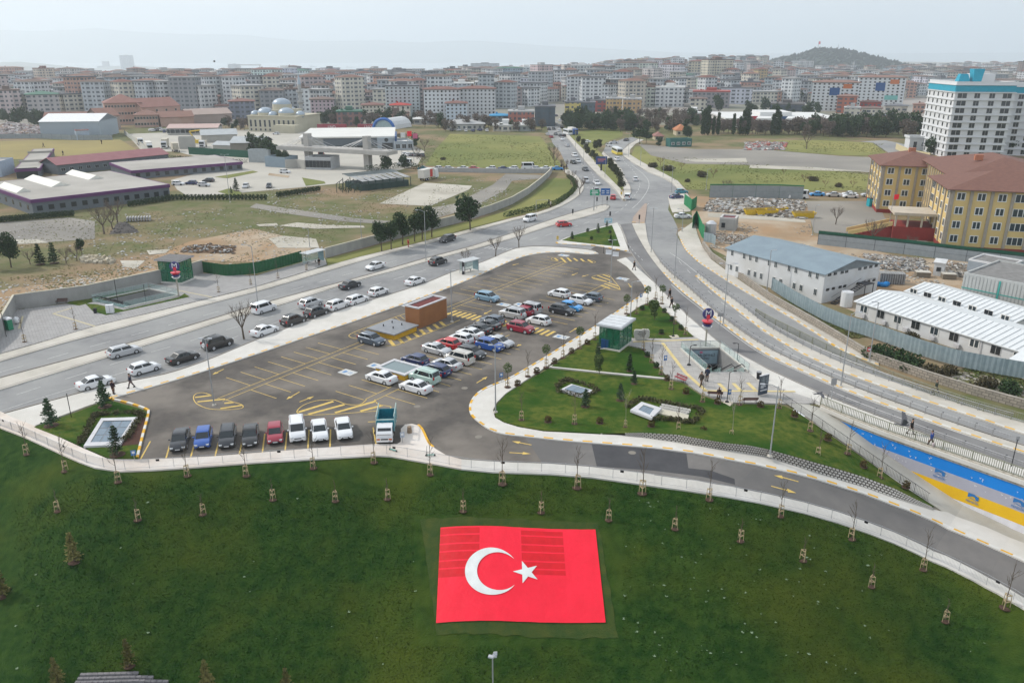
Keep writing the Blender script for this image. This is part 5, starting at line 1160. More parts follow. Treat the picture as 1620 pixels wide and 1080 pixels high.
for pn,px,py,s,lb in[('fir_thin',946,567,1.15,'narrow dark conifer below the blue box of the glass lift'),('fir_thin',996,587,1.2,'narrow dark conifer in the middle lawn'),('fir',1003,607,.6,'small dark conifer below the narrow path'),('fir',981,633,.72,'small dark conifer left of the framed skylight'),('fir',926,643,.75,'small dark conifer below the twin skylight'),
 ('fir',81,673,1.1,'fir tree at the left end of the west garden'),('fir',166,643,1.1,'fir tree at the street corner of the west garden'),('fir',186,719,1.1,'fir tree in front of the west skylight'),('cone',905,378,.75,'conical conifer at the left of the grass traffic triangle'),('cone',966,384,.8,'conical conifer at the right of the grass traffic triangle'),('fir_thin',946,368,1.1,'thin open conifer in the middle of the grass traffic triangle'),('cone',960,358,.6,'dark clipped conifer at the top of the grass traffic triangle')]:put(pn,'conifer',G(px,py,.2),lb,s=s)
put('bushy','tree',G(949,592,.2),'bushy green young tree with red mulch beside the narrow path',s=1.1);put('bushy','tree',G(1036,506,.2),'bushy green tree on the triangle lawn behind the boulder',s=1.35)
for pn,px,py,s,lb in[('street0',386,536,1.25,'pollarded crooked street tree at the kerb beside the black off road car'),('street1',737,421,.85,'pollarded street tree beside the right bus stop'),('street1',784,406,1.05,'bare street tree on the pavement curve'),('street0',821,392,1.1,'bare street tree farthest along the pavement curve'),
 ('sap0',120,521,1.,'thin bare tree in the middle of the left plaza'),('sap1',39,541,1.,'thin bare tree at the left end of the left plaza'),('sap2',346,462,.9,'thin bare tree in front of the dark green fence'),('sap0',397,450,.9,'thin bare tree before the green fence by the tall lamp'),('sap1',440,440,.9,'thin bare tree left of the left bus shelter'),('sap2',485,427,.9,'thin bare tree touching the left bus shelter'),
 ('bare0',878,262,.95,'bare tree left of the far road, lower one'),('bare1',893,272,.9,'bare tree right by the side road mouth'),('bare0',903,292,.85,'bare tree on the verge pavement by the far road'),('bare1',917,307,1.,'bare tree nearest the junction on the verge'),('bare1',875,252,1.1,'bare tree left of the far road, upper one'),
 ('bare0',165,370,1.2,'tall bare tree beside the dark gravel heap'),('bare1',186,352,1.2,'bare tree behind the dark gravel heap'),('bare1',178,362,.9,'smaller bare tree between two others by the gravel heap'),
 ('bare0',1276,236,1.45,'large bare tree on the far right meadow'),('bare1',1150,305,.8,'bare tree behind the rubble yard fence'),('bare0',1322,355,.8,'bare tree at the left in the school yard'),('bare1',1380,385,1.05,'bare tree in the school yard before the steps'),('bare0',1440,397,.6,'bare small tree at the school wall')]:
 put(pn,'bare_tree',G(px,py,.1),lb,s=s)
for i,(pn,px,py,s)in enumerate([('dark0',604,397,.75),('dark0',619,395,.72),('dark1',637,387,.72),('dark0',656,382,.95),('dark1',668,379,.8),('dark1',683,375,1.05),('big0',744,364,.88)]):
 put(pn,'evergreen_tree',G(px,py,.1),['first','second','third','fourth','fifth','sixth and tallest of the close group','largest and separate, rightmost'][i]+' dark evergreen in the row along the street wall','dark evergreens along the street wall')
for i,(pn,px,py,s)in enumerate([('dark1',-5,425,.95),('dark1',18,423,.95),('cone',64,418,1.8),('cone',86,416,1.8),('bare1',48,418,.55),('bare0',105,417,.6),('bare1',122,413,.6),('dark0',130,404,.55)]):
 put(pn,'tree',G(px,py,.1),['dark evergreen at the left edge of the waste ground','dark evergreen second from the left edge','narrow dark conifer left of a twin on the waste ground','narrow dark conifer right of its twin on the waste ground','bare thicket tree between evergreens on the left','bare brown thicket tree right of the narrow conifers','bare brown thicket tree near the broken slabs','small round evergreen at the right end of the thicket'][i],s=s)
for i,(px,py,k,s)in enumerate([(1196,427,1,1.6),(1212,440,1,1.5),(1228,432,1,1.3),(1160,398,1,.8),(1386,563,0,1.1),(1410,572,0,1.5),(1432,580,0,1.3),(1125,378,1,.8),(1250,420,0,1.),(1470,590,1,1.),(1180,415,1,1.3),(1500,590,1,.9),(1560,610,1,1.),(1600,618,0,1.),(1440,535,1,.8)]):
 put('bush%d'%k,'bush',G(px,py,.1),'rough bush '+['at the top of the bank left of the two storey hut','largest brown one at the foot of the hut','behind the corner of the two storey hut','beside the narrow pavement wall','left one of the green bushes above the stone wall','middle one of the green bushes above the stone wall','right one of the green bushes above the stone wall','by the pale sheet fence','dark one beside the hut wall','on the bank above the balustrade','halfway along the bank by the fence','small brown one on the lower bank','on the lower bank by the corrugated fence','last on the bank at the right edge','between corrugated fence and long hut'][i],'rough bushes on the bank',s=s)
for i,(px,py,s)in enumerate([(1032,265,1.4),(1045,262,1.3),(1060,270,1.5),(1078,268,1.),(1112,280,1.5),(1128,281,1.2),(1088,288,.8),(1272,289,1.1),(1283,286,1.2),(1305,296,.9),(1327,296,1.),(1349,297,.9),(1390,283,1.),(1240,276,.8),(700,253,.8),(810,235,.6)]):
 put('barebush' if i%2 else 'bush1','bush',G(px,py,.1),'brown wild bush '+['first','second','third','fourth','fifth','sixth','seventh','eighth','ninth','tenth','eleventh','twelfth','thirteenth','fourteenth','at the foot','in the middle'][i]+(' from the left on the right hand meadow' if i<14 else ' of the green field on the left'),'wild bushes of the meadows',s=s)
for i,(px,py)in enumerate([(916,227),(921,232),(926,239),(931,246),(936,251),(941,257),(964,265),(968,270),(972,275),(975,281),(979,289),(983,300),(944,238),(946,236)]):
 put('med','tree',G(px,py,.1),'small bronze green tree of the far road median, '+['1st','2nd','3rd','4th','5th','6th','7th','8th','9th','10th','11th','12th','13th','14th'][i]+' counting from the far end','small trees of the road median',s=.8 if i<12 else 1.)
hd=M('hedge_green',(.035,.07,.02),.95,(.06,.08,.025),1.5)
def hedge(name,label,px,H,wd,n,mt=None):
 rg=random.Random(len(px));P=LG(px,.05);t=empty(name,P[0],0,label,'hedge');l=MB();Q=rS(P,.5);k=max(n//len(Q),4)
 for q in Q:leaves(l,tuple(q-P[0]+Vector((0,0,H/2))),(wd/2+.2,wd/2+.2,H/2+.1),k,.17,rg,shell=.6)
 l.build('foliage',mt or hd,t);return t
hedge('verge_hedge','clipped curved hedge round the grass verge at the junction',[(800,343),(840,334),(880,323),(902,309),(911,298),(908,288),(899,281)],1.3,1.4,7000)
hedge('gate_hedge','dark hedge behind the low glasshouse by the concrete canopy',[(580,271),(610,268),(640,264),(668,270)],2.2,1.6,2500,leafd)
hedge('yard_hedge','dark hedge between the lorry yard and the purple trimmed building',[(270,252),(330,256),(390,258)],1.6,1.2,2500,leafd)
i=0
for x0,y0,x1,y1,n_ in((2,352,115,342,24),(205,327,268,317,13),(268,316,420,316,26),(440,312,505,302,16)):
 for k in range(n_):
  u=k/max(n_-1,1);put('hedgeling','small_conifer',G(lerp(x0,x1,u),lerp(y0,y1,u),.1),nth(k)+' conifer from the left in the row '+('left of the purple trimmed building' if x0<10 else 'at the corner of the purple trimmed building' if x0<210 else 'along the depot yard edge' if x0<300 else 'left of the low glasshouse'),'planted row %s'%{2:'left of the building',205:'at the building corner',268:'along the yard',440:'by the glasshouse'}[x0],s=1.05)
wd_=M('weed_pale',(.20,.27,.18),.9);mb=MB();rg=random.Random(3)
for k in range(150):
 px,py=(rg.uniform(960,1400),rg.uniform(790,1070))if k%3 else(rg.uniform(20,1600),rg.uniform(770,1075))
 p=GW(px,py)
 if crest(p.x)[0]-p.y<2:continue
 if 660<px<985 and 815<py<1020:continue
 r=rg.uniform(.05,.16)
 for j in range(rg.randint(5,9)):
  a=rg.uniform(0,6.28);d=Vector((math.cos(a),math.sin(a),.35));n_=Vector((-d.y,d.x,0))*.25;q=p+Vector((0,0,.05))
  mb.add([q,q+d*r*.5+n_*r,q+d*r*1.2,q+d*r*.5-n_*r],[(0,1,2,3)])
tag(mb.build('weeds',wd_),'pale weed rosettes scattered over the green slope','weeds',kind='stuff')
mb=MB();rg=random.Random(6)
for k in range(70000):
 px,py=rg.uniform(-20,1640),720+370*rg.random()**1.15
 u=(px-810)/FPX;
 x=u*78*(1-.0006*(py-720));y=72-(py-720)*.052+rg.uniform(-1,1)
 cy,cz=crest(x)
 if cy-y<.4:continue
 q=Vector((x,y,lawn_z(x,y)-.01));qx,qy=proj(*q)
 if 655<qx<985 and 815<qy<1022:continue
 a=rg.uniform(0,6.28);h_=rg.uniform(.05,.13);d=Vector((math.cos(a),math.sin(a),0))*rg.uniform(.03,.09)
 mb.add([q-d,q+d,q+Vector((rg.uniform(-.06,.06),rg.uniform(-.06,.06),h_))],[(0,1,2)])
tag(mb.build('grass_tufts',lawn_m),'short grass tufts covering the green slope','grass',kind='stuff')
def scatter(name,label,quads,n,mats,s,seed,grass=False):
 rg=random.Random(seed);mb=MB()
 for k in range(n):
  q=quads[rg.randrange(len(quads))];u,v=rg.random(),rg.random();a=[q[i]for i in range(4)]
  px=lerp(lerp(a[0][0],a[1][0],u),lerp(a[3][0],a[2][0],u),v);py=lerp(lerp(a[0][1],a[1][1],u),lerp(a[3][1],a[2][1],u),v);p=G(px,py,.06)
  if noise.noise(Vector((p.x*.05,p.y*.05,seed)))<-.1:continue
  r=rg.uniform(*s)
  if grass:
   for j in range(3):d=Vector((rg.uniform(-1,1),rg.uniform(-1,1),0)).normalized()*r;mb.add([p-d,p+d,p+Vector((-d.y*.8,d.x*.8,r*.45))],[(0,1,2)],0)
  else:mb.box(tuple(p),(r,r*.7,r*.35),rg.uniform(0,3),rg.randrange(len(mats)))
 return tag(mb.build(name,mats),label,name.replace('_',' '),kind='stuff')
wq=[[(0,350),(400,325),(560,360),(0,400)],[(150,370),(560,350),(500,410),(60,440)],[(420,300),(650,300),(640,350),(430,350)],[(0,440),(250,420),(100,470),(0,500)],[(700,280),(860,280),(760,330),(650,350)]]
scatter('field_stones','pale stones and litter scattered over the waste ground left of the street',wq,2600,[M('stone_a',(.42,.40,.36),.9),M('stone_b',(.30,.26,.20),.9),M('stone_c',(.5,.5,.5),.9)],(.12,.55),3)
scatter('wild_tufts','wild grass tufts over the waste ground left of the street',wq,9000,[M('tuft_green',(.13,.15,.04),.95,(.19,.17,.07),.3)],(.08,.25),4,True)
sq=[[(1100,350),(1280,350),(1290,400),(1130,380)],[(1290,395),(1620,430),(1620,470),(1400,440)],[(1120,385),(1230,420),(1215,440),(1130,400)],[(1350,545),(1460,570),(1620,610),(1620,640)]]
scatter('site_debris','small debris and stones strewn over the building site on the right',sq,2600,[MATS['stone_a'],MATS['stone_b'],M('stone_d',(.2,.18,.16),.9)],(.12,.6),5)
scatter('bank_tufts','rough grass on the bank between stone wall and corrugated fence',[[(1220,465),(1440,552),(1440,580),(1215,470)],[(1440,552),(1620,600),(1620,640),(1440,585)]],5000,[M('tuft_bank',(.08,.11,.03),.95,(.14,.13,.05),.5)],(.1,.3),6,True)
scatter('meadow_tufts','tussocks over the right hand meadows',[[(1000,240),(1390,275),(1390,300),(1080,300)],[(1200,222),(1400,228),(1400,248),(1210,236)],[(680,215),(880,215),(885,262),(670,262)]],7000,[M('tuft_meadow',(.17,.18,.05),.95,(.13,.14,.04),.05)],(.12,.4),7,True)
# ================================================================ STRUCTURES NEAR THE CAMERA
def cut_hole(names,quad):
 c=sum((Vector((p.x,p.y,0))for p in quad),Vector())/4
 for ob in bpy.data.objects:
  if ob.type!='MESH' or ob.name not in names:continue
  bm=bmesh.new();bm.from_mesh(ob.data)
  for i in range(4):
   a,b=quad[i],quad[(i+1)%4];n=Vector((-(b-a).y,(b-a).x,0)).normalized()
   bmesh.ops.bisect_plane(bm,geom=bm.verts[:]+bm.edges[:]+bm.faces[:],plane_co=Vector((a.x,a.y,0)),plane_no=n)
  dead=[]
  for f in bm.faces:
   m=f.calc_center_median();s_=[((quad[(i+1)%4]-quad[i]).x*(m.y-quad[i].y)-(quad[(i+1)%4]-quad[i]).y*(m.x-quad[i].x))for i in range(4)]
   if all(v>0 for v in s_)or all(v<0 for v in s_):dead.append(f)
  bmesh.ops.delete(bm,geom=dead,context='FACES');bm.to_mesh(ob.data);bm.free()
win_frame=M('window_frame',(.72,.72,.70),.6);win_glass=MG('window_glass',(.035,.05,.06),.08);wD=MG('window_dark',(.02,.025,.03),.12)
def unit_window(nm,fr=.1,mull=1,mats=(win_frame,win_glass)):
 mb=MB();mb.box((0,0,0),(1,.06,1),0,0);w_=(1-fr*(mull+2))/(mull+1)
 for k in range(mull+1):mb.box((-.5+fr+w_/2+k*(w_+fr),-.03,0),(w_,.03,1-2*fr),0,1)
 return mb_to_mesh(nm,mb,list(mats))
WIN={'w':unit_window('window'),'p':unit_window('window',.06,0),'w3':unit_window('window',.05,2),'d':unit_window('window',.03,0,(wD,wD)),'b':unit_window('window',.04,1,(M('white_trim',(.62,.62,.62),.7),wD))}
class Bld:
 def __init__(s,name,label,cat,P0,P1,P3,H,group=None,D=None,W=None):
  e=P1-P0;e.z=0;s.W=W or e.length;s.ex=e.normalized();s.ey=Vector((-s.ex.y,s.ex.x,0));d=(P3-P0).dot(s.ey)if P3 is not None else 1
  if P3 is not None and d<0:s.P0=P0
  s.D=D or abs(d);s.H=H;s.t=empty(name,P0,math.atan2(s.ex.y,s.ex.x),label,cat,group)
  if P3 is not None and d<0:s.t.location=P0-s.ey*s.D
 def p(s,mb,nm,mat):return mb.build(nm,mat,s.t)
 def walls(s,mat,z0=0.,H=None,nm='wall',x0=0,y0=0,W=None,D=None):
  mb=MB();W=W or s.W;D=D or s.D;H=H or s.H;mb.box((x0+W/2,y0+D/2,(z0+H)/2),(W,D,H-z0));return s.p(mb,nm,mat)
 def gable(s,mat,rise,along='y',ov=.4,x0=0,y0=0,W=None,D=None,z=None,wallmat=None,nm='roof',th=.12):
  W=W or s.W;D=D or s.D;z=z if z is not None else s.H;mb=MB();a=[(x0-ov,y0-ov),(x0+W+ov,y0-ov),(x0+W+ov,y0+D+ov),(x0-ov,y0+D+ov)]
  if along=='y':r=[(x0+W/2,y0-ov),(x0+W/2,y0+D+ov)];sl=[(0,r[0],r[1],3),(1,2,r[1],r[0])]
  else:r=[(x0-ov,y0+D/2),(x0+W+ov,y0+D/2)];sl=[(0,1,r[1],r[0]),(2,3,r[0],r[1])]
  k=-rise*ov/((W if along=='y' else D)/2)
  P=lambda q:(*a[q],z+k)if isinstance(q,int)else(*q,z+rise)
  for q in sl:
   v=[Vector(P(i))for i in q];mb.add(v+[x+Vector((0,0,th))for x in v],[(3,2,1,0),(4,5,6,7),(0,1,5,4),(1,2,6,5),(2,3,7,6),(3,0,4,7)])
  s.p(mb,nm,mat)
  g=MB()
  if along=='y':
   for yy in(y0+.01,y0+D-.01):g.add([(x0,yy,z),(x0+W,yy,z),(x0+W/2,yy,z+rise)],[(0,1,2),(2,1,0)])
  else:
   for xx in(x0+.01,x0+W-.01):g.add([(xx,y0,z),(xx,y0+D,z),(xx,y0+D/2,z+rise)],[(0,1,2),(2,1,0)])
  s.p(g,'gable',wallmat or mat)
 def hip(s,mat,rise,ov=.6,x0=0,y0=0,W=None,D=None,z=None,nm='roof'):
  W=W or s.W;D=D or s.D;z=z if z is not None else s.H;m=min(W,D)/2+ov;mb=MB()
  a=[(x0-ov,y0-ov,z),(x0+W+ov,y0-ov,z),(x0+W+ov,y0+D+ov,z),(x0-ov,y0+D+ov,z)];a2=[(x,y,z+.18)for x,y,_ in a]
  if W>=D:r=[(x0-ov+m,y0+D/2,z+rise),(x0+W+ov-m,y0+D/2,z+rise)];f=[(4,5,9,8),(5,6,9),(6,7,8,9),(7,4,8)]
  else:r=[(x0+W/2,y0-ov+m,z+rise),(x0+W/2,y0+D+ov-m,z+rise)];f=[(4,5,8),(5,6,9,8),(6,7,9),(7,4,8,9)]
  mb.add(a+a2+r,f+[(0,1,5,4),(1,2,6,5),(2,3,7,6),(3,0,4,7),(3,2,1,0)]);s.p(mb,nm,mat)
 def flatroof(s,mat,trim=None,ph=.5,th=.3,nm='roof',ov=0.):
  mb=MB();mb.box((s.W/2,s.D/2,s.H+.05),(s.W-2*th+.02,s.D-2*th+.02,.1));s.p(mb,nm,mat)
  if trim:
   mb=MB();W,D=s.W+ov*2,s.D+ov*2
   for c,d in(((s.W/2,th/2-ov,0),(W,th,ph)),((s.W/2,s.D-th/2+ov,0),(W,th,ph)),((th/2-ov,s.D/2,0),(th,D-2*th,ph)),((s.W-th/2+ov,s.D/2,0),(th,D-2*th,ph))):mb.box((c[0],c[1],s.H+ph/2-.02),(d[0]+.01,d[1],ph))
   s.p(mb,'parapet',trim)
 def win(s,face,u,z,w_,h_,kind='w',out=.05,name='window',par=None):
  o=bpy.data.objects.new(name,WIN[kind]);COL.objects.link(o);o.parent=s.t
  if face=='f':o.location=(u,-out+.02,z);rz=0
  elif face=='r':o.location=(s.W+out-.02,u,z);rz=math.pi/2
  elif face=='b':o.location=(u,s.D+out-.02,z);rz=math.pi
  else:o.location=(-out+.02,u,z);rz=-math.pi/2
  o.rotation_euler=(0,0,rz);o.scale=(w_,1,h_);return o
 def grid(s,face,cols,rows,w_,h_,kind='w',L=None,z0=1.6,dz=3.,u0=None,u1=None,skip=()):
  L=L or(s.W if face in 'fb' else s.D);u0=u0 if u0 is not None else L/(cols*2);u1=u1 if u1 is not None else L-u0
  for i in range(cols):
   for j in range(rows):
    if(i,j)in skip:continue
    s.win(face,lerp(u0,u1,i/max(cols-1,1)),z0+j*dz,w_,h_,kind)
def axbox(name,label,cat,front,W,D,mats=None): # footprint aligned with the parking rows, front = nearest corner pixel
 P0=G(*front);b=Bld(name,label,cat,P0,P0+AX*W,None,1,D=D);return b
# --- brown booth
P0=G(664,520);Hb=hA(P0,488);b=Bld('plant_booth','tall brown clad box with white rim beside the lamp in the car park','utility box',P0,P0+AX*7.0,None,Hb,D=2.9)
clad=M('brown_cladding',(.40,.19,.085),.6,(.35,.165,.075),.6);mb=MB()
n=60;
for x in range(58):mb.box((.06+x*.12,-.012,Hb/2),(.06,.05,Hb-.02))
for y in range(24):mb.box((-.012,.06+y*.12,Hb/2),(.05,.06,Hb-.02))
mb.box((3.5,1.45,Hb/2-.1),(6.98,2.88,Hb-.22));b.p(mb,'cladding',clad)
mb=MB();rim=M('rim_white',(.55,.55,.57),.6)
for c,d in(((3.5,.15,Hb),(7.1,.36,.2)),((3.5,2.75,Hb),(7.1,.36,.2)),((.1,1.45,Hb),(.36,2.26,.2)),((6.9,1.45,Hb),(.36,2.26,.2))):mb.box(c,d)
b.p(mb,'rim',rim);Q_('roof_tray',M('roof_oxide',(.16,.035,.03),.8,(.1,.03,.03),2),b.t,(3.5,1.45,Hb-.16),(6.5,2.3,.1));
mb=MB();mb.box((-.4,.5,.35),(.35,.3,.6));mb.box((-.35,1.2,.25),(.3,.3,.45));b.p(mb,'pipe_cluster',gM)
# --- low yellow box with roof
P0=G(624,538.5);yel=M('box_yellow',(.62,.36,.02),.7,(.52,.3,.02),2);b=Bld('ventilation_box','low yellow plinth with a grey sheet roof between the brown booth and the blue crossover','utility box',P0,P0+AX*5.2,None,.85,D=5.2)
b.walls(yel,0,.85,'plinth');b.hip(M('roof_sheet_grey',(.25,.26,.28),.5,(.21,.22,.235),1),.38,.25,z=.87)
for u,v in((1.6,1.6),(3.6,1.6),(1.6,3.6),(3.6,3.6)):R_('bar','vent_pipe',tM,b.t,(u,v,1.05),(u,v,1.5),.09,8)
P0=G(641,603);b=Bld('skylight_box','open topped yellow box with white rim and grey glazing among the parked cars','skylight',P0,P0+AX*3.7,None,.8,D=5.2)
b.walls(yel,0,.78,'plinth');mb=MB()
for c,d in(((1.85,.22,.84),(3.9,.5,.16)),((1.85,4.98,.84),(3.9,.5,.16)),((.2,2.6,.84),(.5,4.3,.16)),((3.5,2.6,.84),(.5,4.3,.16))):mb.box(c,d)
b.p(mb,'rim',rim);Q_('glazing',MG('grey_glazing',(.16,.21,.22),.3),b.t,(1.85,2.6,.8),(2.85,4.3,.06))
# --- glass lift houses
ggl=MG('green_glass',(.01,.20,.10),.06,.42);gdk=MG('green_steel',(.01,.09,.05),.4)
def lift(front,left,right,ytop,label,roofm,dark=False):
 P0=G(*front,.17);PL,PR=G(*left,.17),G(*right,.17);H=hA(P0,ytop)-.3;b=Bld('lift_house',label,'lift house',P0,PR,None,H,D=(PL-P0).length)
 b.t.location=P0;W,D=b.W,b.D;Q_('plinth',walk_m,b.t,(W/2,D/2,.1),(W+.5,D+.5,.3))
 fr=MB()
 for x in(0,W/3,2*W/3,W):
  for y in(0,D):fr.box((x,y,H/2+.2),(.12,.12,H))
 for y in(D/3,2*D/3):
  for x in(0,W):fr.box((x,y,H/2+.2),(.12,.12,H))
 for z in(.3,H*.52,H):
  for y in(0,D):fr.box((W/2,y,z),(W,.1,.1))
  for x in(0,W):fr.box((x,D/2,z),(.1,D,.1))
 b.p(fr,'frame',gdk)
 for nm,c,d in(('glass_wall',(W/2,0,H/2+.2),(W-.1,.03,H-.2)),('glass_wall',(W/2,D,H/2+.2),(W-.1,.03,H-.2)),('glass_wall',(0,D/2,H/2+.2),(.03,D-.1,H-.2)),('glass_wall',(W,D/2,H/2+.2),(.03,D-.1,H-.2))):Q_(nm,ggl,b.t,c,d)
 mb=MB();mb.box((W*.5,D*.6,H*.45),(W*.45,D*.4,H*.85));mb.box((W*.5,D*.3,H*.5),(W*.8,.15,.2));b.p(mb,'lift_shaft',M('shaft_grey',(.10,.22,.17),.5))
 Q_('roof',roofm,b.t,(W/2,D/2,H+.32),(W+.9,D+.9,.28))
 if not dark:
  mb=MB()
  for k in range(4):mb.box((-.25+(W+.5)*(k+.5)/4,D/2,H+.5),((W+.5)/4-.12,D+.5,.08))
  b.p(mb,'roof_panels',M('roof_panel_white',(.58,.60,.62),.5))
 return b
lift((979,556),(950,549),(998,541),519,'green glass lift house with pale panelled roof on the metro garden',M('roof_pale',(.42,.44,.46),.6))
lb=lift((287,449),(267,443),(306,441),413,'green glass lift house with dark flat roof at the left plaza wall',M('roof_dark',(.16,.155,.155),.8),True)
mb=MB();mb.box((lb.W/2,lb.D/2,lb.H+.3),(lb.W+1.0,lb.D+1.0,.22));lb.p(mb,'roof_edge',M('roof_edge',(.42,.41,.42),.7))
p=G(958,551,.2);t=empty('utility_cabinet',p,R(-12),'blue metal cabinet in front of the glass lift house','cabinet');mb=MB();mb.box((0,0,.75),(1.3,.7,1.3));mb.box((0,0,1.43),(1.4,.8,.06));mb.build('housing',M('cabinet_blue',(.015,.075,.22),.5),t);Q_('base',walk_m,t,(0,0,.04),(1.5,.9,.14));Q_('door_gap',tM,t,(0,-.36,.75),(.03,.03,1.2))
p=G(1015,537,.2);t=empty('inscribed_boulder',p,R(-6),'big pale boulder with dark inscription beside the glass lift house','boulder')
prof=[(-1.05,.15),(-1.2,.9),(-1.15,1.45),(-.9,1.6),(-.1,1.58),(.1,1.7),(.9,1.68),(1.12,1.4),(1.15,.7),(.95,.35),(.4,0),(-.8,0)]
rk=M('boulder_stone',(.50,.49,.45),.9,(.42,.41,.375),2,bump=.5,bscale=4);mb=MB();n=len(prof)
mb.add([(x,-.28,z)for x,z in prof]+[(x*1.03,.0,z*1.03)for x,z in prof]+[(x*.9,.4,z*.92)for x,z in prof],[tuple(range(n))]+[(i+k*n,(i+1)%n+k*n,(i+1)%n+(k+1)*n,i+(k+1)*n)for k in range(2)for i in range(n)]+[tuple(range(3*n-1,2*n-1,-1))]);mb.build('stone',rk,t)
mb=MB();rr_=random.Random(1)
for z,x0,x1,hh in((1.25,-.5,.5,.14),(.98,-.62,.62,.1),(.78,-.45,.5,.08),(.6,-.3,.3,.08)):
 x=x0
 while x<x1:w_=rr_.uniform(.03,.09);mb.box((x+w_/2,-.285,z+rr_.uniform(-.01,.01)),(w_,.02,hh));x+=w_+.035
mb.build('inscription',tM,t)
# ---- metro entrance pits
pit_w=M('pit_wall',(.42,.42,.42),.8,(.37,.37,.37),1);step_m=M('step_grey',(.30,.295,.29),.85);tglass=MG('rail_glass',(.42,.62,.60),.1,.32)
def pit(label,Q,depth,sign=None,group=None,z=.165):
 """Q: corners NW, NE, SE, SW in plan; the stair starts at the SW-SE edge and goes down towards NW-NE"""
 t=empty('metro_entrance',Q[3],0,label,'metro entrance');o=Vector((Q[3].x,Q[3].y,0));Q=[Vector((q.x,q.y,0))-o for q in Q];t.location=o
 NW,NE,SE,SW=Q;dn=lambda v,zz:Vector((v.x,v.y,zz));mb=MB()
 for a,b_ in((NW,NE),(NE,SE),(SW,NW)):mb.add([dn(a,-depth),dn(b_,-depth),dn(b_,z),dn(a,z)],[(0,1,2,3),(3,2,1,0)])
 mb.build('pit_wall',pit_w,t)
 mb=MB();N_=24
 for k in range(N_):
  u0,u1=k/N_*.8,(k+1)/N_*.8;z0=z-depth*k/N_;z1=z-depth*(k+1)/N_
  a,b_=SW.lerp(NW,u0),SE.lerp(NE,u0);c,d=SE.lerp(NE,u1),SW.lerp(NW,u1);mb.add([dn(a,z0-.02),dn(b_,z0-.02),dn(c,z0-.02),dn(d,z0-.02),dn(d,z1-.02),dn(c,z1-.02)],[(0,1,2,3),(3,2,5,4)])
 a,b_=SW.lerp(NW,.8),SE.lerp(NE,.8);mb.add([dn(a,z-depth),dn(b_,z-depth),dn(NE,z-depth),dn(NW,z-depth)],[(0,1,2,3)]);mb.build('steps',step_m,t)
 for f0,f1 in((.08,.3),(.62,.88)):
  e=MB();A0,A1=SW.lerp(SE,f0),SW.lerp(SE,f1);B0,B1=NW.lerp(NE,f0),NW.lerp(NE,f1)
  for P_,Q_ in((A0,B0),(A1,B1)):
   s_=P_.lerp(Q_,-.04);m_=P_.lerp(Q_,.06);q=P_.lerp(Q_,.8)
   e.tube([dn(s_,z+.9),dn(m_,z+.95),dn(q,z-depth+.95)],.07,6);
  e.build('escalator_handrail',dM,t);e=MB()
  for P_,Q_ in((A0,B0),(A1,B1)):
   s_=P_.lerp(Q_,-.03);q=P_.lerp(Q_,.8);e.add([dn(s_,z+.05),dn(q,z-depth),dn(q,z-depth+.9),dn(s_,z+.9)],[(0,1,2,3)])
  e.build('escalator_glass',tglass,t)
 for a,b_ in((SW,NW),(NW,NE),(NE,SE)):
  d=(b_-a).normalized();nn=Vector((-d.y,d.x,0))*.22;c=MB();c.add([dn(a+nn,z),dn(b_+nn,z),dn(b_-nn*.1,z),dn(a-nn*.1,z),dn(a+nn,z+.22),dn(b_+nn,z+.22),dn(b_-nn*.1,z+.22),dn(a-nn*.1,z+.22)],[(7,6,5,4),(4,5,1,0),(6,7,3,2),(5,6,2,1),(7,4,0,3)]);c.build('coping',walk_m,t)
  g_=MB();a2,b2=a+nn*.5,b_+nn*.5;g_.add([dn(a2,z+.22),dn(b2,z+.22),dn(b2,z+1.2),dn(a2,z+1.2)],[(0,1,2,3)]);g_.build('glass_railing',tglass,t)
  r_=MB();r_.bar(dn(a2,z+1.22),dn(b2,z+1.22),.03,5);L=(b2-a2).length;k=max(int(L/1.4),1)
  for i in range(k+1):q=a2.lerp(b2,i/k);r_.bar(dn(q,z),dn(q,z+1.22),.025,4)
  r_.build('handrail',gM,t)
 return t,NW,NE,SE,SW
PQ=[G(1078,554),G(1138,553),G(1183,590),G(1119,591)]
cut_hole(('ground','plaza_paving','garden_pavement','street_asphalt'),PQ)
t,NW,NE,SE,SW=pit('metro stair pit with glass railings and station sign in the right plaza',PQ,4.6)
d=(NE-NW).normalized();nf=Vector((d.y,-d.x,0))
mb=MB();a,b_=NW+d*.4+nf*.25,NE-d*.1+nf*.25
def vz(v,z):return Vector((v.x,v.y,z))
mb.add([vz(a,-2.3),vz(b_,-2.3),vz(b_,.12),vz(a,.12)]+[vz(a-nf*.2,-2.3),vz(b_-nf*.2,-2.3),vz(b_-nf*.2,.12),vz(a-nf*.2,.12)],[(0,1,2,3),(7,6,5,4),(0,4,5,1),(3,2,6,7)]);mb.build('sign_frame',M('sign_frame_grey',(.13,.15,.17),.5),t)
mb=MB();a1,b1=a+d*.2+nf*.02,b_-d*.2+nf*.02;mb.add([vz(a1,-2.05),vz(b1,-2.05),vz(b1,-.02),vz(a1,-.02)],[(0,1,2,3)]);mb.build('sign_panel',M('sign_panel_blue',(.27,.37,.43),.5),t)
mid=a1.lerp(b1,.48)+nf*.03
text('YAYALAR-ŞEYHLİ','station_lettering',.52,tM,t,vz(mid,-.75),d,(0,0,1));text('İSTASYONU','station_lettering',.46,tM,t,vz(mid,-1.22),d,(0,0,1))
Q_('emblem',MATS['paint_pink'],t,tuple(vz(mid,-.25)),(.4,.05,.28))
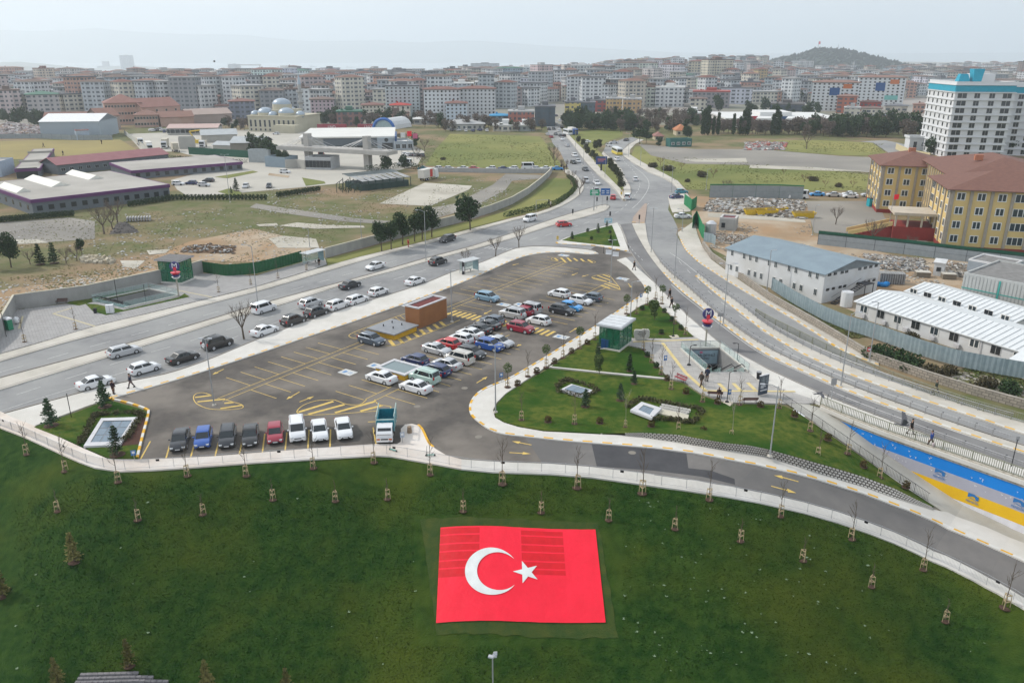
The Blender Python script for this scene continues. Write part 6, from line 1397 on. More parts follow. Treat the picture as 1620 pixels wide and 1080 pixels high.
mb=MB();a2,b2=a+nf*-.18,b_+nf*-.18;mb.add([vz(a2,-4.5),vz(b2,-4.5),vz(b2,-2.3),vz(a2,-2.3)],[(0,1,2,3)]);mb.build('portal_opening',M('dark_void',(.006,.006,.006),.9),t)
PQ=[G(236,459),G(283,469),G(196,489),G(147,478)]
cut_hole(('ground','left_plaza_paving','west_soil'),PQ)
pit('metro stair pit with glass railings and white walls in the left plaza',[PQ[0],PQ[1],PQ[2],PQ[3]],4.2,z=.135)
fL('left_pit_lawn',[(135,480),(147,492),(168,498),(300,469),(292,464),(283,470),(196,490),(152,481)],.17,gard_m,z0=0)
fL('left_pit_lawn',[(106,480),(112,474),(230,456),(234,458),(147,477),(125,483)],.17,gard_m,z0=0)
# ---- skylights in the lawns
glz=MG('skylight_glass',(.13,.18,.23),.15)
def skylight(label,quad,z,nx,ny,fw_=.5,mat=glz,raised=.0):
 Q=[G(*q,z)for q in quad];c=sum(Q,Vector())/4;t=empty('skylight',c,0,label,'skylight');Q=[q-c for q in Q];mb=MB()
 I=[q*(1-fw_/q.length*1.3)for q in Q]
 lo=[q-Vector((0,0,.3))for q in Q];mb.add(Q+I+lo,[(0,4,5,1)[::-1],(1,5,6,2)[::-1],(2,6,7,3)[::-1],(3,7,4,0)[::-1]]+[(i,(i+1)%4,8+(i+1)%4,8+i)for i in range(4)]);mb.build('frame',rim,t)
 mb=MB()
 for i in range(nx):
  for j in range(ny):
   f=lambda u,v:I[0].lerp(I[1],u).lerp(I[3].lerp(I[2],u),v)+Vector((0,0,-.05+raised));g_=.012
   mb.add([f(i/nx+g_,j/ny+g_),f((i+1)/nx-g_,j/ny+g_),f((i+1)/nx-g_,(j+1)/ny-g_),f(i/nx+g_,(j+1)/ny-g_)],[(3,2,1,0)])
 mb.build('glazing',mat,t);R_('add','mullions',gM,t,[q+Vector((0,0,-.08))for q in I],[(3,2,1,0)]);return t
skylight('large rhombic skylight with white frame in the west garden',[(160,661),(219,659),(190,703),(132,705)],.45,3,3,.75)
skylight('square skylight with white frame in the metro garden lawn',[(1015,635),(1047,645),(1031,661),(997,648)],.7,2,1,.75)
skylight('twin paned skylight in the middle of the metro garden lawn',[(904,607),(939,617),(920,626),(886,616)],.5,2,1,.4,raised=.15)
def bed(name,label,px,n,mt,z=.21,s=.12,h=.25):
 rg=random.Random(n);P=LG(sP(px,3),z);t=empty(name,P[0],0,label,'planting');l=MB()
 for i in range(len(P)-1):
  for k in range(n):q=P[i].lerp(P[i+1],rg.random())-P[0];leaves(l,tuple(q+Vector((rg.uniform(-.3,.3),rg.uniform(-.3,.3),h))),(.3,.3,h),9,s,rg,shell=.5)
 l.build('foliage',mt,t);return t
mixb=M('bed_leaves',(.10,.085,.045),.95,(.05,.06,.02),3)
bed('planting_border','low planting border along the far and left side of the large rhombic skylight',[(127,702),(135,688),(148,662),(160,656),(215,654),(224,656)],16,mixb);bed('planting_border','low green border along the right side of the large rhombic skylight',[(222,660),(210,680),(196,698)],14,mixb)
bed('planting_border','brown planting border round the twin paned skylight',[(880,614),(893,603),(905,604),(943,616),(922,629),(880,618)],11,mixb);bed('planting_border','brown planting border round the square skylight and block bed',[(993,646),(1012,632),(1046,637),(1075,643),(1110,650),(1098,667),(1085,668),(1060,664),(1030,665)],12,mixb)
fL('mulch_strip',[(220,659),(233,661),(224,702),(190,705),(200,692)],.225,M('mulch_red',(.075,.03,.02),.95,(.05,.025,.018),4),z0=.1)
fL('block_bed_slab',[(1047,645),(1090,656),(1087,664),(1042,653)],.4,M('bed_slab',(.50,.47,.38),.9),z0=.1)
t=empty('block_bed',G(1072,648),0,'small sloping bed of pale concrete blocks beside the square skylight','block bed');mb=MB();o=t.location
for r in range(5):
 for i in range(9):a=G(lerp(1049,1094,(i+(r%2)*.4)/9)-r*1.2,lerp(640,649,i/9)+r*1.7,.3+.0*r);mb.box(tuple(a-o),(.45,.22,.22),R(-12))
mb.build('blocks',M('block_pale',(.48,.465,.43),.9),t)
t=empty('block_edging',GW(200,1075),0,'grey stepped block edging in the lawn at the bottom left of the picture','block edging');mb=MB();o=t.location
for r in range(6):
 x0,x1=132-r*4,[222,240,268,285,300,310][r];y0=1064+r*5.5 if r else 1066
 k=0;px=x0
 while px<x1:a=GW(px,1066+r*6+abs(px-215)*.03);mb.box(tuple(a-o+Vector((0,0,.12))),(.46,.25,.2),R(rnd.uniform(-3,3)));px+=9.2
mb.build('blocks',M('block_dark',(.20,.19,.20),.9,(.15,.145,.15),3),t)
# ---- street furniture
def bench(px,py,rz,label,col):
 t=empty('bench',G(px,py,.17),rz,label,'bench','benches of the metro plaza');mb=MB()
 for k in range(3):mb.box((0,-.15+k*.15,.45),(1.9,.12,.04))
 mb.build('seat',col,t);mb=MB()
 for k in range(2):mb.box((0,.28+k*.03,.62+k*.16),(1.9,.04,.12))
 mb.build('backrest',col,t)
 for x in(-.75,.75):mb=MB();mb.tube([(x,-.22,0),(x,-.22,.43),(x,.24,.43),(x,.34,.85)],.03,5);mb.tube([(x,.24,.43),(x,.24,0)],.03,5);mb.build('leg',dM,t)
dw=M('bench_wood',(.10,.04,.03),.6);rw=M('bench_red',(.30,.05,.06),.6)
bench(1076,603,R(-55),'red bench at the lawn edge of the metro plaza',rw);bench(1131,627,R(170),'dark wooden bench with a person sitting on it',dw);bench(1186,637,R(182),'empty dark wooden bench by the lower lawn edge',dw)
p=G(1206,625,.17);t=empty('poster_board',p,R(28),'free standing dark poster board in the metro plaza','poster board');Q_('housing',MG('poster_dark',(.035,.05,.075),.3),t,(0,0,1.45),(1.45,.2,2.6))
Q_('picture_panel',M('poster_grey',(.2,.23,.26),.5,(.05,.06,.07),3),t,(0,-.11,2.1),(1.2,.02,1.0));mb=MB()
for z,w_ in((1.4,.6),(1.25,.85),(1.1,.5)):mb.box((-.55+w_/2,-.112,z),(w_,.02,.08))
mb.box((0,-.112,.75),(1.15,.02,.12));mb.build('poster_lines',MATS['paint_white'],t);Q_('cap',rim,t,(0,0,2.78),(1.5,.26,.06))
p=G(1200,599,.17);t=empty('litter_bin',p,0,'black litter bin beside the glass railing of the right plaza','litter bin');R_('bar','drum',tM,t,(0,0,.05),(0,0,.85),.28,12,0,.33);mb=MB();mb.bar((0,0,.95),(0,0,1.02),.36,12);mb.bar((0,0,.85),(0,0,.95),.05,5);mb.build('lid',gM,t)
def flagsign(px,py,label,col,H=1.5,z=.2):
 t=empty('small_sign',G(px,py,z),R(20),label,'sign','small blue signs');R_('bar','post',gM,t,(0,0,0),(0,0,H),.03,5);Q_('plate',col,t,(.0,0,H*.75),(.5,.03,H*.5))
 Q_('pictogram',MATS['paint_white'],t,(0,-.02,H*.8),(.28,.02,H*.2))
sb=MG('sign_blue',(.03,.14,.38),.4)
flagsign(213,728,'small blue sign at the corner of the west garden kerb',sb,1.2,.17);flagsign(637,700,'blue edged notice board beside the dropside truck',MG('sign_pale_blue',(.30,.35,.42),.4),1.3,.17);flagsign(793,603,'blue parking sign by the pavement bend of the car park exit',sb,1.2);flagsign(1052,578,'small blue sign on the plaza edge near the thin trees',sb);flagsign(1153,632,'small blue sign behind the bench in the plaza',sb,1.4);flagsign(1014,475,'small blue sign at the upper end of the garden pavement',sb,1.2)
p=G(648,684,.17);t=empty('stone_block',p,0,'small brown stone stump on the tip of the promenade island','bollard');R_('bar','stump',M('stump_stone',(.26,.19,.13),.9),t,(0,0,0),(0,0,.75),.28,10,0,.24)
for px,py,lb in((963,402,'left white plastic barrier at the closed car park entrance'),(974,405,'right white plastic barrier at the closed car park entrance')):
 t=empty('traffic_barrier',G(px,py,.02),R(-14),lb,'barrier','white plastic barriers');mb=MB();n=4;prof=[(-.3,0),(.3,0),(.18,.3),(.12,.85),(-.12,.85),(-.18,.3)];mb.add([(-.65,y,z)for y,z in prof]+[(.65,y,z)for y,z in prof],[tuple(range(5,-1,-1)),tuple(range(6,12))]+[(i,(i+1)%6,6+(i+1)%6,6+i)for i in range(6)]);mb.build('barrier_body',MATS['paint_white'],t)
def shelter(px0,py0,px1,py1,label):
 a,b=G(px0,py0,.16),G(px1,py1,.16);L=(b-a).length;t=empty('bus_shelter',a,math.atan2((b-a).y,(b-a).x),label,'bus shelter','bus shelters');D=1.6
 mb=MB()
 for x in(0,L):
  for y in(0,D):mb.bar((x,y,0),(x,y,2.5),.05,6)
 mb.build('posts',gM,t);Q_('roof',M('shelter_roof',(.48,.50,.51),.5),t,(L/2,D/2,2.55),(L+.8,D+.7,.12))
 Q_('glass_back',tglass,t,(L/2,D,1.3),(L,.03,2.0));Q_('advert_panel',M('advert_pale',(.30,.42,.45),.4,(.22,.35,.4),2),t,(L,D/2,1.3),(.12,D,2.1))
 mb=MB();mb.box((L*.45,D*.75,.48),(L*.6,.35,.06));mb.box((L*.2,D*.75,.24),(.05,.3,.46));mb.box((L*.7,D*.75,.24),(.05,.3,.46));mb.build('seat',gM,t)
shelter(736,434,757,429,'bus shelter with pale advert panel on the street pavement by the car park');shelter(488,421,513,414,'bus shelter with a seated person on the far side of the street')
t=empty('advert_totem',G(733,434,.16),R(30),'slim black and white totem beside the right bus shelter','totem');Q_('totem_body',dM,t,(0,0,1.3),(.5,.18,2.6));Q_('panel',MATS['paint_white'],t,(0,-.1,1.1),(.36,.02,.9))
def metro_sign(px,py,z,ytop,label,rz=R(10)):
 P=G(px,py,z);H=hA(P,ytop);t=empty('metro_sign',P,rz,label,'metro sign','metro signs');R_('bar','pole',M('pole_beige',(.40,.37,.31),.6),t,(0,0,-.1),(0,0,H-2.2),.14,8)
 R_('bar','roundel',MG('metro_blue',(.02,.02,.13),.4),t,(0,-.12,H-.7),(0,.12,H-.7),.85,24);mr=MG('metro_red',(.62,.02,.04),.4)
 text('M','letter_m',1.35,MATS['paint_white'],t,(0,-.14,H-.62),(1,0,0),(0,0,1),.01);mb=MB();mb.box((0,-.13,H-1.15),(.5,.03,.62));mb.box((0,0,H-1.6),(.1,.22,.3));mb.build('red_wedge',mr,t)
 for nm,zc,mt in(('red_cone',H-1.95,mr),('blue_ring',H-2.35,MATS['metro_blue']),('white_ring',H-2.75,MATS['paint_white'])):R_('bar',nm,mt,t,(0,0,zc-.17),(0,0,zc+.17),.55 if nm!='white_ring' else .5,16,0,.85 if nm=='red_cone' else .75)
 return t
metro_sign(1116,547,.17,489,'metro sign with blue M roundel above a red cone in the right plaza');metro_sign(283,469,.14,415,'metro sign with blue M roundel above a red cone in the left plaza')
galv=M('galvanised',(.36,.37,.38),.5,metal=.3);blackp=M('black_pole',(.025,.025,.028),.5)
def lamp(px,py,z,ytop,label,arms,mat=galv,group='street lamps',rz=0.,H=None,r=.09,base=True,head=.5):
 P=GL(px,py,z)if z<0 else G(px,py,z);P=P if z>=0 else GL(px,py,.15);H=H or hA(P,ytop);t=empty('street_lamp',P,rz,label,'street lamp',group)
 R_('bar','pole',mat,t,(0,0,-.1),(0,0,H),r,8,0,r*.6)
 for ax,ay,L in arms:
  mb=MB();d=Vector((ax,ay,0)).normalized();mb.tube([(0,0,H-.15),tuple(d*L*.5+Vector((0,0,H+.12*L))),tuple(d*L+Vector((0,0,H+.14*L)))],.04,5);mb.build('arm',mat,t)
  mb=MB();c=d*(L+head*.4)+Vector((0,0,H+.14*L));mb.box(tuple(c),(head,.24,.09),math.atan2(ay,ax));mb.build('lamp_head',mat if mat is blackp else M('lamp_head',(.42,.44,.47),.4),t)
 if base:R_('bar','base',walk_t if mat is galv else mat,t,(0,0,-.02),(0,0,.14),.3,10,0,.24)
 return t
L2=[(1,0,.35),(-1,0,.35)]
for px,py,z,yt,ar,lb in[(339,641,.02,536,L2,'lamp standing in the left hatched island of the car park'),(784,652,.17,546,L2,'tall lamp by the garden pavement bend'),(715,509,.02,428,L2,'lamp behind the brown booth at the crossing'),(966,446,.02,380,L2,'lamp in the upper hatched island of the car park'),(996,527,.2,446,[(1,0,.8),(-1,0,.8)],'white lamp behind the glass lift house of the garden'),
 (674,411,.16,334,[(-1,.1,1.4)],'lamp on the street median with one arm'),(408,481,.16,390,[(-1,.3,1.5)],'lamp at the left end of the street median'),(490,391,.05,362,[(-1,0,.8)],'lamp in the waste ground behind the bus shelter'),(572,377,.05,342,[(-1,0,.8)],'lamp in the waste ground behind the street wall'),
 (1030,399,.15,330,L2,'tall lamp on the divider near the junction'),(1067,440,.15,362,[(1,.2,.7),(-1,.2,.7)],'lamp between the slip road and main road, upper one'),(1144,512,.15,418,[(1,0,1.),(-1,0,1.)],'double armed lamp on the near divider beside the metro sign'),(1330,611,.15,496,[(1,.2,1.)],'lamp with one arm standing on the near divider at the right'),
 (1375,571,.15,478,[(-1,0,.5)],'lamp at the stone wall below the long white huts'),(1213,460,.15,396,[(1,0,.5)],'lamp in front of the two storey white hut'),(1218,721,.2,611,[(-1,.1,1.4)],'lamp at the block wall beside the lower road'),(1079,366,.15,331,[(-1,0,1.1)],'lamp on the pavement beside the building site'),(939,333,.16,290,[(-1,0,.8)],'lamp at the tip of the median by the green road sign'),
 (1062,303,.1,262,[(-1,0,1.)],'lamp by the right road below the meadow'),(1049,280,.1,252,[(1,0,1.)],'lamp at the meadow edge further up'),(1117,300,.1,268,[(1,0,.6)],'lamp in the meadow behind the rubble yard'),(1013,262,.1,225,[(-1,0,1.)],'lamp on the right road pavement behind the bus'),(994,248,.1,210,[(-1,0,1.)],'lamp by the right road next to the bus'),(957,280,.1,245,[(-1,0,1.)],'lamp on the grassy road median right of the billboard'),(923,262,.1,228,[(1,0,1.)],'lamp on the grassy road median, upper'),(910,240,.1,205,[(-1,0,1.)],'lamp by the far left road near the pines'),
 (364,320,.05,245,[(1,0,.8),(-1,0,.8)],'tall pole with cross arm in the depot yard corner'),(1285,372,.1,325,[(1,0,.5)],'lamp at the edge of the school yard')]:
 lamp(px,py,z,yt,lb,ar)
P=GW(780,1110);lamp_h=hA(P,1038);t=empty('floodlight_post',P,0,'grey floodlight mast at the bottom edge in front of the flag','floodlight');R_('bar','pole',galv,t,(0,0,-.3),(0,0,lamp_h),.06,8);mb=MB();mb.box((-.12,0,lamp_h),(.45,.3,.12),R(-15));mb.box((.18,.0,lamp_h+.1),(.3,.35,.16),R(10));mb.build('lamp_head',M('lamp_head',(.42,.44,.47),.4),t);Q_('sensor_panel',M('sensor_white',(.6,.62,.64),.5),t,(.22,-.02,lamp_h+.32),(.32,.05,.36),R(8),0)
for px,py,yt,rz,lb in[(1090,577,547,0,'black lamp with arm beside the left glass railing of the plaza'),(1150,636,588,0,'black lamp on the pale pad at the plaza edge'),(1166,571,543,math.pi,'black lamp with arm behind the metro stair'),(1065,532,488,0,'black lamp on the pale pad of the triangle lawn')]:
 lamp(px,py,.2,yt,lb,[(1,.2,.55)],blackp,'black plaza lamps',rz=rz,r=.06,head=.35)
fL('lamp_pad',[(1144,636),(1148,632),(1160,636),(1155,642)],.24,M('pad_pale',(.52,.47,.38),.9),z0=0);fL('lamp_pad',[(1058,531),(1071,529),(1075,533),(1064,535)],.24,MATS['pad_pale'],z0=0)
for px,py,yt,lb in[(113,660,622,'thin dark pole at the edge of the west garden by the street'),(186,474,442,'thin dark pole against the left plaza wall'),(231,477,450,'thin dark pole beside the left metro pit'),(10,532,495,'thin dark pole by the left end of the plaza wall'),(1308,640,624,'thin pole at the start of the bridge balustrade'),(1600,737,695,'thin pole on the bridge pavement at the right edge')]:
 P=G(px,py,.17);t=empty('pole',P,0,lb,'pole');R_('bar','shaft',blackp,t,(0,0,-.1),(0,0,hA(P,yt)),.05,6)
 if px>1500:Q_('sign_back',gM,t,(0,0,hA(P,yt)+.1),(.35,.05,.5))
def sign(px,py,ytop,label,w_,h_,col,z=.15,rz=0.,post2=False,glyph=None,cat='road sign'):
 P=G(px,py,z);H=hA(P,ytop);t=empty('road_sign',P,rz,label,cat);mb=MB()
 for x in((-.3*w_,.3*w_)if post2 else(0,)):mb.bar((x,0,0),(x,0,H),.06,6)
 mb.build('post',galv,t);Q_('plate',col,t,(0,-.08,H-h_/2),(w_,.05,h_))
 if glyph:
  mb=MB()
  for gx,gz,gw,gh in glyph:mb.box((gx*w_,-.115,H-h_/2+gz*h_),(gw*w_,.02,gh*h_));
  mb.build('markings',MATS['paint_white'],t)
 return t
gg=[(0,.22,.6,.14),(0,-.05,.7,.14),(-.1,-.3,.4,.12)]
sign(940,332,300,'green direction sign on a pole at the median tip',2.6,1.6,MG('sign_green',(.01,.28,.14),.4),glyph=gg)
sign(957,326,298,'blue direction sign with two fields at the median tip',2.7,1.9,MG('sign_blue2',(.01,.10,.33),.4),post2=True,glyph=[(-.25,.1,.3,.12),(-.25,-.2,.3,.1),(.25,.1,.3,.12),(.25,-.2,.3,.1)])
sign(962,356,345,'pale blue direction sign at the grass traffic triangle',2.0,1.2,MG('sign_lightblue',(.30,.50,.60),.4),glyph=gg)
sign(1138,522,495,'grey sign seen from behind on the pavement beside the slip road',.9,.6,gM,rz=math.pi);sign(1315,631,598,'grey sign on a post beside the bridge pavement',.7,.9,gM,rz=0)
sign(882,381,373,'yellow diamond like sign at the left tip of the grass traffic triangle',.5,.9,paint_y);sign(983,310,300,'yellow and blue arrow sign on the far median nose',.6,1.5,paint_y,glyph=[(0,.25,.6,.3)])
sign(1373,566,549,'round red bordered sign at the stone wall below the huts',.6,.6,MATS['paint_red'],glyph=[(0,0,.6,.4)])
P=G(951,270,.1);H=hA(P,247);t=empty('billboard',P,0,'dark blue billboard with red and white lettering on the grassy road median','billboard');R_('bar','post',dM,t,(0,0,0),(0,0,H-2.5),.35,8);Q_('panel',MG('billboard_blue',(.015,.04,.17),.4),t,(0,0,H-1.6),(4.2,.4,2.9));mb=MB();mb.box((0,-.22,H-1.2),(2.9,.03,.5));mb.box((-.3,-.22,H-1.85),(2.2,.03,.3));mb.build('lettering_lines',M('lettering_red',(.45,.16,.2),.6),t)
def signal(px,py,ytop,label,arm=0):
 P=G(px,py,.15);H=hA(P,ytop);t=empty('traffic_light',P,0,label,'traffic light','traffic lights');mb=MB();mb.bar((0,0,0),(0,0,H),.07,6)
 if arm:mb.bar((0,0,H),(arm,0,H+.2),.05,5)
 mb.build('pole',galv,t);Q_('signal_head',tM,t,(arm,0,H-.35 if not arm else H-.3),(.38,.3,1.1))
signal(965,346,336,'traffic light at the top of the grass traffic triangle');signal(1011,354,341,'traffic light on the small brick nose island');signal(944,330,313,'traffic light at the median tip beside the green sign');signal(848,336,317,'traffic light with a long arm on the verge pavement',3.5);signal(960,327,312,'traffic light under the blue direction sign');signal(906,340,332,'traffic light on the wide pale median')
P=G(955,401,.1);t=empty('pole',P,0,'short dark pole at the closed car park entrance','pole');R_('bar','shaft',blackp,t,(0,0,0),(0,0,1.5),.06,6)
def scooter(px,py,rz,label):
 t=empty('kick_scooter',G(px,py,.17),rz,label,'kick scooter','kick scooters on the promenade');tl=M('scooter_teal',(.12,.38,.33),.5);Q_('deck',tl,t,(0,0,.16),(.8,.16,.05));mb=MB();mb.bar((.42,0,.12),(.36,0,1.1),.025,6);mb.bar((.36,-.24,1.1),(.36,.24,1.1),.02,5);mb.build('handlebar',tM,t)
 for x in(-.45,.45):R_('bar','wheel',tyre_m,t,(x,-.03,.11),(x,.03,.11),.11,12)
scooter(622,713,R(150),'teal kick scooter standing on the promenade below the dropside truck');scooter(681,721,R(185),'teal kick scooter on the promenade near the staked sapling')
t=empty('utility_cabinet',G(14,521,.14),R(-25),'green and white kiosk cabinet at the left end of the plaza wall','cabinet');Q_('housing',MG('kiosk_green',(.01,.20,.10),.5),t,(0,0,.9),(1.3,.8,1.7));Q_('top',MATS['paint_white'],t,(0,0,1.8),(1.4,.9,.25))
t=empty('white_bag',G(27,512,.14),0,'white sack standing behind the green kiosk cabinet','sack');mb=MB();mb.sphere((0,0,.6),.6,10,7,0,(.8,.8,1));mb.build('sack',MATS['paint_white'],t,smooth=True)
t=empty('ticket_cabinet',G(175,495,.14),R(12),'white cabinet at the mouth of the left metro pit','cabinet');Q_('housing',MATS['paint_white'],t,(0,0,.75),(1.2,.6,1.4));Q_('door_gap',tM,t,(0,-.31,.75),(.03,.02,1.2))
t=empty('litter_bin',G(151,495,.14),0,'black litter bin left of the white cabinet in the left plaza','litter bin');R_('bar','drum',tM,t,(0,0,0),(0,0,.8),.25,10,0,.3)
for px,py,lb in((66,481,'bench with dark frame against the left plaza wall'),(98,480,'low brown bench near the left metro pit')):bench(px,py,R(10),lb,dw)
t=empty('small_sign',G(82,477,.14),0,'blue sign leaning at the left plaza wall','sign','small blue signs');Q_('plate',MG('sign_blue3',(.05,.25,.5),.4),t,(0,0,.7),(.55,.1,1.3))
# ================================================================ PEOPLE, BIRDS
skin=M('skin',(.42,.25,.17),.6)
def person(P,rz,top,legs,label,pose='walk',hair=(.02,.015,.012),s=1.,hood=False):
 t=empty('person',P,rz,label,'person');t.scale=(s,)*3
 sw={'walk':.28,'stand':.05,'sit':0}[pose];hz=.92 if pose!='sit' else .48
 V=[];E=[];Rr=[]
 def v(p,r):V.append(Vector(p));Rr.append(r);return len(V)-1
 pel=v((0,0,hz),.13);sp=v((.02,0,hz+.25),.125);ch=v((.02,0,hz+.46),.15);nk=v((.03,0,hz+.60),.06);h0=v((.05,0,hz+.69),.085);h1=v((.06,0,hz+.78),.095);h2=v((.05,0,hz+.84),.06)
 E+=[(pel,sp),(sp,ch),(ch,nk),(nk,h0),(h0,h1),(h1,h2)];legp=[];armp=[]
 for sy in(1,-1):
  sg=sy*sw
  if pose=='sit':K=((.05,sy*.1,hz),(.45,sy*.12,hz+.02),(.46,sy*.12,.08),(.6,sy*.12,.05))
  else:K=((0,sy*.09,hz-.06),(sg*.55+.03,sy*.1,.50),(sg if sg>0 else sg*1.3,sy*.1,.09),((sg if sg>0 else sg*1.3)+.15,sy*.11,.04))
  ids=[v(K[0],.095),v(K[1],.065),v(K[2],.045),v(K[3],.035)];E+=[(pel,ids[0])]+list(zip(ids,ids[1:]));legp.append(K)
  A=((.02,sy*.18,hz+.52),(-sg*.35,sy*.25,hz+.25),(-sg*.4+.12,sy*.24,hz+.02))if pose!='sit' else((.02,sy*.18,hz+.52),(.05,sy*.24,hz+.26),(.3,sy*.15,hz+.14))
  ia=[v(A[0],.06),v(A[1],.045),v(A[2],.03)];E+=[(ch,ia[0])]+list(zip(ia,ia[1:]));armp.append(A)
  w_=Vector(A[2]);dd=(w_-Vector(A[1])).normalized();pm=v(w_+dd*.06,.028);E.append((ia[2],pm))
  for f in range(4):fx=v(w_+dd*(.10+.012*(1.5-abs(f-1.5)))+Vector(((f-1.5)*.02,0,0)),.009);E.append((pm,fx))
  th=v(w_+dd*.07+Vector((.04,-sy*.01,0)),.01);E.append((pm,th))
 me=bpy.data.meshes.new('person_body');me.from_pydata(V,E,[]);ob=bpy.data.objects.new('person_body',me);COL.objects.link(ob);ob.parent=t;me.materials.append(skin)
 md=ob.modifiers.new('skin','SKIN');md.use_smooth_shade=True
 if len(me.skin_vertices)==0:
  bm2=bmesh.new();bm2.from_mesh(me);bm2.verts.layers.skin.verify();bm2.to_mesh(me);bm2.free()
 sv_=me.skin_vertices[0].data
 for i,r in enumerate(Rr):sv_[i].radius=(r,r)
 sv_[0].use_root=True
 mtop=M('cloth_'+'%d_%d_%d'%tuple(int(c*1000)for c in top),top,.9);mleg=M('cloth_'+'%d_%d_%d'%tuple(int(c*1000)for c in legs),legs,.9)
 mb=MB()
 def torso(zs):
  n=10;base=len(mb.v);vs=[]
  for z,rx,ry in zs:vs+=[(.02+rx*math.cos(2*math.pi*k/n),ry*math.sin(2*math.pi*k/n),z)for k in range(n)]
  fs=[(a*n+k,a*n+(k+1)%n,(a+1)*n+(k+1)%n,(a+1)*n+k)for a in range(len(zs)-1)for k in range(n)]+[tuple(range(n-1,-1,-1)),tuple((len(zs)-1)*n+k for k in range(n))];mb.add(vs,fs)
 torso([(hz-.16 if pose!='sit' else hz-.02,.16,.20),(hz+.05,.165,.205),(hz+.3,.17,.215),(hz+.48,.16,.235),(hz+.58,.11,.15),(hz+.62,.075,.08)])
 for A in armp:mb.tube([A[0],A[1],A[2]],[.085,.07,.055],7)
 if hood:mb.sphere((.03,0,hz+.77),.14,10,7)
 mb.build('jacket',mtop,t,smooth=True);mb=MB()
 for K in legp:mb.tube([K[0],K[1],K[2]],[.11,.085,.065],7)
 mb.build('trousers',mleg,t,smooth=True);mb=MB()
 for K in legp:k2,k3=Vector(K[2]),Vector(K[3]);mb.box(tuple(k2.lerp(k3,.45)+Vector((0,0,-.02))),(.28,.10,.09))
 mb.build('shoes',tM,t)
 if not hood:mb=MB();mb.sphere((.035,0,hz+.82),.108,10,7,0,(1,1,.85));mb.build('hair',M('hair_dark',hair,.8),t,smooth=True)
 mb=MB()
 for y in(-.035,.035):mb.sphere((.148,y,hz+.785),.012,6,4)
 mb.box((.15,0,hz+.725),(.012,.05,.012));mb.build('eyes_and_mouth',tM,t);return t
blk_,dgr,nvy=(.012,.012,.014),(.04,.04,.045),(.02,.03,.06)
for px,py,z,rz,tp,lg,lb,ps,s in[(180,623,.17,R(80),(.02,.01,.02),(.03,.03,.04),'person in black standing by the white saloon on the street pavement','stand',1.05),(208,613,.17,R(200),nvy,(.035,.045,.07),'person in dark jacket striding along the street pavement','walk',1.1),
 (1003,427,.17,R(-60),blk_,blk_,'person in black walking alone on the upper pavement by the slip road','walk',1.05),(1059,473,.17,R(-65),blk_,dgr,'person in black walking ahead on the slip road pavement','walk',1.1),(1062,487,.17,R(-70),(.03,.028,.03),blk_,'person in dark coat walking behind another on the slip road pavement','walk',1.1),
 (1109,610,.18,R(225),(.07,.06,.055),blk_,'person in brown jacket walking across the plaza by the yellow line','walk',1.1),(1118,603,.18,R(80),(.02,.035,.075),blk_,'person in navy coat standing at the plaza glass railing','stand',1.15),(1137,628,.17,R(250),blk_,blk_,'person in black sitting on the plaza bench','sit',1.),
 (1440,686,.17,R(-40),blk_,(.25,.25,.26),'person in long black coat on the bridge pavement','walk',1.05),(1472,705,.17,R(140),(.02,.06,.25),dgr,'person in blue jacket carrying a bag on the bridge pavement','walk',1.05),(1480,621,.17,R(140),(.03,.05,.04),dgr,'person in dark green walking beyond the far balustrade','walk',1.),
 (646,391,.1,R(30),(.40,.01,.02),(.35,.01,.02),'person in red beside the evergreens of the street verge','stand',1.1),(505,418,.17,R(-80),blk_,blk_,'person in black sitting in the far bus shelter','sit',1.),
 (69,233,.06,R(0),blk_,blk_,'left figure on the dry sports field','walk',1.2),(100,246,.06,R(60),blk_,blk_,'middle figure on the dry sports field','walk',1.2),(161,228,.06,R(90),blk_,blk_,'right figure on the dry sports field','stand',1.2),(888,268,.06,R(90),blk_,blk_,'left one of the dark figures by the far side road','walk',1.2),(892,270,.06,R(90),blk_,dgr,'middle one of the dark figures by the far side road','stand',1.2),(896,269,.06,R(60),(.04,.04,.06),blk_,'right one of the dark figures by the far side road','walk',1.2),(871,328,.17,R(0),(.5,.48,.44),blk_,'person in a pale coat on the verge pavement','stand',1.1)]:
 person(G(px,py,z),rz,tp,lg,lb,ps,s=s)
pb=empty('carrier_bag',G(1476,706,.3),0,'pale pink bag beside the person in blue on the bridge','bag');mb=MB();mb.sphere((0,0,.25),.22,8,6,0,(.8,.6,1.1));mb.build('bag',M('bag_pink',(.5,.42,.42),.8),pb)
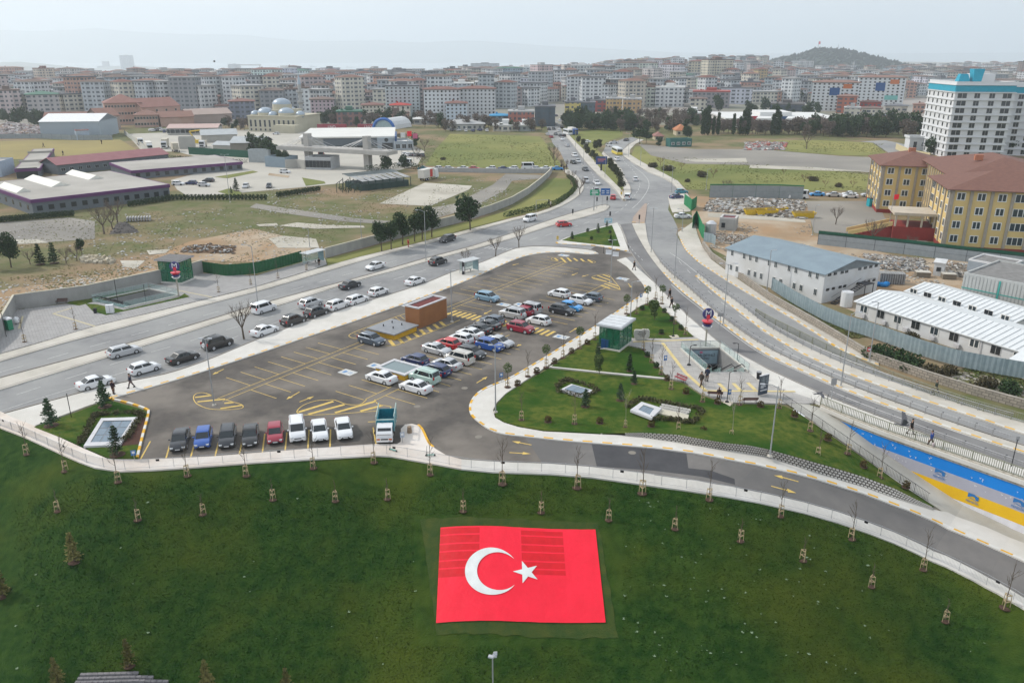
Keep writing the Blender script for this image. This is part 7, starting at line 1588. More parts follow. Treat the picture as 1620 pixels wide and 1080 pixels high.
def bird(px,py,dist,rz,roll,label,up=.9,s=1.):
 u=(px-810)/FPX;v=(540-py)/FPX;d=Vector((u,math.cos(PT)+v*math.sin(PT),-math.sin(PT)+v*math.cos(PT)));P=Vector((0,0,CAMH))+d*dist
 t=empty('pigeon',P,rz,label,'bird','pigeons in flight');t.scale=(s,)*3;gp_=M('feather_grey',(.07,.07,.08),.8,(.12,.12,.13),20);mb=MB();n=8
 sec=[(-.20,.012,0),(-.12,.035,0),(0,.055,.0),(.09,.045,.01),(.13,.028,.025),(.16,.03,.035),(.185,.02,.03),(.205,.004,.025)];vs=[]
 for x,r,z in sec:vs+=[(x,r*math.cos(2*math.pi*k/n),z+r*math.sin(2*math.pi*k/n))for k in range(n)]
 fs=[(a*n+k,a*n+(k+1)%n,(a+1)*n+(k+1)%n,(a+1)*n+k)for a in range(len(sec)-1)for k in range(n)]+[tuple(range(n-1,-1,-1)),tuple((len(sec)-1)*n+k for k in range(n))];mb.add(vs,fs)
 mb.add([(-.12,-.03,0),(-.12,.03,0),(-.31,.07,0),(-.31,-.07,0),(-.12,-.03,.012),(-.12,.03,.012),(-.31,.07,.008),(-.31,-.07,.008)],[(0,1,2,3),(7,6,5,4),(0,4,5,1),(2,6,7,3),(1,5,6,2),(3,7,4,0)]);mb.build('bird_body',gp_,t,smooth=True)
 for sy in(-1,1):
  mb=MB();q=[(.08,sy*.03,.03),(.13,sy*.18,.03+up*.10),(.04,sy*.34,.03+up*.2),(-.08,sy*.38,.03+up*.22),(-.06,sy*.2,.03+up*.1),(-.07,sy*.04,.02)];mb.add([(x,y,z)for x,y,z in q]+[(x,y,z+.014)for x,y,z in q],[(5,4,3,2,1,0),(6,7,8,9,10,11)]+[(i,(i+1)%6,6+(i+1)%6,6+i)for i in range(6)]);mb.build('wing',gp_,t)
bird(1296,622,47,R(20),0,'pigeon with spread wings in the air above the end of the plaza',-.6,1.25);bird(1429,672,40,R(-20),0,'larger pigeon with raised wings over the bridge balustrade',1.6,1.35);bird(339,98,190,R(30),0,'tiny distant bird in the air above the harbour crane',.8,1.5)
# ================================================================ BUILDINGS IN THE MIDDLE DISTANCE
def corr(name,c,ang=0.,s=3.): # sheet metal: fine ribs as geometry-free bump
 return M(name,c,.55,tuple(x*.9 for x in c),.8,metal=.1,bump=.0)
wpan=M('panel_white',(.60,.61,.62),.6,(.55,.56,.57),.5,c3=(.50,.50,.49),scale3=.2)
def ribs(b,mat,along,x0,x1,y0,y1,zf,pitch,hgt=.05,nm='roof_ribs'):
 mb=MB();v=x0 if along=='y' else y0
 while v<(x1 if along=='y' else y1):
  if along=='y':a,c=Vector((v,y0,zf(v,y0)+hgt/2)),Vector((v,y1,zf(v,y1)+hgt/2))
  else:a,c=Vector((x0,v,zf(x0,v)+hgt/2)),Vector((x1,v,zf(x1,v)+hgt/2))
  mb.bar(a,c,hgt,3);v+=pitch
 b.p(mb,nm,mat)
P0,P1,P3=G(1299,480),G(1386,461),G(1200,424);H=hA(P0,434)
b=Bld('site_hut','two storey white prefabricated hut with blue grey gable roof and outside stair','site building',P0,P1,P3,H)
b.walls(wpan);rs=M('roof_bluegrey',(.20,.26,.30),.5,(.17,.22,.26),.4);b.gable(rs,1.6,'y',.35,wallmat=M('panel_greyblue',(.40,.45,.48),.6))
for i in range(14):
 for j in(0,1):
  if(i*7+j*3)%10<7:b.win('l',1.5+i*(b.D-3)/13,1.7+j*2.9,.7,1.3,'w')
for j,z in enumerate((2.35,5.0)):
 for u in(.08,.18,.3,.38,.62,.72,.82,.92):b.win('f',b.W*u,z,.8,.45,'d')
Q_('floor_trim',rim,b.t,(b.W/2,-.03,H/2-.1),(b.W,.05,.1))
mb=MB();st0,st1=Vector((b.W*.1,-1.3,.1)),Vector((b.W*.6,-1.3,H*.48))
for dy in(-.5,.5):mb.bar(st0+Vector((0,dy,0)),st1+Vector((0,dy,0)),.1,4);mb.bar(st0+Vector((0,dy,1)),st1+Vector((0,dy,1)),.04,4)
for k in range(12):q=st0.lerp(st1,k/12);mb.box(tuple(q),(.4,1,.05))
mb.box((b.W*.68,-1.0,H*.48),(b.W*.16,1.9,.1));mb.box((b.W*.75,-1.8,H*.24),(.1,.1,H*.48));mb.box((b.W*.6,-1.8,H*.24),(.1,.1,H*.48));mb.bar((b.W*.6,-1.9,H*.48+1),(b.W*.76,-1.9,H*.48+1),.04,4)
b.p(mb,'outside_stair',dM)
t=empty('water_tank',G(1338,484,.1),0,'white round tank in front of the two storey hut','tank');R_('bar','tank_body',MATS['paint_white'],t,(0,0,0),(0,0,2.6),1.,14)
def lH(label,p0,p1,p3,ytop,rise,cnt,acs=()):
 P0,P1,P3=G(*p0),G(*p1),G(*p3);H=hA(P0,ytop);b=Bld('site_hut',label,'site building',P0,P1,P3,H);b.walls(wpan)
 rw=M('roof_white_sheet',(.62,.64,.65),.45,(.57,.59,.6),.6);b.gable(rw,rise,'x',.35,wallmat=M('panel_greyblue',(.40,.45,.48),.6))
 k=rise/(b.D/2);ribs(b,M('roof_rib',(.56,.58,.59),.5),'y',.3,b.W,-.3,b.D/2,lambda x,y:b.H+.14+max(0,y)*k,1.0,.05)
 for i in range(cnt):u=(i+.5)/cnt*b.W;b.win('f',u,1.65,1.5,1.3,'b' if i%2 else 'w')
 for u in acs:mb=MB();mb.box((b.W*u,-.3,.6),(.8,.35,.6));mb.bar((b.W*u,-.5,.6),(b.W*u,-.47,.6),.22,10,0);b.p(mb,'air_conditioner',rim)
 for x in(.28,.5,.76):R_('bar','downpipe',rim,b.t,(b.W*x,-.12,0),(b.W*x,-.12,H),.06,5)
 return b
lH('long low white site hut nearest the corrugated fence',(1352,500),(1625,588),(1390,475),477,1.1,9,(.06,.2,.34,.5,.64))
lH('second low white site hut behind the nearest one',(1432,473),(1600,524),(1462,455),461,1.,7,())
P0=G(1600,600);b=Bld('site_hut','small white roofed hut cut off at the right edge behind the fence','site building',G(1596,592),G(1660,612),G(1640,570),2.2);b.walls(wpan);b.gable(MATS['roof_white_sheet'],.9,'x',.3,wallmat=wpan)
P0,P1,P3=G(1518,470),G(1660,500),G(1530,440);H=hA(P0,434)
b=Bld('sheet_shed','grey roofed corrugated shed with turquoise trim at the right edge','shed',P0,P1,P3,H);b.walls(corr('shed_wall',(.42,.43,.42)));b.flatroof(M('shed_roof_grey',(.22,.215,.21),.85,(.16,.155,.15),1),corr('shed_wall',(.42,.43,.42)),.4)
mb=MB()
for k in range(int(b.W/.6)):mb.box((.3+k*.6,-.03,H/2),(.12,.06,H))
b.p(mb,'wall_ribs',M('shed_rib',(.36,.37,.36),.6));mb=MB();mb.box((b.W/2,-.06,H*.45),(b.W,.06,.15));mb.box((b.W*.42,-.08,H/2),(.3,.08,H));b.p(mb,'turquoise_trim',M('turquoise',(.05,.32,.28),.6))
b=Bld('container','white open container behind the grey roofed shed','container',G(1528,432),G(1592,444),G(1536,420),2.6);b.walls(M('container_greyblue',(.32,.36,.40),.6));b.flatroof(MATS['shed_roof_grey'],MATS['paint_white'],.35)
b=Bld('guard_cabin','small white cabin among the rubble by the sheet stacks','cabin',G(1475,436),G(1491,438),G(1479,430),2.6);b.walls(wpan);b.win('f',b.W*.5,1.4,.8,.8,'d');b.hip(wpan,.3,.2)
for i,(px,py,w_,h_,lb,c)in enumerate([(1459,437,2.6,.9,'low brown crate left of the white cabin',(.2,.17,.13)),(1500,440,2.4,.9,'low brown crate right of the white cabin',(.22,.18,.15))]):
 t=empty('crate',G(px,py,.1),R(-12),lb,'crate');Q_('box',M('crate_brown',c,.9),t,(0,0,h_/2),(w_,1.6,h_));Q_('lid',walk_t,t,(0,0,h_+.05),(w_+.1,1.7,.1))
t=empty('sheet_stack',G(1410,447,.1),R(-10),'stack of grey profiled sheets by the rubble right of the two storey hut','sheet stack');mb=MB()
for k in range(11):mb.box((k*.42-2.3,0,1.0),(.3,2.2,2.0),.03)
mb.build('sheets',M('sheet_grey',(.30,.30,.30),.6,(.22,.22,.22),1),t)
t=empty('tarpaulin_heap',G(1396,452,.1),0,'bright blue tarpaulin heap beside the grey sheet stack','tarpaulin');mb=MB();rg=random.Random(2)
for k in range(7):mb.sphere((rg.uniform(-1,1),rg.uniform(-.6,.6),.25),rg.uniform(.45,.8),8,5,0,(1,1,.7))
mb.build('tarpaulin',M('tarp_blue',(.01,.19,.50),.6),t)
P0,P1,P3=G(1137,364),G(1163,366),G(1143,352);b=Bld('site_building','small grey concrete building with open dark red roof beside the white tank','building',P0,P1,P3,2.8,D=4.5);b.walls(M('cinder_grey',(.36,.36,.35),.9));b.flatroof(M('roof_dark_red',(.16,.03,.04),.8),M('parapet_pale',(.50,.49,.48),.8),.45,.45);b.win('f',b.W*.25,1.3,.9,1.2,'d')
t=empty('water_tank',G(1124,370,.1),0,'large white round topped tank beside the leaning green sheets','tank');mb=MB();mb.bar((0,0,0),(0,0,2.6),1.3,14);mb.bar((0,0,2.6),(0,0,3.2),1.3,14,0,.5);mb.build('tank_body',MATS['paint_silver'],t)
def rubble(label,quad,n,cols,s=(.3,1.1),hmax=2.2,seed=1,kindname='rubble_heap',cat='rubble'):
 rg=random.Random(seed);Q=[G(*q)for q in quad];c=sum(Q,Vector())/4;t=empty(kindname,c,0,label,cat);mb=MB();bm=MB();N=14
 f=lambda u,v:Q[0].lerp(Q[1],u).lerp(Q[3].lerp(Q[2],u),v)
 hh=lambda u,v:hmax*max(0,math.sin(math.pi*u)*math.sin(math.pi*v))**.6*(.55+.45*noise.noise(Vector((u*5+seed,v*5,1))))
 vs=[];fs=[]
 for j in range(N+1):
  for i in range(N+1):p=f(i/N,j/N)-c;vs.append((p.x,p.y,hh(i/N,j/N)))
 for j in range(N):
  for i in range(N):a=j*(N+1)+i;fs.append((a,a+1,a+N+2,a+N+1))
 bm.add(vs,fs);bm.build('mound',M('mound_%d'%seed,cols[0],.95,tuple(x*.7 for x in cols[0]),2),t,smooth=True)
 for k in range(n):
  u,v=rg.random(),rg.random();p=f(u,v)-c;z=hh(u,v);q=Vector((rg.uniform(*s),rg.uniform(*s)*.7,rg.uniform(*s)*.4))
  mb.box((p.x,p.y,z+.1),q,0,rg.randrange(len(cols)),Matrix.Rotation(rg.uniform(0,3),3,'Z')@Matrix.Rotation(rg.uniform(-.7,.7),3,'X'))
 mb.build('debris',[M('debris_%d_%d'%(seed,i),c_,.9)for i,c_ in enumerate(cols)],t);return t
rub=[(.28,.25,.21),(.40,.38,.35),(.20,.17,.14),(.48,.47,.45),(.13,.12,.11),(.30,.22,.16)]
rubble('large heap of mixed building rubble in front of the dark framed fence',[(1112,334),(1275,348),(1272,318),(1125,317)],1500,rub+[(.42,.42,.42)],(.25,1.5),2.6,1)
rubble('flat rubble field between the two storey hut and the site fence',[(1370,425),(1470,432),(1460,410),(1365,402)],900,rub+[(.22,.23,.25)],(.2,.9),.8,2)
rubble('low rubble strip below the small concrete building',[(1120,382),(1190,392),(1190,374),(1130,370)],350,rub,(.2,.8),.5,3)
rubble('rubble and timber strip right of the white cabin',[(1480,432),(1560,448),(1560,422),(1490,414)],300,rub,(.2,.9),.7,4)
rubble('dark gravel heap on the waste ground beside the bare trees',[(172,371),(222,368),(205,356),(185,356)],60,[(.10,.09,.085),(.14,.13,.12)],(.2,.5),2.4,5,'gravel_heap','gravel heap')
rubble('scrap and brown soil heap behind the left lift house',[(286,400),(372,402),(372,390),(292,391)],260,[(.17,.11,.07),(.42,.43,.44),(.12,.1,.08),(.24,.18,.12)],(.2,.8),1.5,6,'scrap_heap','scrap heap')
rubble('pile of pale blocks on the waste ground left of the lift house',[(128,416),(180,418),(178,408),(132,406)],60,[(.38,.33,.24),(.46,.42,.34)],(.6,1.6),.8,7,'block_pile','block pile')
rubble('long heap of colourful refuse beside the big white hangar',[(-30,214),(64,214),(64,200),(-30,198)],1500,[(.28,.24,.23),(.42,.4,.4),(.34,.26,.27),(.50,.47,.46),(.18,.15,.15),(.38,.28,.22)],(.6,2.6),4.5,8,'refuse_heap','refuse heap')
rubble('scrap yard heaps on the bare lot before the cypresses',[(1178,238),(1240,238),(1245,226),(1180,226)],420,[(.3,.29,.28),(.45,.44,.43),(.2,.19,.19),(.35,.12,.1)],(.5,2.2),1.6,9,'scrap_heap','scrap heap')
t=empty('striped_stack',G(220,349,.1),R(8),'stack of pale grey slats behind the dark gravel heap','slat stack');mb=MB()
for k in range(9):mb.box((k*.7-2.8,0,.6),(.35,2.6,.9),.2)
mb.build('slats',M('slat_grey',(.36,.36,.37),.8),t)
def skip_(px,py,lb,rz=0.):
 t=empty('yellow_skip',G(px,py,.1),rz,lb,'skip','yellow skips');mb=MB();hy=M('skip_yellow',(.62,.42,.02),.6,(.5,.33,.02),2)
 mb.add([(-2.4,-1,0),(2.4,-1,0),(2.4,1,0),(-2.4,1,0),(-3,-1.2,1.5),(3,-1.2,1.5),(3,1.2,1.5),(-3,1.2,1.5)],[(0,1,5,4),(1,2,6,5),(2,3,7,6),(3,0,4,7),(3,2,1,0)]);mb.build('skip_body',hy,t);Q_('load',M('load_brown',(.16,.12,.07),.9),t,(0,0,1.2),(5.4,2.2,.2))
skip_(1194,339,'left yellow skip at the foot of the rubble heap');skip_(1212,340,'middle yellow skip at the foot of the rubble heap');skip_(1271,344,'right yellow skip by the school yard fence');skip_(1228,337,'yellow skip right beside the middle one',.3)
# ---------------------------------------------------------------- SCHOOL
ych=M('school_yellow',(.62,.46,.20),.8,(.57,.425,.185),.4);pil=M('pilaster_grey',(.36,.32,.27),.85);plinth=M('school_plinth_red',(.26,.035,.03),.8);rfb=M('roof_tile_brown',(.18,.088,.065),.8,(.145,.07,.055),1.2);gut=M('gutter',(.50,.44,.36),.8)
def school_block(nm_label,P0,P1,P3,ytop,cols_f,cols_l,D=None,W=None,rise=3.2):
 H=hA(P0,ytop);b=Bld('school_block',nm_label,'school',P0,P1,P3,H,D=D,W=W);fh=(H-1.0)/4;b.walls(ych,1.0);b.walls(plinth,0,1.02,'plinth',-.05,-.05,b.W+.1,b.D+.1)
 for face,n,L in(('f',cols_f,b.W),('l',cols_l,b.D)):
  for i in range(n):
   for j in range(4):b.win(face,L*(i+.5)/n,1.0+fh*(j+.55),1.75 if i%4!=3 else 3.2,1.75,'w' if i%4!=3 else 'w3')
  for i in range(n+1):
   mb=MB();u=min(max(L*i/n,.3),L-.3)
   mb.box((u,-.12,(1+H)/2)if face=='f' else(-.12,u,(1+H)/2),(.6,.24,H-1)if face=='f' else(.24,.6,H-1));b.p(mb,'pilaster',pil)
 b.hip(rfb,rise,1.1);return b
e1=Vector((math.cos(R(-16)),math.sin(R(-16)),0));e2=Vector((-e1.y,e1.x,0))
SA=G(1489,395)
b1=school_block('near block of the yellow school with brown tiled roof and wide front',SA,SA+e1*52,SA+e2*20,300,13,4,D=20,W=52)
SB=G(1386,336);b2=school_block('left far wing of the yellow school with brown tiled roof',SB,SB+e1*17,SB+e2*20,262,4,4,D=22,W=17,rise=3.)
SCn=SB+e1*17 
dv=(SCn-SA);Lm=dv.dot(e2)
b3=Bld('school_block','link block of the yellow school with narrow tall windows above the entrance','school',SA+e2*14+e1*(dv.dot(e1)*.35),SA+e2*14+e1*(dv.dot(e1)*.35)+e1*26,None,b1.H+.8,D=max(Lm-8,10));b3.walls(ych);b3.hip(rfb,3.6,1.)
for i in range(14):
 for j in range(4):b3.win('l',b3.D*(i+.5)/14,2.2+j*(b3.H/4.3),.7,2.2,'d')
for i in range(15):mb=MB();mb.box((-.15,b3.D*i/14,b3.H/2),(.3,.35,b3.H));b3.p(mb,'fin',gut)
for bb,u,v in((b1,.35,.5),(b2,.5,.5),(b3,.3,.4)):
 mb=MB();mb.box((bb.W*u,bb.D*v,bb.H+3.2),(1.8,1,1.3));bb.p(mb,'chimney',M('chimney_brick',(.42,.17,.10),.8))
ent=SA+e2*9-e1*9
b=Bld('school_entrance','school entrance porch with dark red steps and yellow canopy','entrance',ent,ent+e1*9,None,6.2,D=9);b.walls(plinth,0,3.0,'base');mb=MB()
for u in(.4,3,6,8.6):mb.box((u,.4,4.3),(.4,.4,2.6))
b.p(mb,'columns',gut);Q_('canopy',gut,b.t,(4.5,4.5,6.0),(9.4,9.4,.6));mb=MB()
for k in range(10):mb.box((-.5-k*.9,3,1.4-k*.14),(.9,3.6,2.8-k*.28))
b.p(mb,'steps',plinth);mb=MB()
for y in(.9,4.8):mb.add([(-9.5,y,.2),(0,y,3.),(0,y,4),(-9.5,y,1.2),(-9.5,y+.3,.2),(0,y+.3,3.),(0,y+.3,4),(-9.5,y+.3,1.2)],[(0,1,2,3),(7,6,5,4),(3,2,6,7),(4,0,3,7)])
b.p(mb,'stair_parapet',ych)
t=empty('flagpole',G(1404,372),0,'flagpole with red flag in the school yard','flagpole');R_('bar','pole',galv,t,(0,0,0),(0,0,10),.07,6);Q_('flag_cloth',red,t,(.7,0,9.2),(1.3,.05,1.2),.3)
t=empty('skip_container',G(1382,326,.1),0,'turquoise waste container at the school corner','container');Q_('body',M('container_teal',(.01,.30,.36),.6),t,(0,0,1.1),(3.5,2,2.2));Q_('lid',dM,t,(0,0,2.25),(3.6,2.1,.1))
# ---------------------------------------------------------------- WHITE AND TURQUOISE TOWER BLOCK
tw=M('tower_white',(.60,.61,.63),.7,(.56,.57,.59),.2);tq=M('tower_turquoise',(.02,.32,.46),.6);
ea=Vector((math.cos(R(-9)),math.sin(R(-9)),0));eb=Vector((-ea.y,ea.x,0))
Pa=G(1493,250);Ht=hA(Pa,134)
def tower(label,P0,W,D,H,nf,cf,cl,topband=True):
 b=Bld('apartment_tower',label,'apartment tower',P0,P0+ea*W,None,H,D=D);b.walls(tw,0);fh=H/nf
 for j in range(nf):
  Q_('floor_band',tw,b.t,(W/2,D/2,(j+1)*fh-.15),(W+.9,D+.9,.3))
  for i in range(cf):b.win('f',W*(i+.5)/cf,j*fh+fh*.52,(3.8,2.3,2.3,3.6)[i%4],fh*.7,'b')
  if j>=nf-1 and topband:Q_('turquoise_band',tq,b.t,(W/2,-.08,j*fh+fh*.48),(W,.12,fh*.86));Q_('turquoise_band',tq,b.t,(-.08,D/2,j*fh+fh*.48),(.12,D,fh*.86))
 for j in range(nf):
  for i in range(cl):
   b.win('l',D*(i+.5)/cl,j*fh+fh*.5,1.6,fh*.6,'b')
 b.flatroof(walk_m,tw,1.2);return b
b=tower('tall white apartment block with turquoise top floor behind the school',Pa,23,34,Ht,10,4,6)
mb=MB();mb.add([(3,8,Ht),(8,8,Ht),(8,13,Ht),(3,13,Ht),(4,9,Ht+4),(7,9,Ht+4),(7,12,Ht+4),(4,12,Ht+4)],[(0,1,5,4),(1,2,6,5),(2,3,7,6),(3,0,4,7),(4,5,6,7)]);mb.add([(9,8,Ht),(12,8,Ht),(12,12,Ht),(9,12,Ht),(8.4,7.4,Ht+6),(12.6,7.4,Ht+6),(12.6,12.6,Ht+6),(8.4,12.6,Ht+6)],[(0,1,5,4),(1,2,6,5),(2,3,7,6),(3,0,4,7),(4,5,6,7)]);b.p(mb,'turquoise_roof_box',tq);Q_('lift_room',tw,b.t,(16,20,Ht+2),(9,7,4))
Pb=Pa+ea*23.5+eb*14;tower('wide white apartment block with turquoise top floor at the right edge',Pb,42,16,Ht-1,10,8,1)
P0=G(1437,238);b=Bld('gatehouse','white gatehouse with heavy cornice left of the white apartment block','gatehouse',P0,P0+ea*9,None,5.5,D=7);b.walls(tw);b.flatroof(walk_m,tw,.9,.5,ov=.5);b.win('f',2.5,2.4,1.4,3,'d');b.win('f',6,2.8,1.4,1.4,'d')
wall('estate_wall','pale yellow boundary wall in front of the white apartment block',[(1417,236),(1440,247),(1470,252)],2.6,M('wall_pale_yellow',(.55,.47,.28),.8),cap)
# ---------------------------------------------------------------- PURPLE TRIMMED BUILDINGS
pg=M('grey_cladding',(.125,.145,.165),.6,(.11,.125,.145),.5);pur=M('purple_trim',(.115,.03,.13),.6);rg_=M('flat_roof_grey',(.34,.32,.29),.9,(.29,.275,.25),.15,c3=(.38,.36,.33),scale3=.06,detail=7);rred=M('roof_maroon',(.28,.12,.13),.7,(.24,.10,.11),.4);skl=M('rooflight_white',(.70,.69,.63),.5)
def trimmed(label,p0,p1,p3,ytop,wf,wr_=0,roofl=(),H=None):
 P0,P1,P3=G(*p0),G(*p1),G(*p3);H=H or hA(P0,ytop);b=Bld('depot_building',label,'industrial building',P0,P1,P3,H);b.walls(pg,0,H-.9,D=b.D);mb=MB()
 for c,d in(((b.W/2,-.1,H-.45),(b.W+.5,.4,.95)),((b.W/2,b.D+.1,H-.45),(b.W+.5,.4,.95)),((-.1,b.D/2,H-.45),(.4,b.D-.2,.95)),((b.W+.1,b.D/2,H-.45),(.4,b.D-.2,.95))):mb.box(c,d)
 b.p(mb,'fascia',pur);Q_('roof',rg_,b.t,(b.W/2,b.D/2,H-.3),(b.W,b.D,.62))
 for i in range(wf):b.win('f',b.W*(i+.6)/wf,H*.42,1.4,1.3,'d')
 for i in range(wr_):b.win('l',b.D*(i+.6)/wr_,H*.42,1.3,1.3,'d')
 for u,v,L in roofl:R_('add','rooflight',skl,b.t,[(b.W*u-L*.12,b.D*v,H),(b.W*u+L*.12,b.D*v,H),(b.W*u+L*.12,b.D*v+L,H),(b.W*u-L*.12,b.D*v+L,H),(b.W*u,b.D*v,H+1.2),(b.W*u,b.D*v+L,H+1.2)],[(0,3,5,4),(1,4,5,2),(0,4,1),(3,2,5)])
 return b
trimmed('wide grey building with purple fascia and three white rooflights at the left',(54,341),(270,314),(-60,316),316,13,7,((.08,.35,17),(.38,.45,24),(.72,.62,20)))
trimmed('long narrow grey building with purple fascia left of the depot yard',(210,284),(384,269),(182,270),270,12)
b=trimmed('small grey workshop with purple fascia and twin dark doors at the left',(27,283),(65,281),(22,250),268,0);b.win('f',b.W*.25,1.9,3.4,3.4,'d');b.win('f',b.W*.68,1.9,3.4,3.4,'d')
for k in range(2):Q_('roof_step',rg_,b.t,(b.W/2,b.D*(.3+k*.45),b.H+.4),(b.W+1.5,.4,.8))
P0,P1,P3=G(93,277),G(268,258),G(86,270);b=Bld('depot_building','long grey building with maroon gable roof between the field and the purple ones','industrial building',P0,P1,P3,3.6,D=13);b.walls(pg);b.gable(rred,2.,'x',.5,wallmat=pg)
for i in range(14):b.win('f',b.W*(i+.6)/14,1.8,1.5,1.1,'b')
b=Bld('depot_building','pale blue building cut off by the left edge','industrial building',G(-40,281),G(4,280),None,5,D=12);b.walls(M('panel_paleblue',(.36,.43,.52),.6));b.flatroof(rg_,MATS['panel_paleblue'],.5)
hw=M('hangar_grey',(.34,.39,.44),.6,(.31,.36,.41),.1);P0,P1,P3=G(66,219),G(160,218),G(64,207);H=hA(P0,193)
b=Bld('hangar','large pale grey hangar with bright white roof behind the dry field','hangar',P0,P1,P3,H,D=28);b.walls(hw);b.gable(M('hangar_roof',(.74,.75,.76),.5),3.2,'x',.3,wallmat=hw)
b=Bld('cabin','small grey cabin in front of the large hangar','cabin',G(122,222),G(143,221),G(121,218),4.6,D=6);b.walls(M('panel_paleblue',(.36,.43,.52),.6));b.flatroof(rg_,MATS['roof_maroon'],.4)
fence('yard_wall','pale panel wall sloping down along the lorry yard','wall',LG([(197,213),(215,226),(237,243)],.05),2.4,6,[M('pale_wall3',(.48,.48,.45),.9)],1.,style='panel')
fence('field_fence','dark fence with small trees in front of the hangar','fence',LG([(-20,220),(60,219),(120,222),(200,221)],.05),2.6,7,[dM,netm],style='mesh')
fence('green_net_fence','dark green mesh fence below the lorry yard sheds','fence',LG([(299,244),(350,247),(395,250),(430,252)],.05),3.2,8,[gnet,gnet],style='mesh')
pk=M('pink_render',(.46,.31,.26),.85,(.39,.23,.18),.1);rtile=M('roof_tile_red',(.26,.13,.11),.85,(.22,.11,.09),.3);rbrown=M('roof_tile_old',(.24,.13,.10),.85,(.2,.11,.09),.3);pk2=M('pink_grey_render',(.36,.28,.25),.85,(.32,.25,.22),.1)
def sM(name,label,cat,pl,pr,yt,D,wall_,roof,rise,cf=0,nf=0,cl=0,roofk='hip',along='x',group=None,terr=False,wsz=(1.3,1.5),wk='b',trim=None,ang=None,z0=None):
 """front edge from pixel pl to pixel pr (on the ground), eaves at row yt"""
 g=GT if terr else G;P0,P1=g(*pl),g(*pr);P0.z=P1.z=min(P0.z,P1.z);H=hA(P0,yt);b=Bld(name,label,cat,P0,P1,None,H,group,D=D);b.walls(wall_)
 if roofk=='hip':b.hip(roof,rise)
 elif roofk=='gable':b.gable(roof,rise,along,.5,wallmat=wall_)
 else:b.flatroof(roof,trim or wall_,.9)
 fh=H/max(nf,1)
 for j in range(nf):
  for i in range(cf):b.win('f',b.W*(i+.5)/cf,fh*(j+.55),wsz[0],wsz[1],wk)
  for i in range(cl):b.win('l' if P0.x>0 else 'r',D*(i+.5)/cl,fh*(j+.55),wsz[0],wsz[1],wk)
 return b
sM('pink_school','big salmon pink block with red tiled hip roof in the left middle distance','school building',(170,198),(228,196),164,20,pk,rtile,5,12,3)
sM('pink_school','salmon pink annexe with red gable roof right of the big pink block','school building',(228,197),(288,193),170,22,pk,rtile,5,4,2,roofk='gable')
sM('pink_school','low pink block with rows of small windows in front of the pink annexe','school building',(214,202),(252,201),183,14,pk,rbrown,3,8,2)
sM('pink_school','low pink block without windows left of the curved grey roof hall','school building',(255,201),(308,199),186,16,pk,rbrown,3,0,0,roofk='gable')
sM('long_hall','long pinkish hall with arched grey roof beside the mosque','hall',(300,196),(368,193),182,22,pk2,pk2,3,roofk='gable')
sM('workshop_row','brown roofed workshop row behind the white hangar','workshop',(70,200),(160,198),190,18,pk2,rbrown,4,roofk='gable')
sM('workshop_row','second brown roofed workshop with orange end wall right of the hangar','workshop',(160,206),(192,204),184,18,pk2,rbrown,4,roofk='gable')
shw=M('shed_pale',(.38,.37,.34),.8,(.33,.32,.30),.3);shr=M('shed_roof_pale',(.40,.42,.43),.6,(.35,.37,.38),.4);dgl=MG('dark_glazing',(.05,.08,.11),.15)
sM('yard_shed','long shed with pale pink roof and glazed front above the lorry yard','shed',(266,214),(345,213),203,14,MATS['shed_pale'],M('roof_pink',(.50,.36,.33),.6),1.6,10,1,roofk='gable',wsz=(3.5,2.2),wk='b')
sM('yard_shed','grey sheet roofed shed right of the glazed front shed','shed',(320,226),(376,224),214,16,shw,shr,2,roofk='gable')
sM('yard_kiosk','small open shed with white canopy and pink sign in the lorry yard','shed',(284,236),(310,235),221,7,shw,M('canopy_white',(.55,.55,.53),.6),.6,roofk='flat')
sM('yard_shed','blue grey hut left of the larger sheet shed in the lorry yard','shed',(338,241),(366,242),229,8,MATS['shed_pale'],shr,1.2,roofk='gable')
sM('yard_shed','larger brown walled sheet shed beside the dark pines','shed',(366,246),(418,246),226,14,M('shed_brown',(.27,.25,.21),.8,(.23,.21,.18),.4),shr,2,roofk='gable')
sM('store_box','blue grey flat store behind the concrete canopy left','store',(420,264),(452,266),251,8,M('store_grey',(.25,.31,.36),.6,(.22,.28,.33),.4),shr,.3,roofk='flat')
sM('yard_wall_block','pale grey sheet wall block with white notice beside the dark pines','store',(394,257),(426,258),240,4,M('store_pale',(.36,.39,.40),.6),shr,.3,roofk='flat')
sM('gate_office','small grey office with dark door row under the concrete canopy','office',(484,268),(524,269),252,9,M('office_grey',(.42,.43,.44),.7),shr,.3,7,1,roofk='flat',wsz=(1.4,2.6),wk='d')
wall('gate_wall','pale curved low wall left of the gate office',[(452,267),(470,266),(483,268)],3.4,shw)
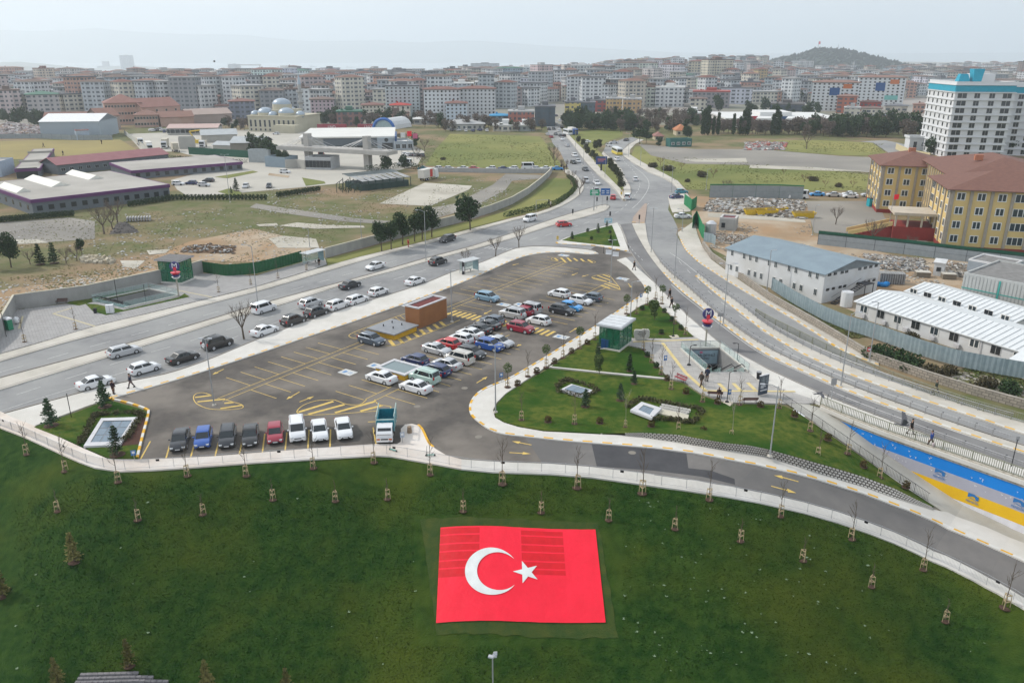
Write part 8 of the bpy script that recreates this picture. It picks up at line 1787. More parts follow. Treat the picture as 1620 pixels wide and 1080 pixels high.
def mosque():
 mw_=M('mosque_stone',(.47,.44,.34),.85,(.42,.39,.30),.2);dm=M('dome_lead',(.34,.40,.46),.35,(.29,.35,.41),.3,metal=.2)
 P0,P1=G(394,208),G(470,210);b=Bld('mosque','cream stone mosque with grey lead domes behind the depot','mosque',P0,P1,None,hA(P0,184),D=28);H=b.H;W=b.W;b.walls(mw_);Q_('cornice',mw_,b.t,(W/2,b.D/2,H+.2),(W+.8,b.D+.8,.5))
 def dome(x,y,z,r,rd=.6,dh=1.5):
  rd*=.8
  R_('bar','drum',mw_,b.t,(x,y,z-.1),(x,y,z+dh),r*1.03,16);mb=MB();mb.sphere((x,y,z+dh),r,20,10,0,(1,1,rd*1.25));mb.build('dome',dm,b.t,smooth=True);R_('bar','finial',galv,b.t,(x,y,z+dh+r*rd*1.2),(x,y,z+dh+r*rd*1.2+1.4),.08,5)
 dome(W*.47,14,H+3.2,W*.175,.62,3.0);Q_('upper_block',mw_,b.t,(W*.47,14,H+1.7),(W*.5,17,3.2))
 dome(W*.27,6,H+.3,W*.145,.65,1.6);dome(W*.70,6,H+.3,W*.145,.65,1.6);dome(W*.07,5,H+.3,W*.085,.8,.6);dome(W*.47,3.4,H+.3,W*.085,.8,.4);dome(W*.95,8,H+.3,W*.085,.8,.6);dome(W*.47,22,H+.3,W*.14)
 for i in range(10):
  for z,h_ in((H*.55,H*.5),):b.win('f',W*(i+.6)/10.2,z,1.3,h_,'b')
  b.win('f',W*(i+.6)/10.2,H*.14,1.2,1.3,'b')
 Q_('porch',mw_,b.t,(W*.86,-3,2.2),(W*.42,6,4.4))
 def minaret(px,py,ytop,label):
  P=G(px,py);H=hA(P,ytop);t=empty('minaret',P,0,label,'minaret');mb=MB();mb.box((0,0,H*.09),(3.6,3.6,H*.18));mb.bar((0,0,H*.18),(0,0,H*.78),1.25,12,0,1.05);mb.build('shaft',M('minaret_grey',(.37,.37,.37),.8),t)
  for z in(.45,.64):mb=MB();mb.bar((0,0,H*z-.9),(0,0,H*z),1.1,12,0,2.0);mb.bar((0,0,H*z),(0,0,H*z+.9),2.0,12);mb.build('balcony',MATS['minaret_grey'],t)
  R_('bar','spire',dm,t,(0,0,H*.78),(0,0,H),1.2,12,0,.03)
 minaret(479,201,114,'slender grey minaret with pointed cap right of the domed mosque')
mosque()
P0,P1=G(490,262),G(583,268);t=empty('gate_canopy',P0,math.atan2((P1-P0).y,(P1-P0).x),'long concrete canopy hung from two pylons over the depot gate','canopy');L=(P1-P0).length;Hd=hA(P0,235);Hp=hA(P0,211);cc_=M('canopy_concrete',(.40,.385,.36),.8,(.35,.335,.315),.4)
for x in(0,L):Q_('pylon',cc_,t,(x,0,Hp/2),(2.2,2.6,Hp))
mb=MB();mb.box((L*.47,0,Hd),(L*1.86,7.5,1.3));mb.box((L*.47,0,Hd+.75),(L*1.8,6.8,.3));mb.build('deck',cc_,t)
mb=MB()
for x in(0,L):
 for dx in(-12,-8,8,12):
  for y in(-2,2):mb.bar((x,y*.4,Hp-.8),(x+dx,y,Hd+.9),.09,4)
mb.build('stay_cables',galv,t)
P0,P1=G(478,238),G(622,236);Hh=7.0;dk=M('hall_dark',(.10,.12,.14),.5)
b=Bld('depot_hall','wide depot hall with white roof and dark glazed front','depot',P0,P1,None,hA(P0,219),D=48);H=b.H;b.walls(M('hall_pale',(.36,.36,.34),.8),0);Q_('front_glazing',dk,b.t,(b.W*.55,-.3,H*.62),(b.W*.62,.6,H*.62));Q_('roof',M('hall_roof',(.66,.65,.61),.5,(.60,.59,.56),.1),b.t,(b.W*.5,b.D/2,H+.3),(b.W+2,b.D+2,.6))
Q_('entrance_block',M('hall_grey',(.30,.34,.38),.6),b.t,(b.W*.93,-1.2,H*.5),(b.W*.2,2.4,H*1.0));Q_('entrance_opening',wD,b.t,(b.W*.94,-2.45,H*.3),(b.W*.12,.2,H*.55));R_('bar','round_logo',wD,b.t,(b.W*.93,-2.5,H*.82),(b.W*.93,-2.35,H*.82),.9,14)
for i in range(9):b.win('f',b.W*(.08+.08*i),H*.2,3,H*.3,'d',out=.66)
Q_('blue_edge',M('edge_blue',(.02,.07,.20),.5),b.t,(b.W*1.035,b.D*.2,H*.55),(.8,b.D*.55,H*1.15))
P0=G(612,216);t=empty('arched_pavilion',P0,R(-20),'blue framed arched glass pavilion at the corner of the depot hall','pavilion');mb=MB();n=8;Ra=6.2;vs=[]
for y in(-3,18):
 for k in range(n+1):a=math.pi*(k/n);vs.append((Ra*math.cos(a),y,4+5.5*math.sin(a)))
fs=[(k,k+1,n+2+k,n+1+k)for k in range(n)];mb.add(vs,fs);mb.build('vault',M('vault_pale',(.52,.53,.54),.5),t);mb=MB()
pts=[(Ra,-3,0)]+[(Ra*math.cos(math.pi*k/n),-3,4+5.5*math.sin(math.pi*k/n))for k in range(n+1)]+[(-Ra,-3,0)];mb.tube(pts,.8,6);mb.build('blue_arch',M('arch_blue',(.02,.12,.40),.5),t);R_('add','glass_front',M('glass_pale',(.32,.42,.44),.3),t,[(x*.95,-2.6,z)for x,_,z in pts],[tuple(range(len(pts)))])
sM('depot_annexe','small white roofed annexe right of the depot hall','annexe',(625,238),(654,237),227,14,MATS['hall_grey'],MATS['hall_roof'],.3,3,1,roofk='flat',wsz=(2,2))
for px,py,c,lb in((636,258,fw,'white flag on a pole left of the depot annexe'),(646,255,red,'red flag on a pole among three flags'),(655,260,MATS['paint_pink'],'pink flag on a pole, right one of three flags')):
 t=empty('flagpole',G(px,py),0,lb,'flagpole','flags at the depot');R_('bar','pole',galv,t,(0,0,0),(0,0,12),.09,6);Q_('flag_cloth',c,t,(.9,0,11),(1.9,.06,2.0),.4)
P0,P1,P3=G(572,303),G(650,294),G(548,293);b=Bld('glasshouse','low dark framed shelter with seven white roof panels beside the soil track','shelter',P0,P1,P3,3.0,D=12);fr=MB()
for i in range(8):
 for y in(0,b.D):fr.box((b.W*i/7,y,1.5),(.18,.18,3))
fr.box((b.W/2,0,3),(b.W,.2,.2));fr.box((b.W/2,b.D,4.2),(b.W,.2,.2));b.p(fr,'frame',M('frame_darkgreen',(.02,.05,.045),.6));
for i in range(7):mb=MB();x0,x1=b.W*i/7+.3,b.W*(i+1)/7-.3;mb.add([(x0,-.4,3.1),(x1,-.4,3.1),(x1,b.D*.62,3.9),(x0,b.D*.62,3.9)],[(0,1,2,3),(3,2,1,0)]);b.p(mb,'roof_panel',MATS['panel_white'])
R_('add','roof_strip',M('strip_grey',(.22,.26,.27),.5),b.t,[(0,b.D*.62,3.85),(b.W,b.D*.62,3.85),(b.W,b.D+.5,4.3),(0,b.D+.5,4.3)],[(0,1,2,3),(3,2,1,0)]);Q_('inner_wall',MATS['frame_darkgreen'],b.t,(b.W/2,b.D/2,1.0),(b.W-1,b.D-1,1.9))
b=Bld('pergola','open dark pergola with plants at the left end of the low shelter','pergola',G(533,305),G(570,305),G(530,293),2.8,D=10);fr=MB()
for i in range(5):
 for y in(0,b.D/2,b.D):fr.box((b.W*i/4,y,1.4),(.16,.16,2.8));fr.box((b.W*i/4,b.D/2,2.8),(.14,b.D,.14))
b.p(fr,'frame',MATS['frame_darkgreen']);mb=MB();rg=random.Random(9)
for k in range(24):leaves(mb,(rg.uniform(0,b.W),rg.uniform(0,b.D),.7),(.6,.6,.7),18,.2,rg)
b.p(mb,'plants',leafd)
fL('yard_bed',[(478,281),(513,287),(515,290),(484,294)],.12,field_m,z0=0);fL('yard_bed',[(426,274),(458,278),(456,281),(424,277)],.12,soil_m,z0=0);fL('yard_bed',[(345,303),(362,298),(382,304),(380,309),(362,308)],.12,field_m,z0=0);fL('yard_bed',[(340,280),(400,270),(408,272),(360,282)],.12,field_m,z0=0)
put('fir','conifer',G(374,302,.1),'dark conifer on the planted bed in the depot yard',s=1.3);put('fir_thin','conifer',G(366,306,.1),'thin pole like conifer beside the yard bed conifer',s=1.)
for i,(px,py,pn,s)in enumerate([(405,246,'wood0',.85),(420,250,'wood1',.9),(432,256,'wood0',.8),(444,262,'dark1',.8),(452,262,'dark1',.8),(612,270,'wood0',.55),(640,266,'wood1',.5),(660,252,'bare1',1.0),(672,240,'bare0',1.),(655,232,'wood1',.6),(668,262,'bare1',.8)]):
 put(pn,'tree',G(px,py,.05),['big pine left of the gate canopy, first','big pine left of the gate canopy, second','big pine left of the gate canopy, third','round dark tree left under the canopy','round dark tree right under the canopy','bushy tree behind the low shelter','bushy tree by the depot flags','bare thicket tree left of the green field','bare thicket tree at the upper corner of the green field','dark tree behind the depot annexe','bare thicket tree at the lower corner of the green field'][i],s=s)
t=empty('yellow_machine',G(310,228,.1),0,'yellow crane arm machine in the lorry yard','machine');mb=MB();mb.box((0,0,1.2),(3,2,1.6));mb.bar((0,0,2),(-2.5,0,6),.3,5);mb.bar((-2.5,0,6),(2.8,0,6.6),.3,5);mb.build('machine_body',M('machine_yellow',(.6,.42,.03),.6),t)
sM('portacabin','green portacabin with white windows on the bare lot','cabin',(1060,233),(1094,232),223,5,M('cabin_green',(.03,.13,.12),.6),shr,.3,4,1,roofk='flat',wsz=(1.6,1.3),wk='w')
sM('small_house','small house with orange tiled roof behind the green portacabin','house',(1070,215),(1087,215),207,10,M('house_cream',(.50,.44,.32),.8),M('tile_orange',(.42,.17,.08),.8),3,2,1)
sM('small_house','orange roofed house between the pines of the far median','house',(932,204),(962,203),195,12,MATS['house_cream'],MATS['tile_orange'],3.4,3,1)
sM('small_house','low house with dark red roof left of the green portacabin','house',(1036,222),(1050,222),216,8,MATS['house_cream'],MATS['roof_tile_red'],2,2,1)
# ================================================================ THE CITY
def facade(name):
 """render with rows of windows, laid out in metres along the wall (uv = metres); object colour tints the wall"""
 m,t,b=pbsdf(name);N=t.nodes.new;L=t.links.new
 uv=N('ShaderNodeUVMap');sp=N('ShaderNodeSeparateXYZ');L(uv.outputs[0],sp.inputs[0]);oi=N('ShaderNodeObjectInfo')
 def mth(op,a,b_=None,c=None):
  n=N('ShaderNodeMath');n.operation=op
  for i,x in enumerate((a,b_,c)):
   if x is None:continue
   if isinstance(x,(int,float)):n.inputs[i].default_value=x
   else:L(x,n.inputs[i])
  return n.outputs[0]
 pw=mth('MULTIPLY_ADD',oi.outputs['Random'],1.4,2.6)
 fx=mth('FRACT',mth('DIVIDE',sp.outputs[0],pw));fy=mth('FRACT',mth('DIVIDE',sp.outputs[1],3.0))
 cell=mth('FLOOR',mth('DIVIDE',sp.outputs[0],pw));bay=mth('GREATER_THAN',mth('FRACT',mth('MULTIPLY_ADD',cell,.37,oi.outputs['Random'])),.62)
 x0=mth('SUBTRACT',.30,mth('MULTIPLY',bay,.18));x1=mth('ADD',.70,mth('MULTIPLY',bay,.18))
 mask=mth('MULTIPLY',mth('MULTIPLY',mth('GREATER_THAN',fx,x0),mth('LESS_THAN',fx,x1)),mth('MULTIPLY',mth('GREATER_THAN',fy,.32),mth('LESS_THAN',fy,.80)))
 slab=mth('MULTIPLY',mth('LESS_THAN',fy,.10),bay)
 nz_=N('ShaderNodeTexNoise');nz_.inputs['Scale'].default_value=.12;nz_.inputs['Detail'].default_value=4;L(uv.outputs[0],nz_.inputs['Vector'])
 mr=N('ShaderNodeMapRange');mr.inputs['To Min'].default_value=.82;mr.inputs['To Max'].default_value=1.1;L(nz_.outputs['Fac'],mr.inputs['Value'])
 mu=N('ShaderNodeMix');mu.data_type='RGBA';mu.blend_type='MULTIPLY';mu.inputs[0].default_value=1;L(oi.outputs['Color'],mu.inputs[6]);L(mr.outputs[0],mu.inputs[7])
 c2=N('ShaderNodeMix');c2.data_type='RGBA';L(mth('MULTIPLY',slab,.5),c2.inputs[0]);L(mu.outputs[2],c2.inputs[6]);c2.inputs[7].default_value=(.12,.12,.13,1)
 c3=N('ShaderNodeMix');c3.data_type='RGBA';L(mask,c3.inputs[0]);L(c2.outputs[2],c3.inputs[6]);c3.inputs[7].default_value=(.075,.09,.11,1)
 L(c3.outputs[2],b.inputs['Base Color']);b.inputs['Roughness'].default_value=.7
 MATS[name]=m;return m
fac=facade('facade_windows')
def colmat(name):
 m,t,b=pbsdf(name);oi=t.nodes.new('ShaderNodeObjectInfo');t.links.new(oi.outputs['Color'],b.inputs['Base Color']);b.inputs['Roughness'].default_value=.8;return m
roofm=colmat('roof_tinted')
def uvbox(W,D,H,z0=0.,notch=None):
 vs=[(0,0),(W,0),(W,D),(0,D)];me=bpy.data.meshes.new('wall');V=[(x,y,z0)for x,y in vs]+[(x,y,H)for x,y in vs];F=[(0,1,5,4),(1,2,6,5),(2,3,7,6),(3,0,4,7),(4,5,6,7)]
 if notch: # a projecting bay in front gives the block relief
  x0,x1,d,h=notch;n=len(V);V+=[(x0,-d,z0),(x1,-d,z0),(x1,.01,z0),(x0,.01,z0),(x0,-d,h),(x1,-d,h),(x1,.01,h),(x0,.01,h)];F+=[(n,n+1,n+5,n+4),(n+1,n+2,n+6,n+5),(n+3,n,n+4,n+7),(n+4,n+5,n+6,n+7)]
 me.from_pydata(V,[],F);uv=me.uv_layers.new(name='UVMap')
 for p in me.polygons:
  nrm=p.normal
  for li in p.loop_indices:
   co=me.vertices[me.loops[li].vertex_index].co
   uv.data[li].uv=((co.x if abs(nrm.y)>.5 else co.y),co.z+900 if abs(nrm.z)<.5 else 0)
 me.materials.append(fac);return me
WALLC={'white':(.60,.62,.64),'cream':(.56,.53,.46),'pale grey':(.44,.47,.50),'pink':(.50,.42,.42),'beige':(.48,.44,.38),'pale blue':(.34,.41,.46),'ochre':(.46,.34,.18),'grey':(.25,.26,.28),'salmon':(.46,.27,.21),'brown':(.24,.15,.12),'pale green':(.34,.43,.35),'white ':(.56,.57,.58)}
ROOFC={'red tiled':(.17,.075,.06),'brown tiled':(.14,.095,.08),'flat pale':(.36,.36,.36),'dark grey':(.13,.135,.15),'brick red':(.21,.115,.09),'green':(.05,.14,.10),'white sheet':(.60,.60,.59)}
def block(P,W,D,H,ang,wc,rc,hipr,label,group=None,name='apartment_building',notch=True,rg=random,cat='building',box=True):
 t=empty(name,P,ang,label,cat,group);me=uvbox(W,D,H,-12.,(W*.3,W*.7,1.3,H-.4)if notch and W>12 else None)
 o=link('wall',me,fac,t,(-W/2,0,0));o.color=(*wc,1);mb=MB();ov=.8
 if hipr:
  rise=min(W,D)*.12;m=min(W,D)/2+ov;a=[(-ov,-ov,H),(W+ov,-ov,H),(W+ov,D+ov,H),(-ov,D+ov,H)];a2=[(x,y,z+.35)for x,y,z in a]
  r=[(-ov+m,D/2,H+rise),(W+ov-m,D/2,H+rise)]if W>=D else[(W/2,-ov+m,H+rise),(W/2,D+ov-m,H+rise)]
  f=[(4,5,9,8),(5,6,9),(6,7,8,9),(7,4,8)]if W>=D else[(4,5,8),(5,6,9,8),(6,7,9),(7,4,8,9)]
  mb.add(a+a2+r,f+[(0,1,5,4),(1,2,6,5),(2,3,7,6),(3,0,4,7)]);mb.box((W*.35,D*.5,H+rise*.8),(1.2,.9,2.2))
 else:
  mb.box((W/2,D/2,H+.45),(W+.5,D+.5,.9));mb.box((W*.5,D*.55,H+1.9),(W*.28,D*.4,2.6));mb.box((W*.22,D*.4,H+1.3),(1.5,1.5,1.3))
 ro=mb.build('roof',roofm,t,(-W/2,0,0));ro.color=(*rc,1);return t
def special(pl,pr,yb,yt,D,wc,rc,hipr,label,ang=None,terr=False,name='apartment_building',nf=0,cf=0,**k):
 px=(pl+pr)/2;P=(GT if(yb<178 or terr)else G)(px,yb);dep=P.y*math.cos(PT)-(P.z-CAMH)*math.sin(PT);W=(pr-pl)*dep/FPX;H=hA(P,yt);a=-math.atan2(P.x,P.y)if ang is None else ang
 t=block(P,W,D,H,a,wc,rc,hipr,label,name=name,notch=(nf==0),**k)
 if nf: # the nearer ones carry real windows instead of the drawn ones
  w_=[c for c in bpy.data.objects if c.parent==t and c.name.startswith('wall')][0];w_.data.materials[0]=roofm;fh=H/nf
  for j in range(nf):
   for i in range(cf):
    o=bpy.data.objects.new('window',WIN['b' if(i%4)else 'd']);COL.objects.link(o);o.parent=t;o.location=(-W/2+W*(i+.5)/cf,-.05,fh*(j+.55));o.scale=(W/cf*.42,2,fh*.5)
 FOOT.append((P.x,P.y+D/2,max(W,D)*.62));return t
FOOT=[]
W_=WALLC;Rf=ROOFC
S=special
S(672,728,190,142,16,W_['white'],Rf['red tiled'],True,'long white block with maroon roof, left half, facing the depot',nf=8,cf=9)
S(728,784,187,141,16,W_['white '],Rf['red tiled'],True,'long white block with maroon roof, right half, beside the green field',nf=8,cf=9)
S(612,665,189,137,18,(.45,.50,.52),Rf['dark grey'],False,'tall grey white block with dark glass corner left of the long white block',nf=10,cf=8)
S(706,739,193,164,14,(.50,.56,.62),Rf['red tiled'],True,'small pale blue white block with maroon roof in front of the long white block',nf=5,cf=5)
S(574,608,189,167,16,W_['cream'],Rf['red tiled'],True,'cream block with broad red roof left of the grey white tower',nf=4,cf=6)
S(619,650,191,167,14,W_['cream'],(.42,.05,.04),True,'cream house with bright red roof before the grey white tower',nf=3,cf=4)
S(494,530,192,158,18,(.46,.36,.40),Rf['brown tiled'],True,'pink block with white framed windows right of the minaret',nf=6,cf=6)
S(534,574,200,178,16,(.25,.13,.12),Rf['green'],False,'maroon and grey block with green flat roof right of the pink block')
S(605,648,196,180,12,W_['salmon'],Rf['brown tiled'],False,'low salmon terrace behind the depot trees')
S(664,710,176,134,20,W_['white'],Rf['white sheet'],False,'white block with flat oversailing white roof, left of three')
S(712,750,173,133,20,W_['pale grey'],Rf['white sheet'],False,'white block with flat oversailing white roof, middle of three')
S(752,807,172,131,20,W_['white'],Rf['white sheet'],False,'white block with flat oversailing white roof, right of three')
S(776,804,198,184,14,(.22,.26,.29),(.02,.22,.42),True,'round looking grey house with bright blue roof')
S(804,845,200,178,16,(.40,.14,.11),Rf['flat pale'],False,'low red and white banded office at the far end of the green field')
S(846,878,200,170,18,(.07,.10,.13),Rf['dark grey'],False,'dark blue glass office at the end of the avenue')
S(893,918,188,163,20,(.58,.47,.16),Rf['dark grey'],False,'yellow walled office behind the dark pines');S(918,941,187,164,20,(.10,.14,.18),Rf['dark grey'],False,'dark glass office attached to the yellow one')
S(928,958,178,160,20,(.34,.07,.07),Rf['dark grey'],False,'dark red office behind the yellow and glass offices')
S(915,954,160,133,18,(.16,.42,.33),Rf['white sheet'],False,'green and white striped apartment block on the skyline side');S(955,991,161,138,18,W_['beige'],Rf['brown tiled'],False,'beige apartment block right of the green one')
S(958,983,180,157,18,(.50,.34,.16),Rf['flat pale'],False,'orange beige commercial block, left of a pair');S(985,1014,181,158,18,(.50,.33,.18),Rf['flat pale'],False,'orange beige commercial block, right of a pair')
S(1036,1081,170,139,20,W_['white '],Rf['white sheet'],False,'white office with red and blue glass strip in the middle of the city');S(1095,1152,172,146,24,(.27,.25,.26),(.32,.07,.06),False,'big grey brown office with red roof plant')
S(1091,1117,175,157,14,W_['cream'],Rf['brown tiled'],True,'cream house with brown hip roof before the grey brown office')
S(1283,1352,176,131,16,W_['white'],Rf['brick red'],True,'left of two white blocks with blue and orange squares',ang=R(-20),nf=9,cf=10)
S(1356,1424,168,123,16,W_['white'],Rf['brick red'],True,'right of two white blocks with blue and orange squares',ang=R(-20),nf=9,cf=10)
for px,yb,blu,org,grn in((1316,176,(1308,1322,139,151),(1326,1338,133,140),None),(1392,168,(1384,1397,131,144),(1403,1415,126,133),(1398,1416,151,158))):
 P=GT(px,yb)if yb<178 else G(px,yb);e=Vector((math.cos(R(-20)),math.sin(R(-20)),0));tt=[o for o in bpy.data.objects if o.get('label','').startswith(('left of two white' if px<1350 else 'right of two white'))][0]
 for q,c,nm in((blu,(.015,.08,.25),'blue_square'),(org,(.55,.16,.05),'orange_square'),(grn,(.18,.48,.45),'turquoise_square')):
  if not q:continue
  dep=P.y*math.cos(PT)+(CAMH-P.z)*math.sin(PT);x0,x1=((v-px)*dep/FPX/e.x for v in q[:2]);z1,z0=(hA(P,v)for v in q[2:]);Q_(nm,M(nm,c,.8),tt,((x0+x1)/2,-.16,(z0+z1)/2),(x1-x0,.2,z1-z0))
S(1323,1352,180,153,14,(.42,.13,.08),Rf['brick red'],True,'orange red unfinished block in front of the left tower');S(1360,1391,176,162,12,(.45,.05,.04),Rf['red tiled'],True,'bright red house between the two towers')
S(1362,1392,187,172,12,W_['cream'],Rf['brown tiled'],True,'cream house in front of the bright red house');S(1382,1412,196,184,12,W_['ochre'],Rf['dark grey'],True,'ochre house with dark roof behind the cypresses');S(1400,1432,184,168,12,W_['beige'],Rf['dark grey'],True,'beige house right of the red house');S(1444,1468,180,166,12,W_['salmon'],Rf['brick red'],True,'salmon house left of the white apartment block');S(1334,1358,190,172,12,W_['cream'],Rf['flat pale'],False,'cream house left of the cream hip roofed one')
S(745,790,127,101,40,(.36,.40,.44),Rf['dark grey'],False,'tall grey tower cluster rising over the city centre');S(734,747,128,115,20,W_['pale grey'],Rf['dark grey'],False,'lower round topped block left of the tower cluster')
S(194,214,118,88,30,(.50,.53,.56),Rf['flat pale'],False,'lone pale tower at the coast on the left');S(363,382,121,102,30,(.45,.48,.51),Rf['flat pale'],False,'pale slab at the shipyard crane')
S(1071,1082,128,101,16,(.20,.26,.30),Rf['dark grey'],False,'slim dark blue tower on the skyline');S(976,995,140,110,18,W_['pale grey'],Rf['brown tiled'],False,'tall grey twin tower left of the skyline');S(1170,1205,108,91,24,(.20,.24,.28),Rf['dark grey'],False,'dark glass block on top of the hill ridge');S(1118,1134,106,99,14,W_['cream'],Rf['brown tiled'],False,'cream block on the ridge left of the dark glass block')
S(1222,1238,122,97,16,W_['white'],Rf['flat pale'],False,'white tower group below the wooded hill, left');S(1250,1284,120,97,16,W_['white '],Rf['flat pale'],False,'white tower group below the wooded hill, right')
S(1508,1540,140,112,16,(.22,.15,.14),Rf['dark grey'],False,'unfinished brown concrete frame behind the white apartment block');S(1573,1602,126,110,14,W_['cream'],Rf['red tiled'],True,'cream block with red roof on the right skyline');S(1607,1640,132,98,18,(.36,.29,.25),Rf['dark grey'],False,'brown tower at the right edge of the skyline')
S(50,95,184,150,20,(.40,.38,.38),Rf['green'],True,'grey beige block with dark balconies left of the pink school');S(0,36,184,144,22,W_['pink'],Rf['brown tiled'],False,'pinkish block at the left edge of the city');S(36,52,182,150,18,W_['cream'],Rf['flat pale'],False,'narrow cream block beside the pinkish one');S(150,188,162,134,18,W_['cream'],Rf['green'],True,'cream block with green roof behind the pink school')
S(225,262,158,133,18,W_['white'],Rf['brick red'],True,'white and brown block with red roof behind the pink annexe');S(293,330,178,150,18,W_['white'],Rf['brown tiled'],False,'white block left of the brown striped block');S(324,350,179,153,16,(.30,.20,.18),Rf['red tiled'],True,'brown striped block beside the arched hall');S(366,404,188,161,16,(.18,.20,.26),Rf['red tiled'],True,'dark blue and white block with maroon roof left of the mosque');S(343,366,182,168,14,W_['pink'],Rf['red tiled'],True,'pink and ochre house beside the dark blue block')
S(370,417,162,132,22,(.48,.50,.52),Rf['dark grey'],False,'white block with tall dark window strips behind the mosque');S(453,475,180,142,20,W_['pale grey'],Rf['brown tiled'],False,'tall grey block behind the mosque domes');S(475,492,184,140,18,W_['white'],Rf['brown tiled'],False,'tall white block just behind the minaret')
S(830,888,150,133,20,W_['beige'],Rf['brown tiled'],False,'long beige block right of the small mosque dome');S(95,122,156,128,16,W_['pale grey'],Rf['brown tiled'],False,'grey block above the green roofed block');S(14,72,158,130,20,W_['white'],Rf['green'],False,'long white block with dark green roof edge at the left')
P=GT(818,152);t=empty('mosque',P,0,'small distant mosque with pale dome between two minarets','mosque');Q_('prayer_hall',M('mosque_stone',(.47,.44,.34),.85),t,(0,8,5),(26,18,14));mb=MB();mb.sphere((0,8,12),10,18,9,0,(1,1,.8));mb.build('dome',M('dome_pale',(.5,.5,.47),.5),t,smooth=True)
for px,py,yt,lb in((823,152,113,'left slim minaret of the small distant mosque'),(838,152,113,'right slim minaret of the small distant mosque'),(518,128,112,'thin far minaret left on the skyline'),(575,128,114,'thin far minaret beside the crane'),(1348,122,96,'white minaret on the hillside left of the towers')):
 P=GT(px,py);H=hA(P,yt);t=empty('minaret',P,0,lb,'minaret');R_('bar','shaft',M('minaret_grey',(.37,.37,.37),.8),t,(0,0,-5),(0,0,H*.8),1.5,10,0,1.3);R_('bar','balcony',MATS['minaret_grey'],t,(0,0,H*.55),(0,0,H*.58),2.2,10);R_('bar','spire',galv,t,(0,0,H*.8),(0,0,H),1.4,10,0,.05)
S(1148,1330,203,190,60,(.50,.48,.44),Rf['white sheet'],False,'long white warehouse with red and blue stripes behind the cypresses',ang=R(-4),name='warehouse');S(1077,1116,190,180,30,(.32,.36,.40),Rf['white sheet'],False,'grey blue warehouse with white roof left of the long one',name='warehouse');S(1218,1270,176,166,30,(.05,.07,.10),(.10,.09,.09),False,'dark blue low office with parked cars in front',name='office')
S(706,766,206,197,22,(.45,.44,.42),Rf['flat pale'],True,'long pale roofed shed behind the green field',name='shed');S(780,820,208,200,18,W_['cream'],Rf['white sheet'],False,'low cream shed behind the green field, left',name='shed');S(814,846,208,200,16,(.32,.35,.35),Rf['white sheet'],False,'low grey glazed shed behind the green field, right',name='shed');S(655,694,197,189,20,(.44,.43,.40),Rf['white sheet'],True,'white curved shed behind the dark pines',name='shed')
P=G(1290,203);t=[o for o in bpy.data.objects if o.get('label','').startswith('long white warehouse')][0]
for x,c,nm in((-3,(.50,.03,.05),'red_stripe'),(2.5,(.02,.08,.20),'blue_stripe')):
 mb=MB();hH=7;mb.add([(x*3.2-16,-.5,0),(x*3.2-12,-.5,0),(x*3.2-6,-.5,hH),(x*3.2-10,-.5,hH)],[(0,1,2,3)]);mb.build(nm,M('stripe_'+nm,c,.6),t)
# ---- the many other blocks: one object each
rg=random.Random(77);placed=[]
def clear(x,y,r):
 for a,b_,c in FOOT:
  if abs(x-a)<r+c and abs(y-b_)<r+c and math.hypot(x-a,y-b_)<(r+c)*.85:return False
 return True
def zone(px):
 return 'left of the lone coast tower' if px<190 else 'between the coast tower and the mosque' if px<400 else 'behind the mosque and depot' if px<600 else 'behind the long white block' if px<760 else 'around the avenue' if px<960 else 'left of the hill ridge' if px<1110 else 'on the slope of the ridge' if px<1250 else 'below the wooded hill' if px<1450 else 'at the right edge'
cnt=0;tries=0
while cnt<285 and tries<20000:
 tries+=1;px=rg.uniform(-60,1660)
 t_=(px-810)/FPX
 bot=iP(px,[0,400,640,830,1000,1120,1330,1480,1620],[186,184,184,172,172,165,172,160,150]);top=iP(px,[0,300,700,900,1100,1200,1330,1500,1620],[128,128,127,126,116,110,127,120,118])
 py=bot-(bot-top)*rg.random()**.75;P=GT(px,py)
 if P.y>2300 or P.y<520:continue
 if 855<px<905 and py>165:continue
 if px>1180 and py>160:continue
 near=P.y<900;W=rg.uniform(14,26)if near else rg.uniform(16,34);D=rg.uniform(12,18);nf=rg.choice([3,4,4,5,5,6,7])if px<1050 else rg.choice([3,3,4,4,5,6])
 if not near and px<1150:nf=rg.choice([5,6,7,8,9,10,8,9])
 if not clear(P.x,P.y+D/2,max(W,D)*.55):continue
 wn=rg.choices(['white','cream','pale grey','pink','beige','pale blue','ochre','grey','salmon','brown','pale green','white '],[22,14,14,10,10,5,1,6,3,2,1,14])[0];rn=rg.choices(list(ROOFC),[13,18,24,20,9,2,8])[0]
 hip=rn in('red tiled','brown tiled','brick red','green')and rg.random()<.9
 if not hip and rn=='brick red':rn='flat pale'
 H=nf*3.0+.5;FOOT.append((P.x,P.y+D/2,max(W,D)*.55));c=tuple(x*rg.uniform(1.0,1.18)for x in WALLC[wn])
 lab='%s storey %s block with %s roof %s'%(['','','','three','four','five','six','seven','eight','nine','ten'][nf],wn.strip(),rn,zone(px))
 block(P,W,D,H,-math.atan2(P.x,P.y)+rg.choice([0,0,.3,-.35,.6,-.6])+rg.uniform(-.08,.08),c,ROOFC[rn],hip,lab,group='apartment blocks '+zone(px));cnt+=1
mbr=MB();names=list(WALLC);rn_=['red tiled','brown tiled','flat pale','brick red','dark grey']
V,F,U,MI=[],[],[],[]
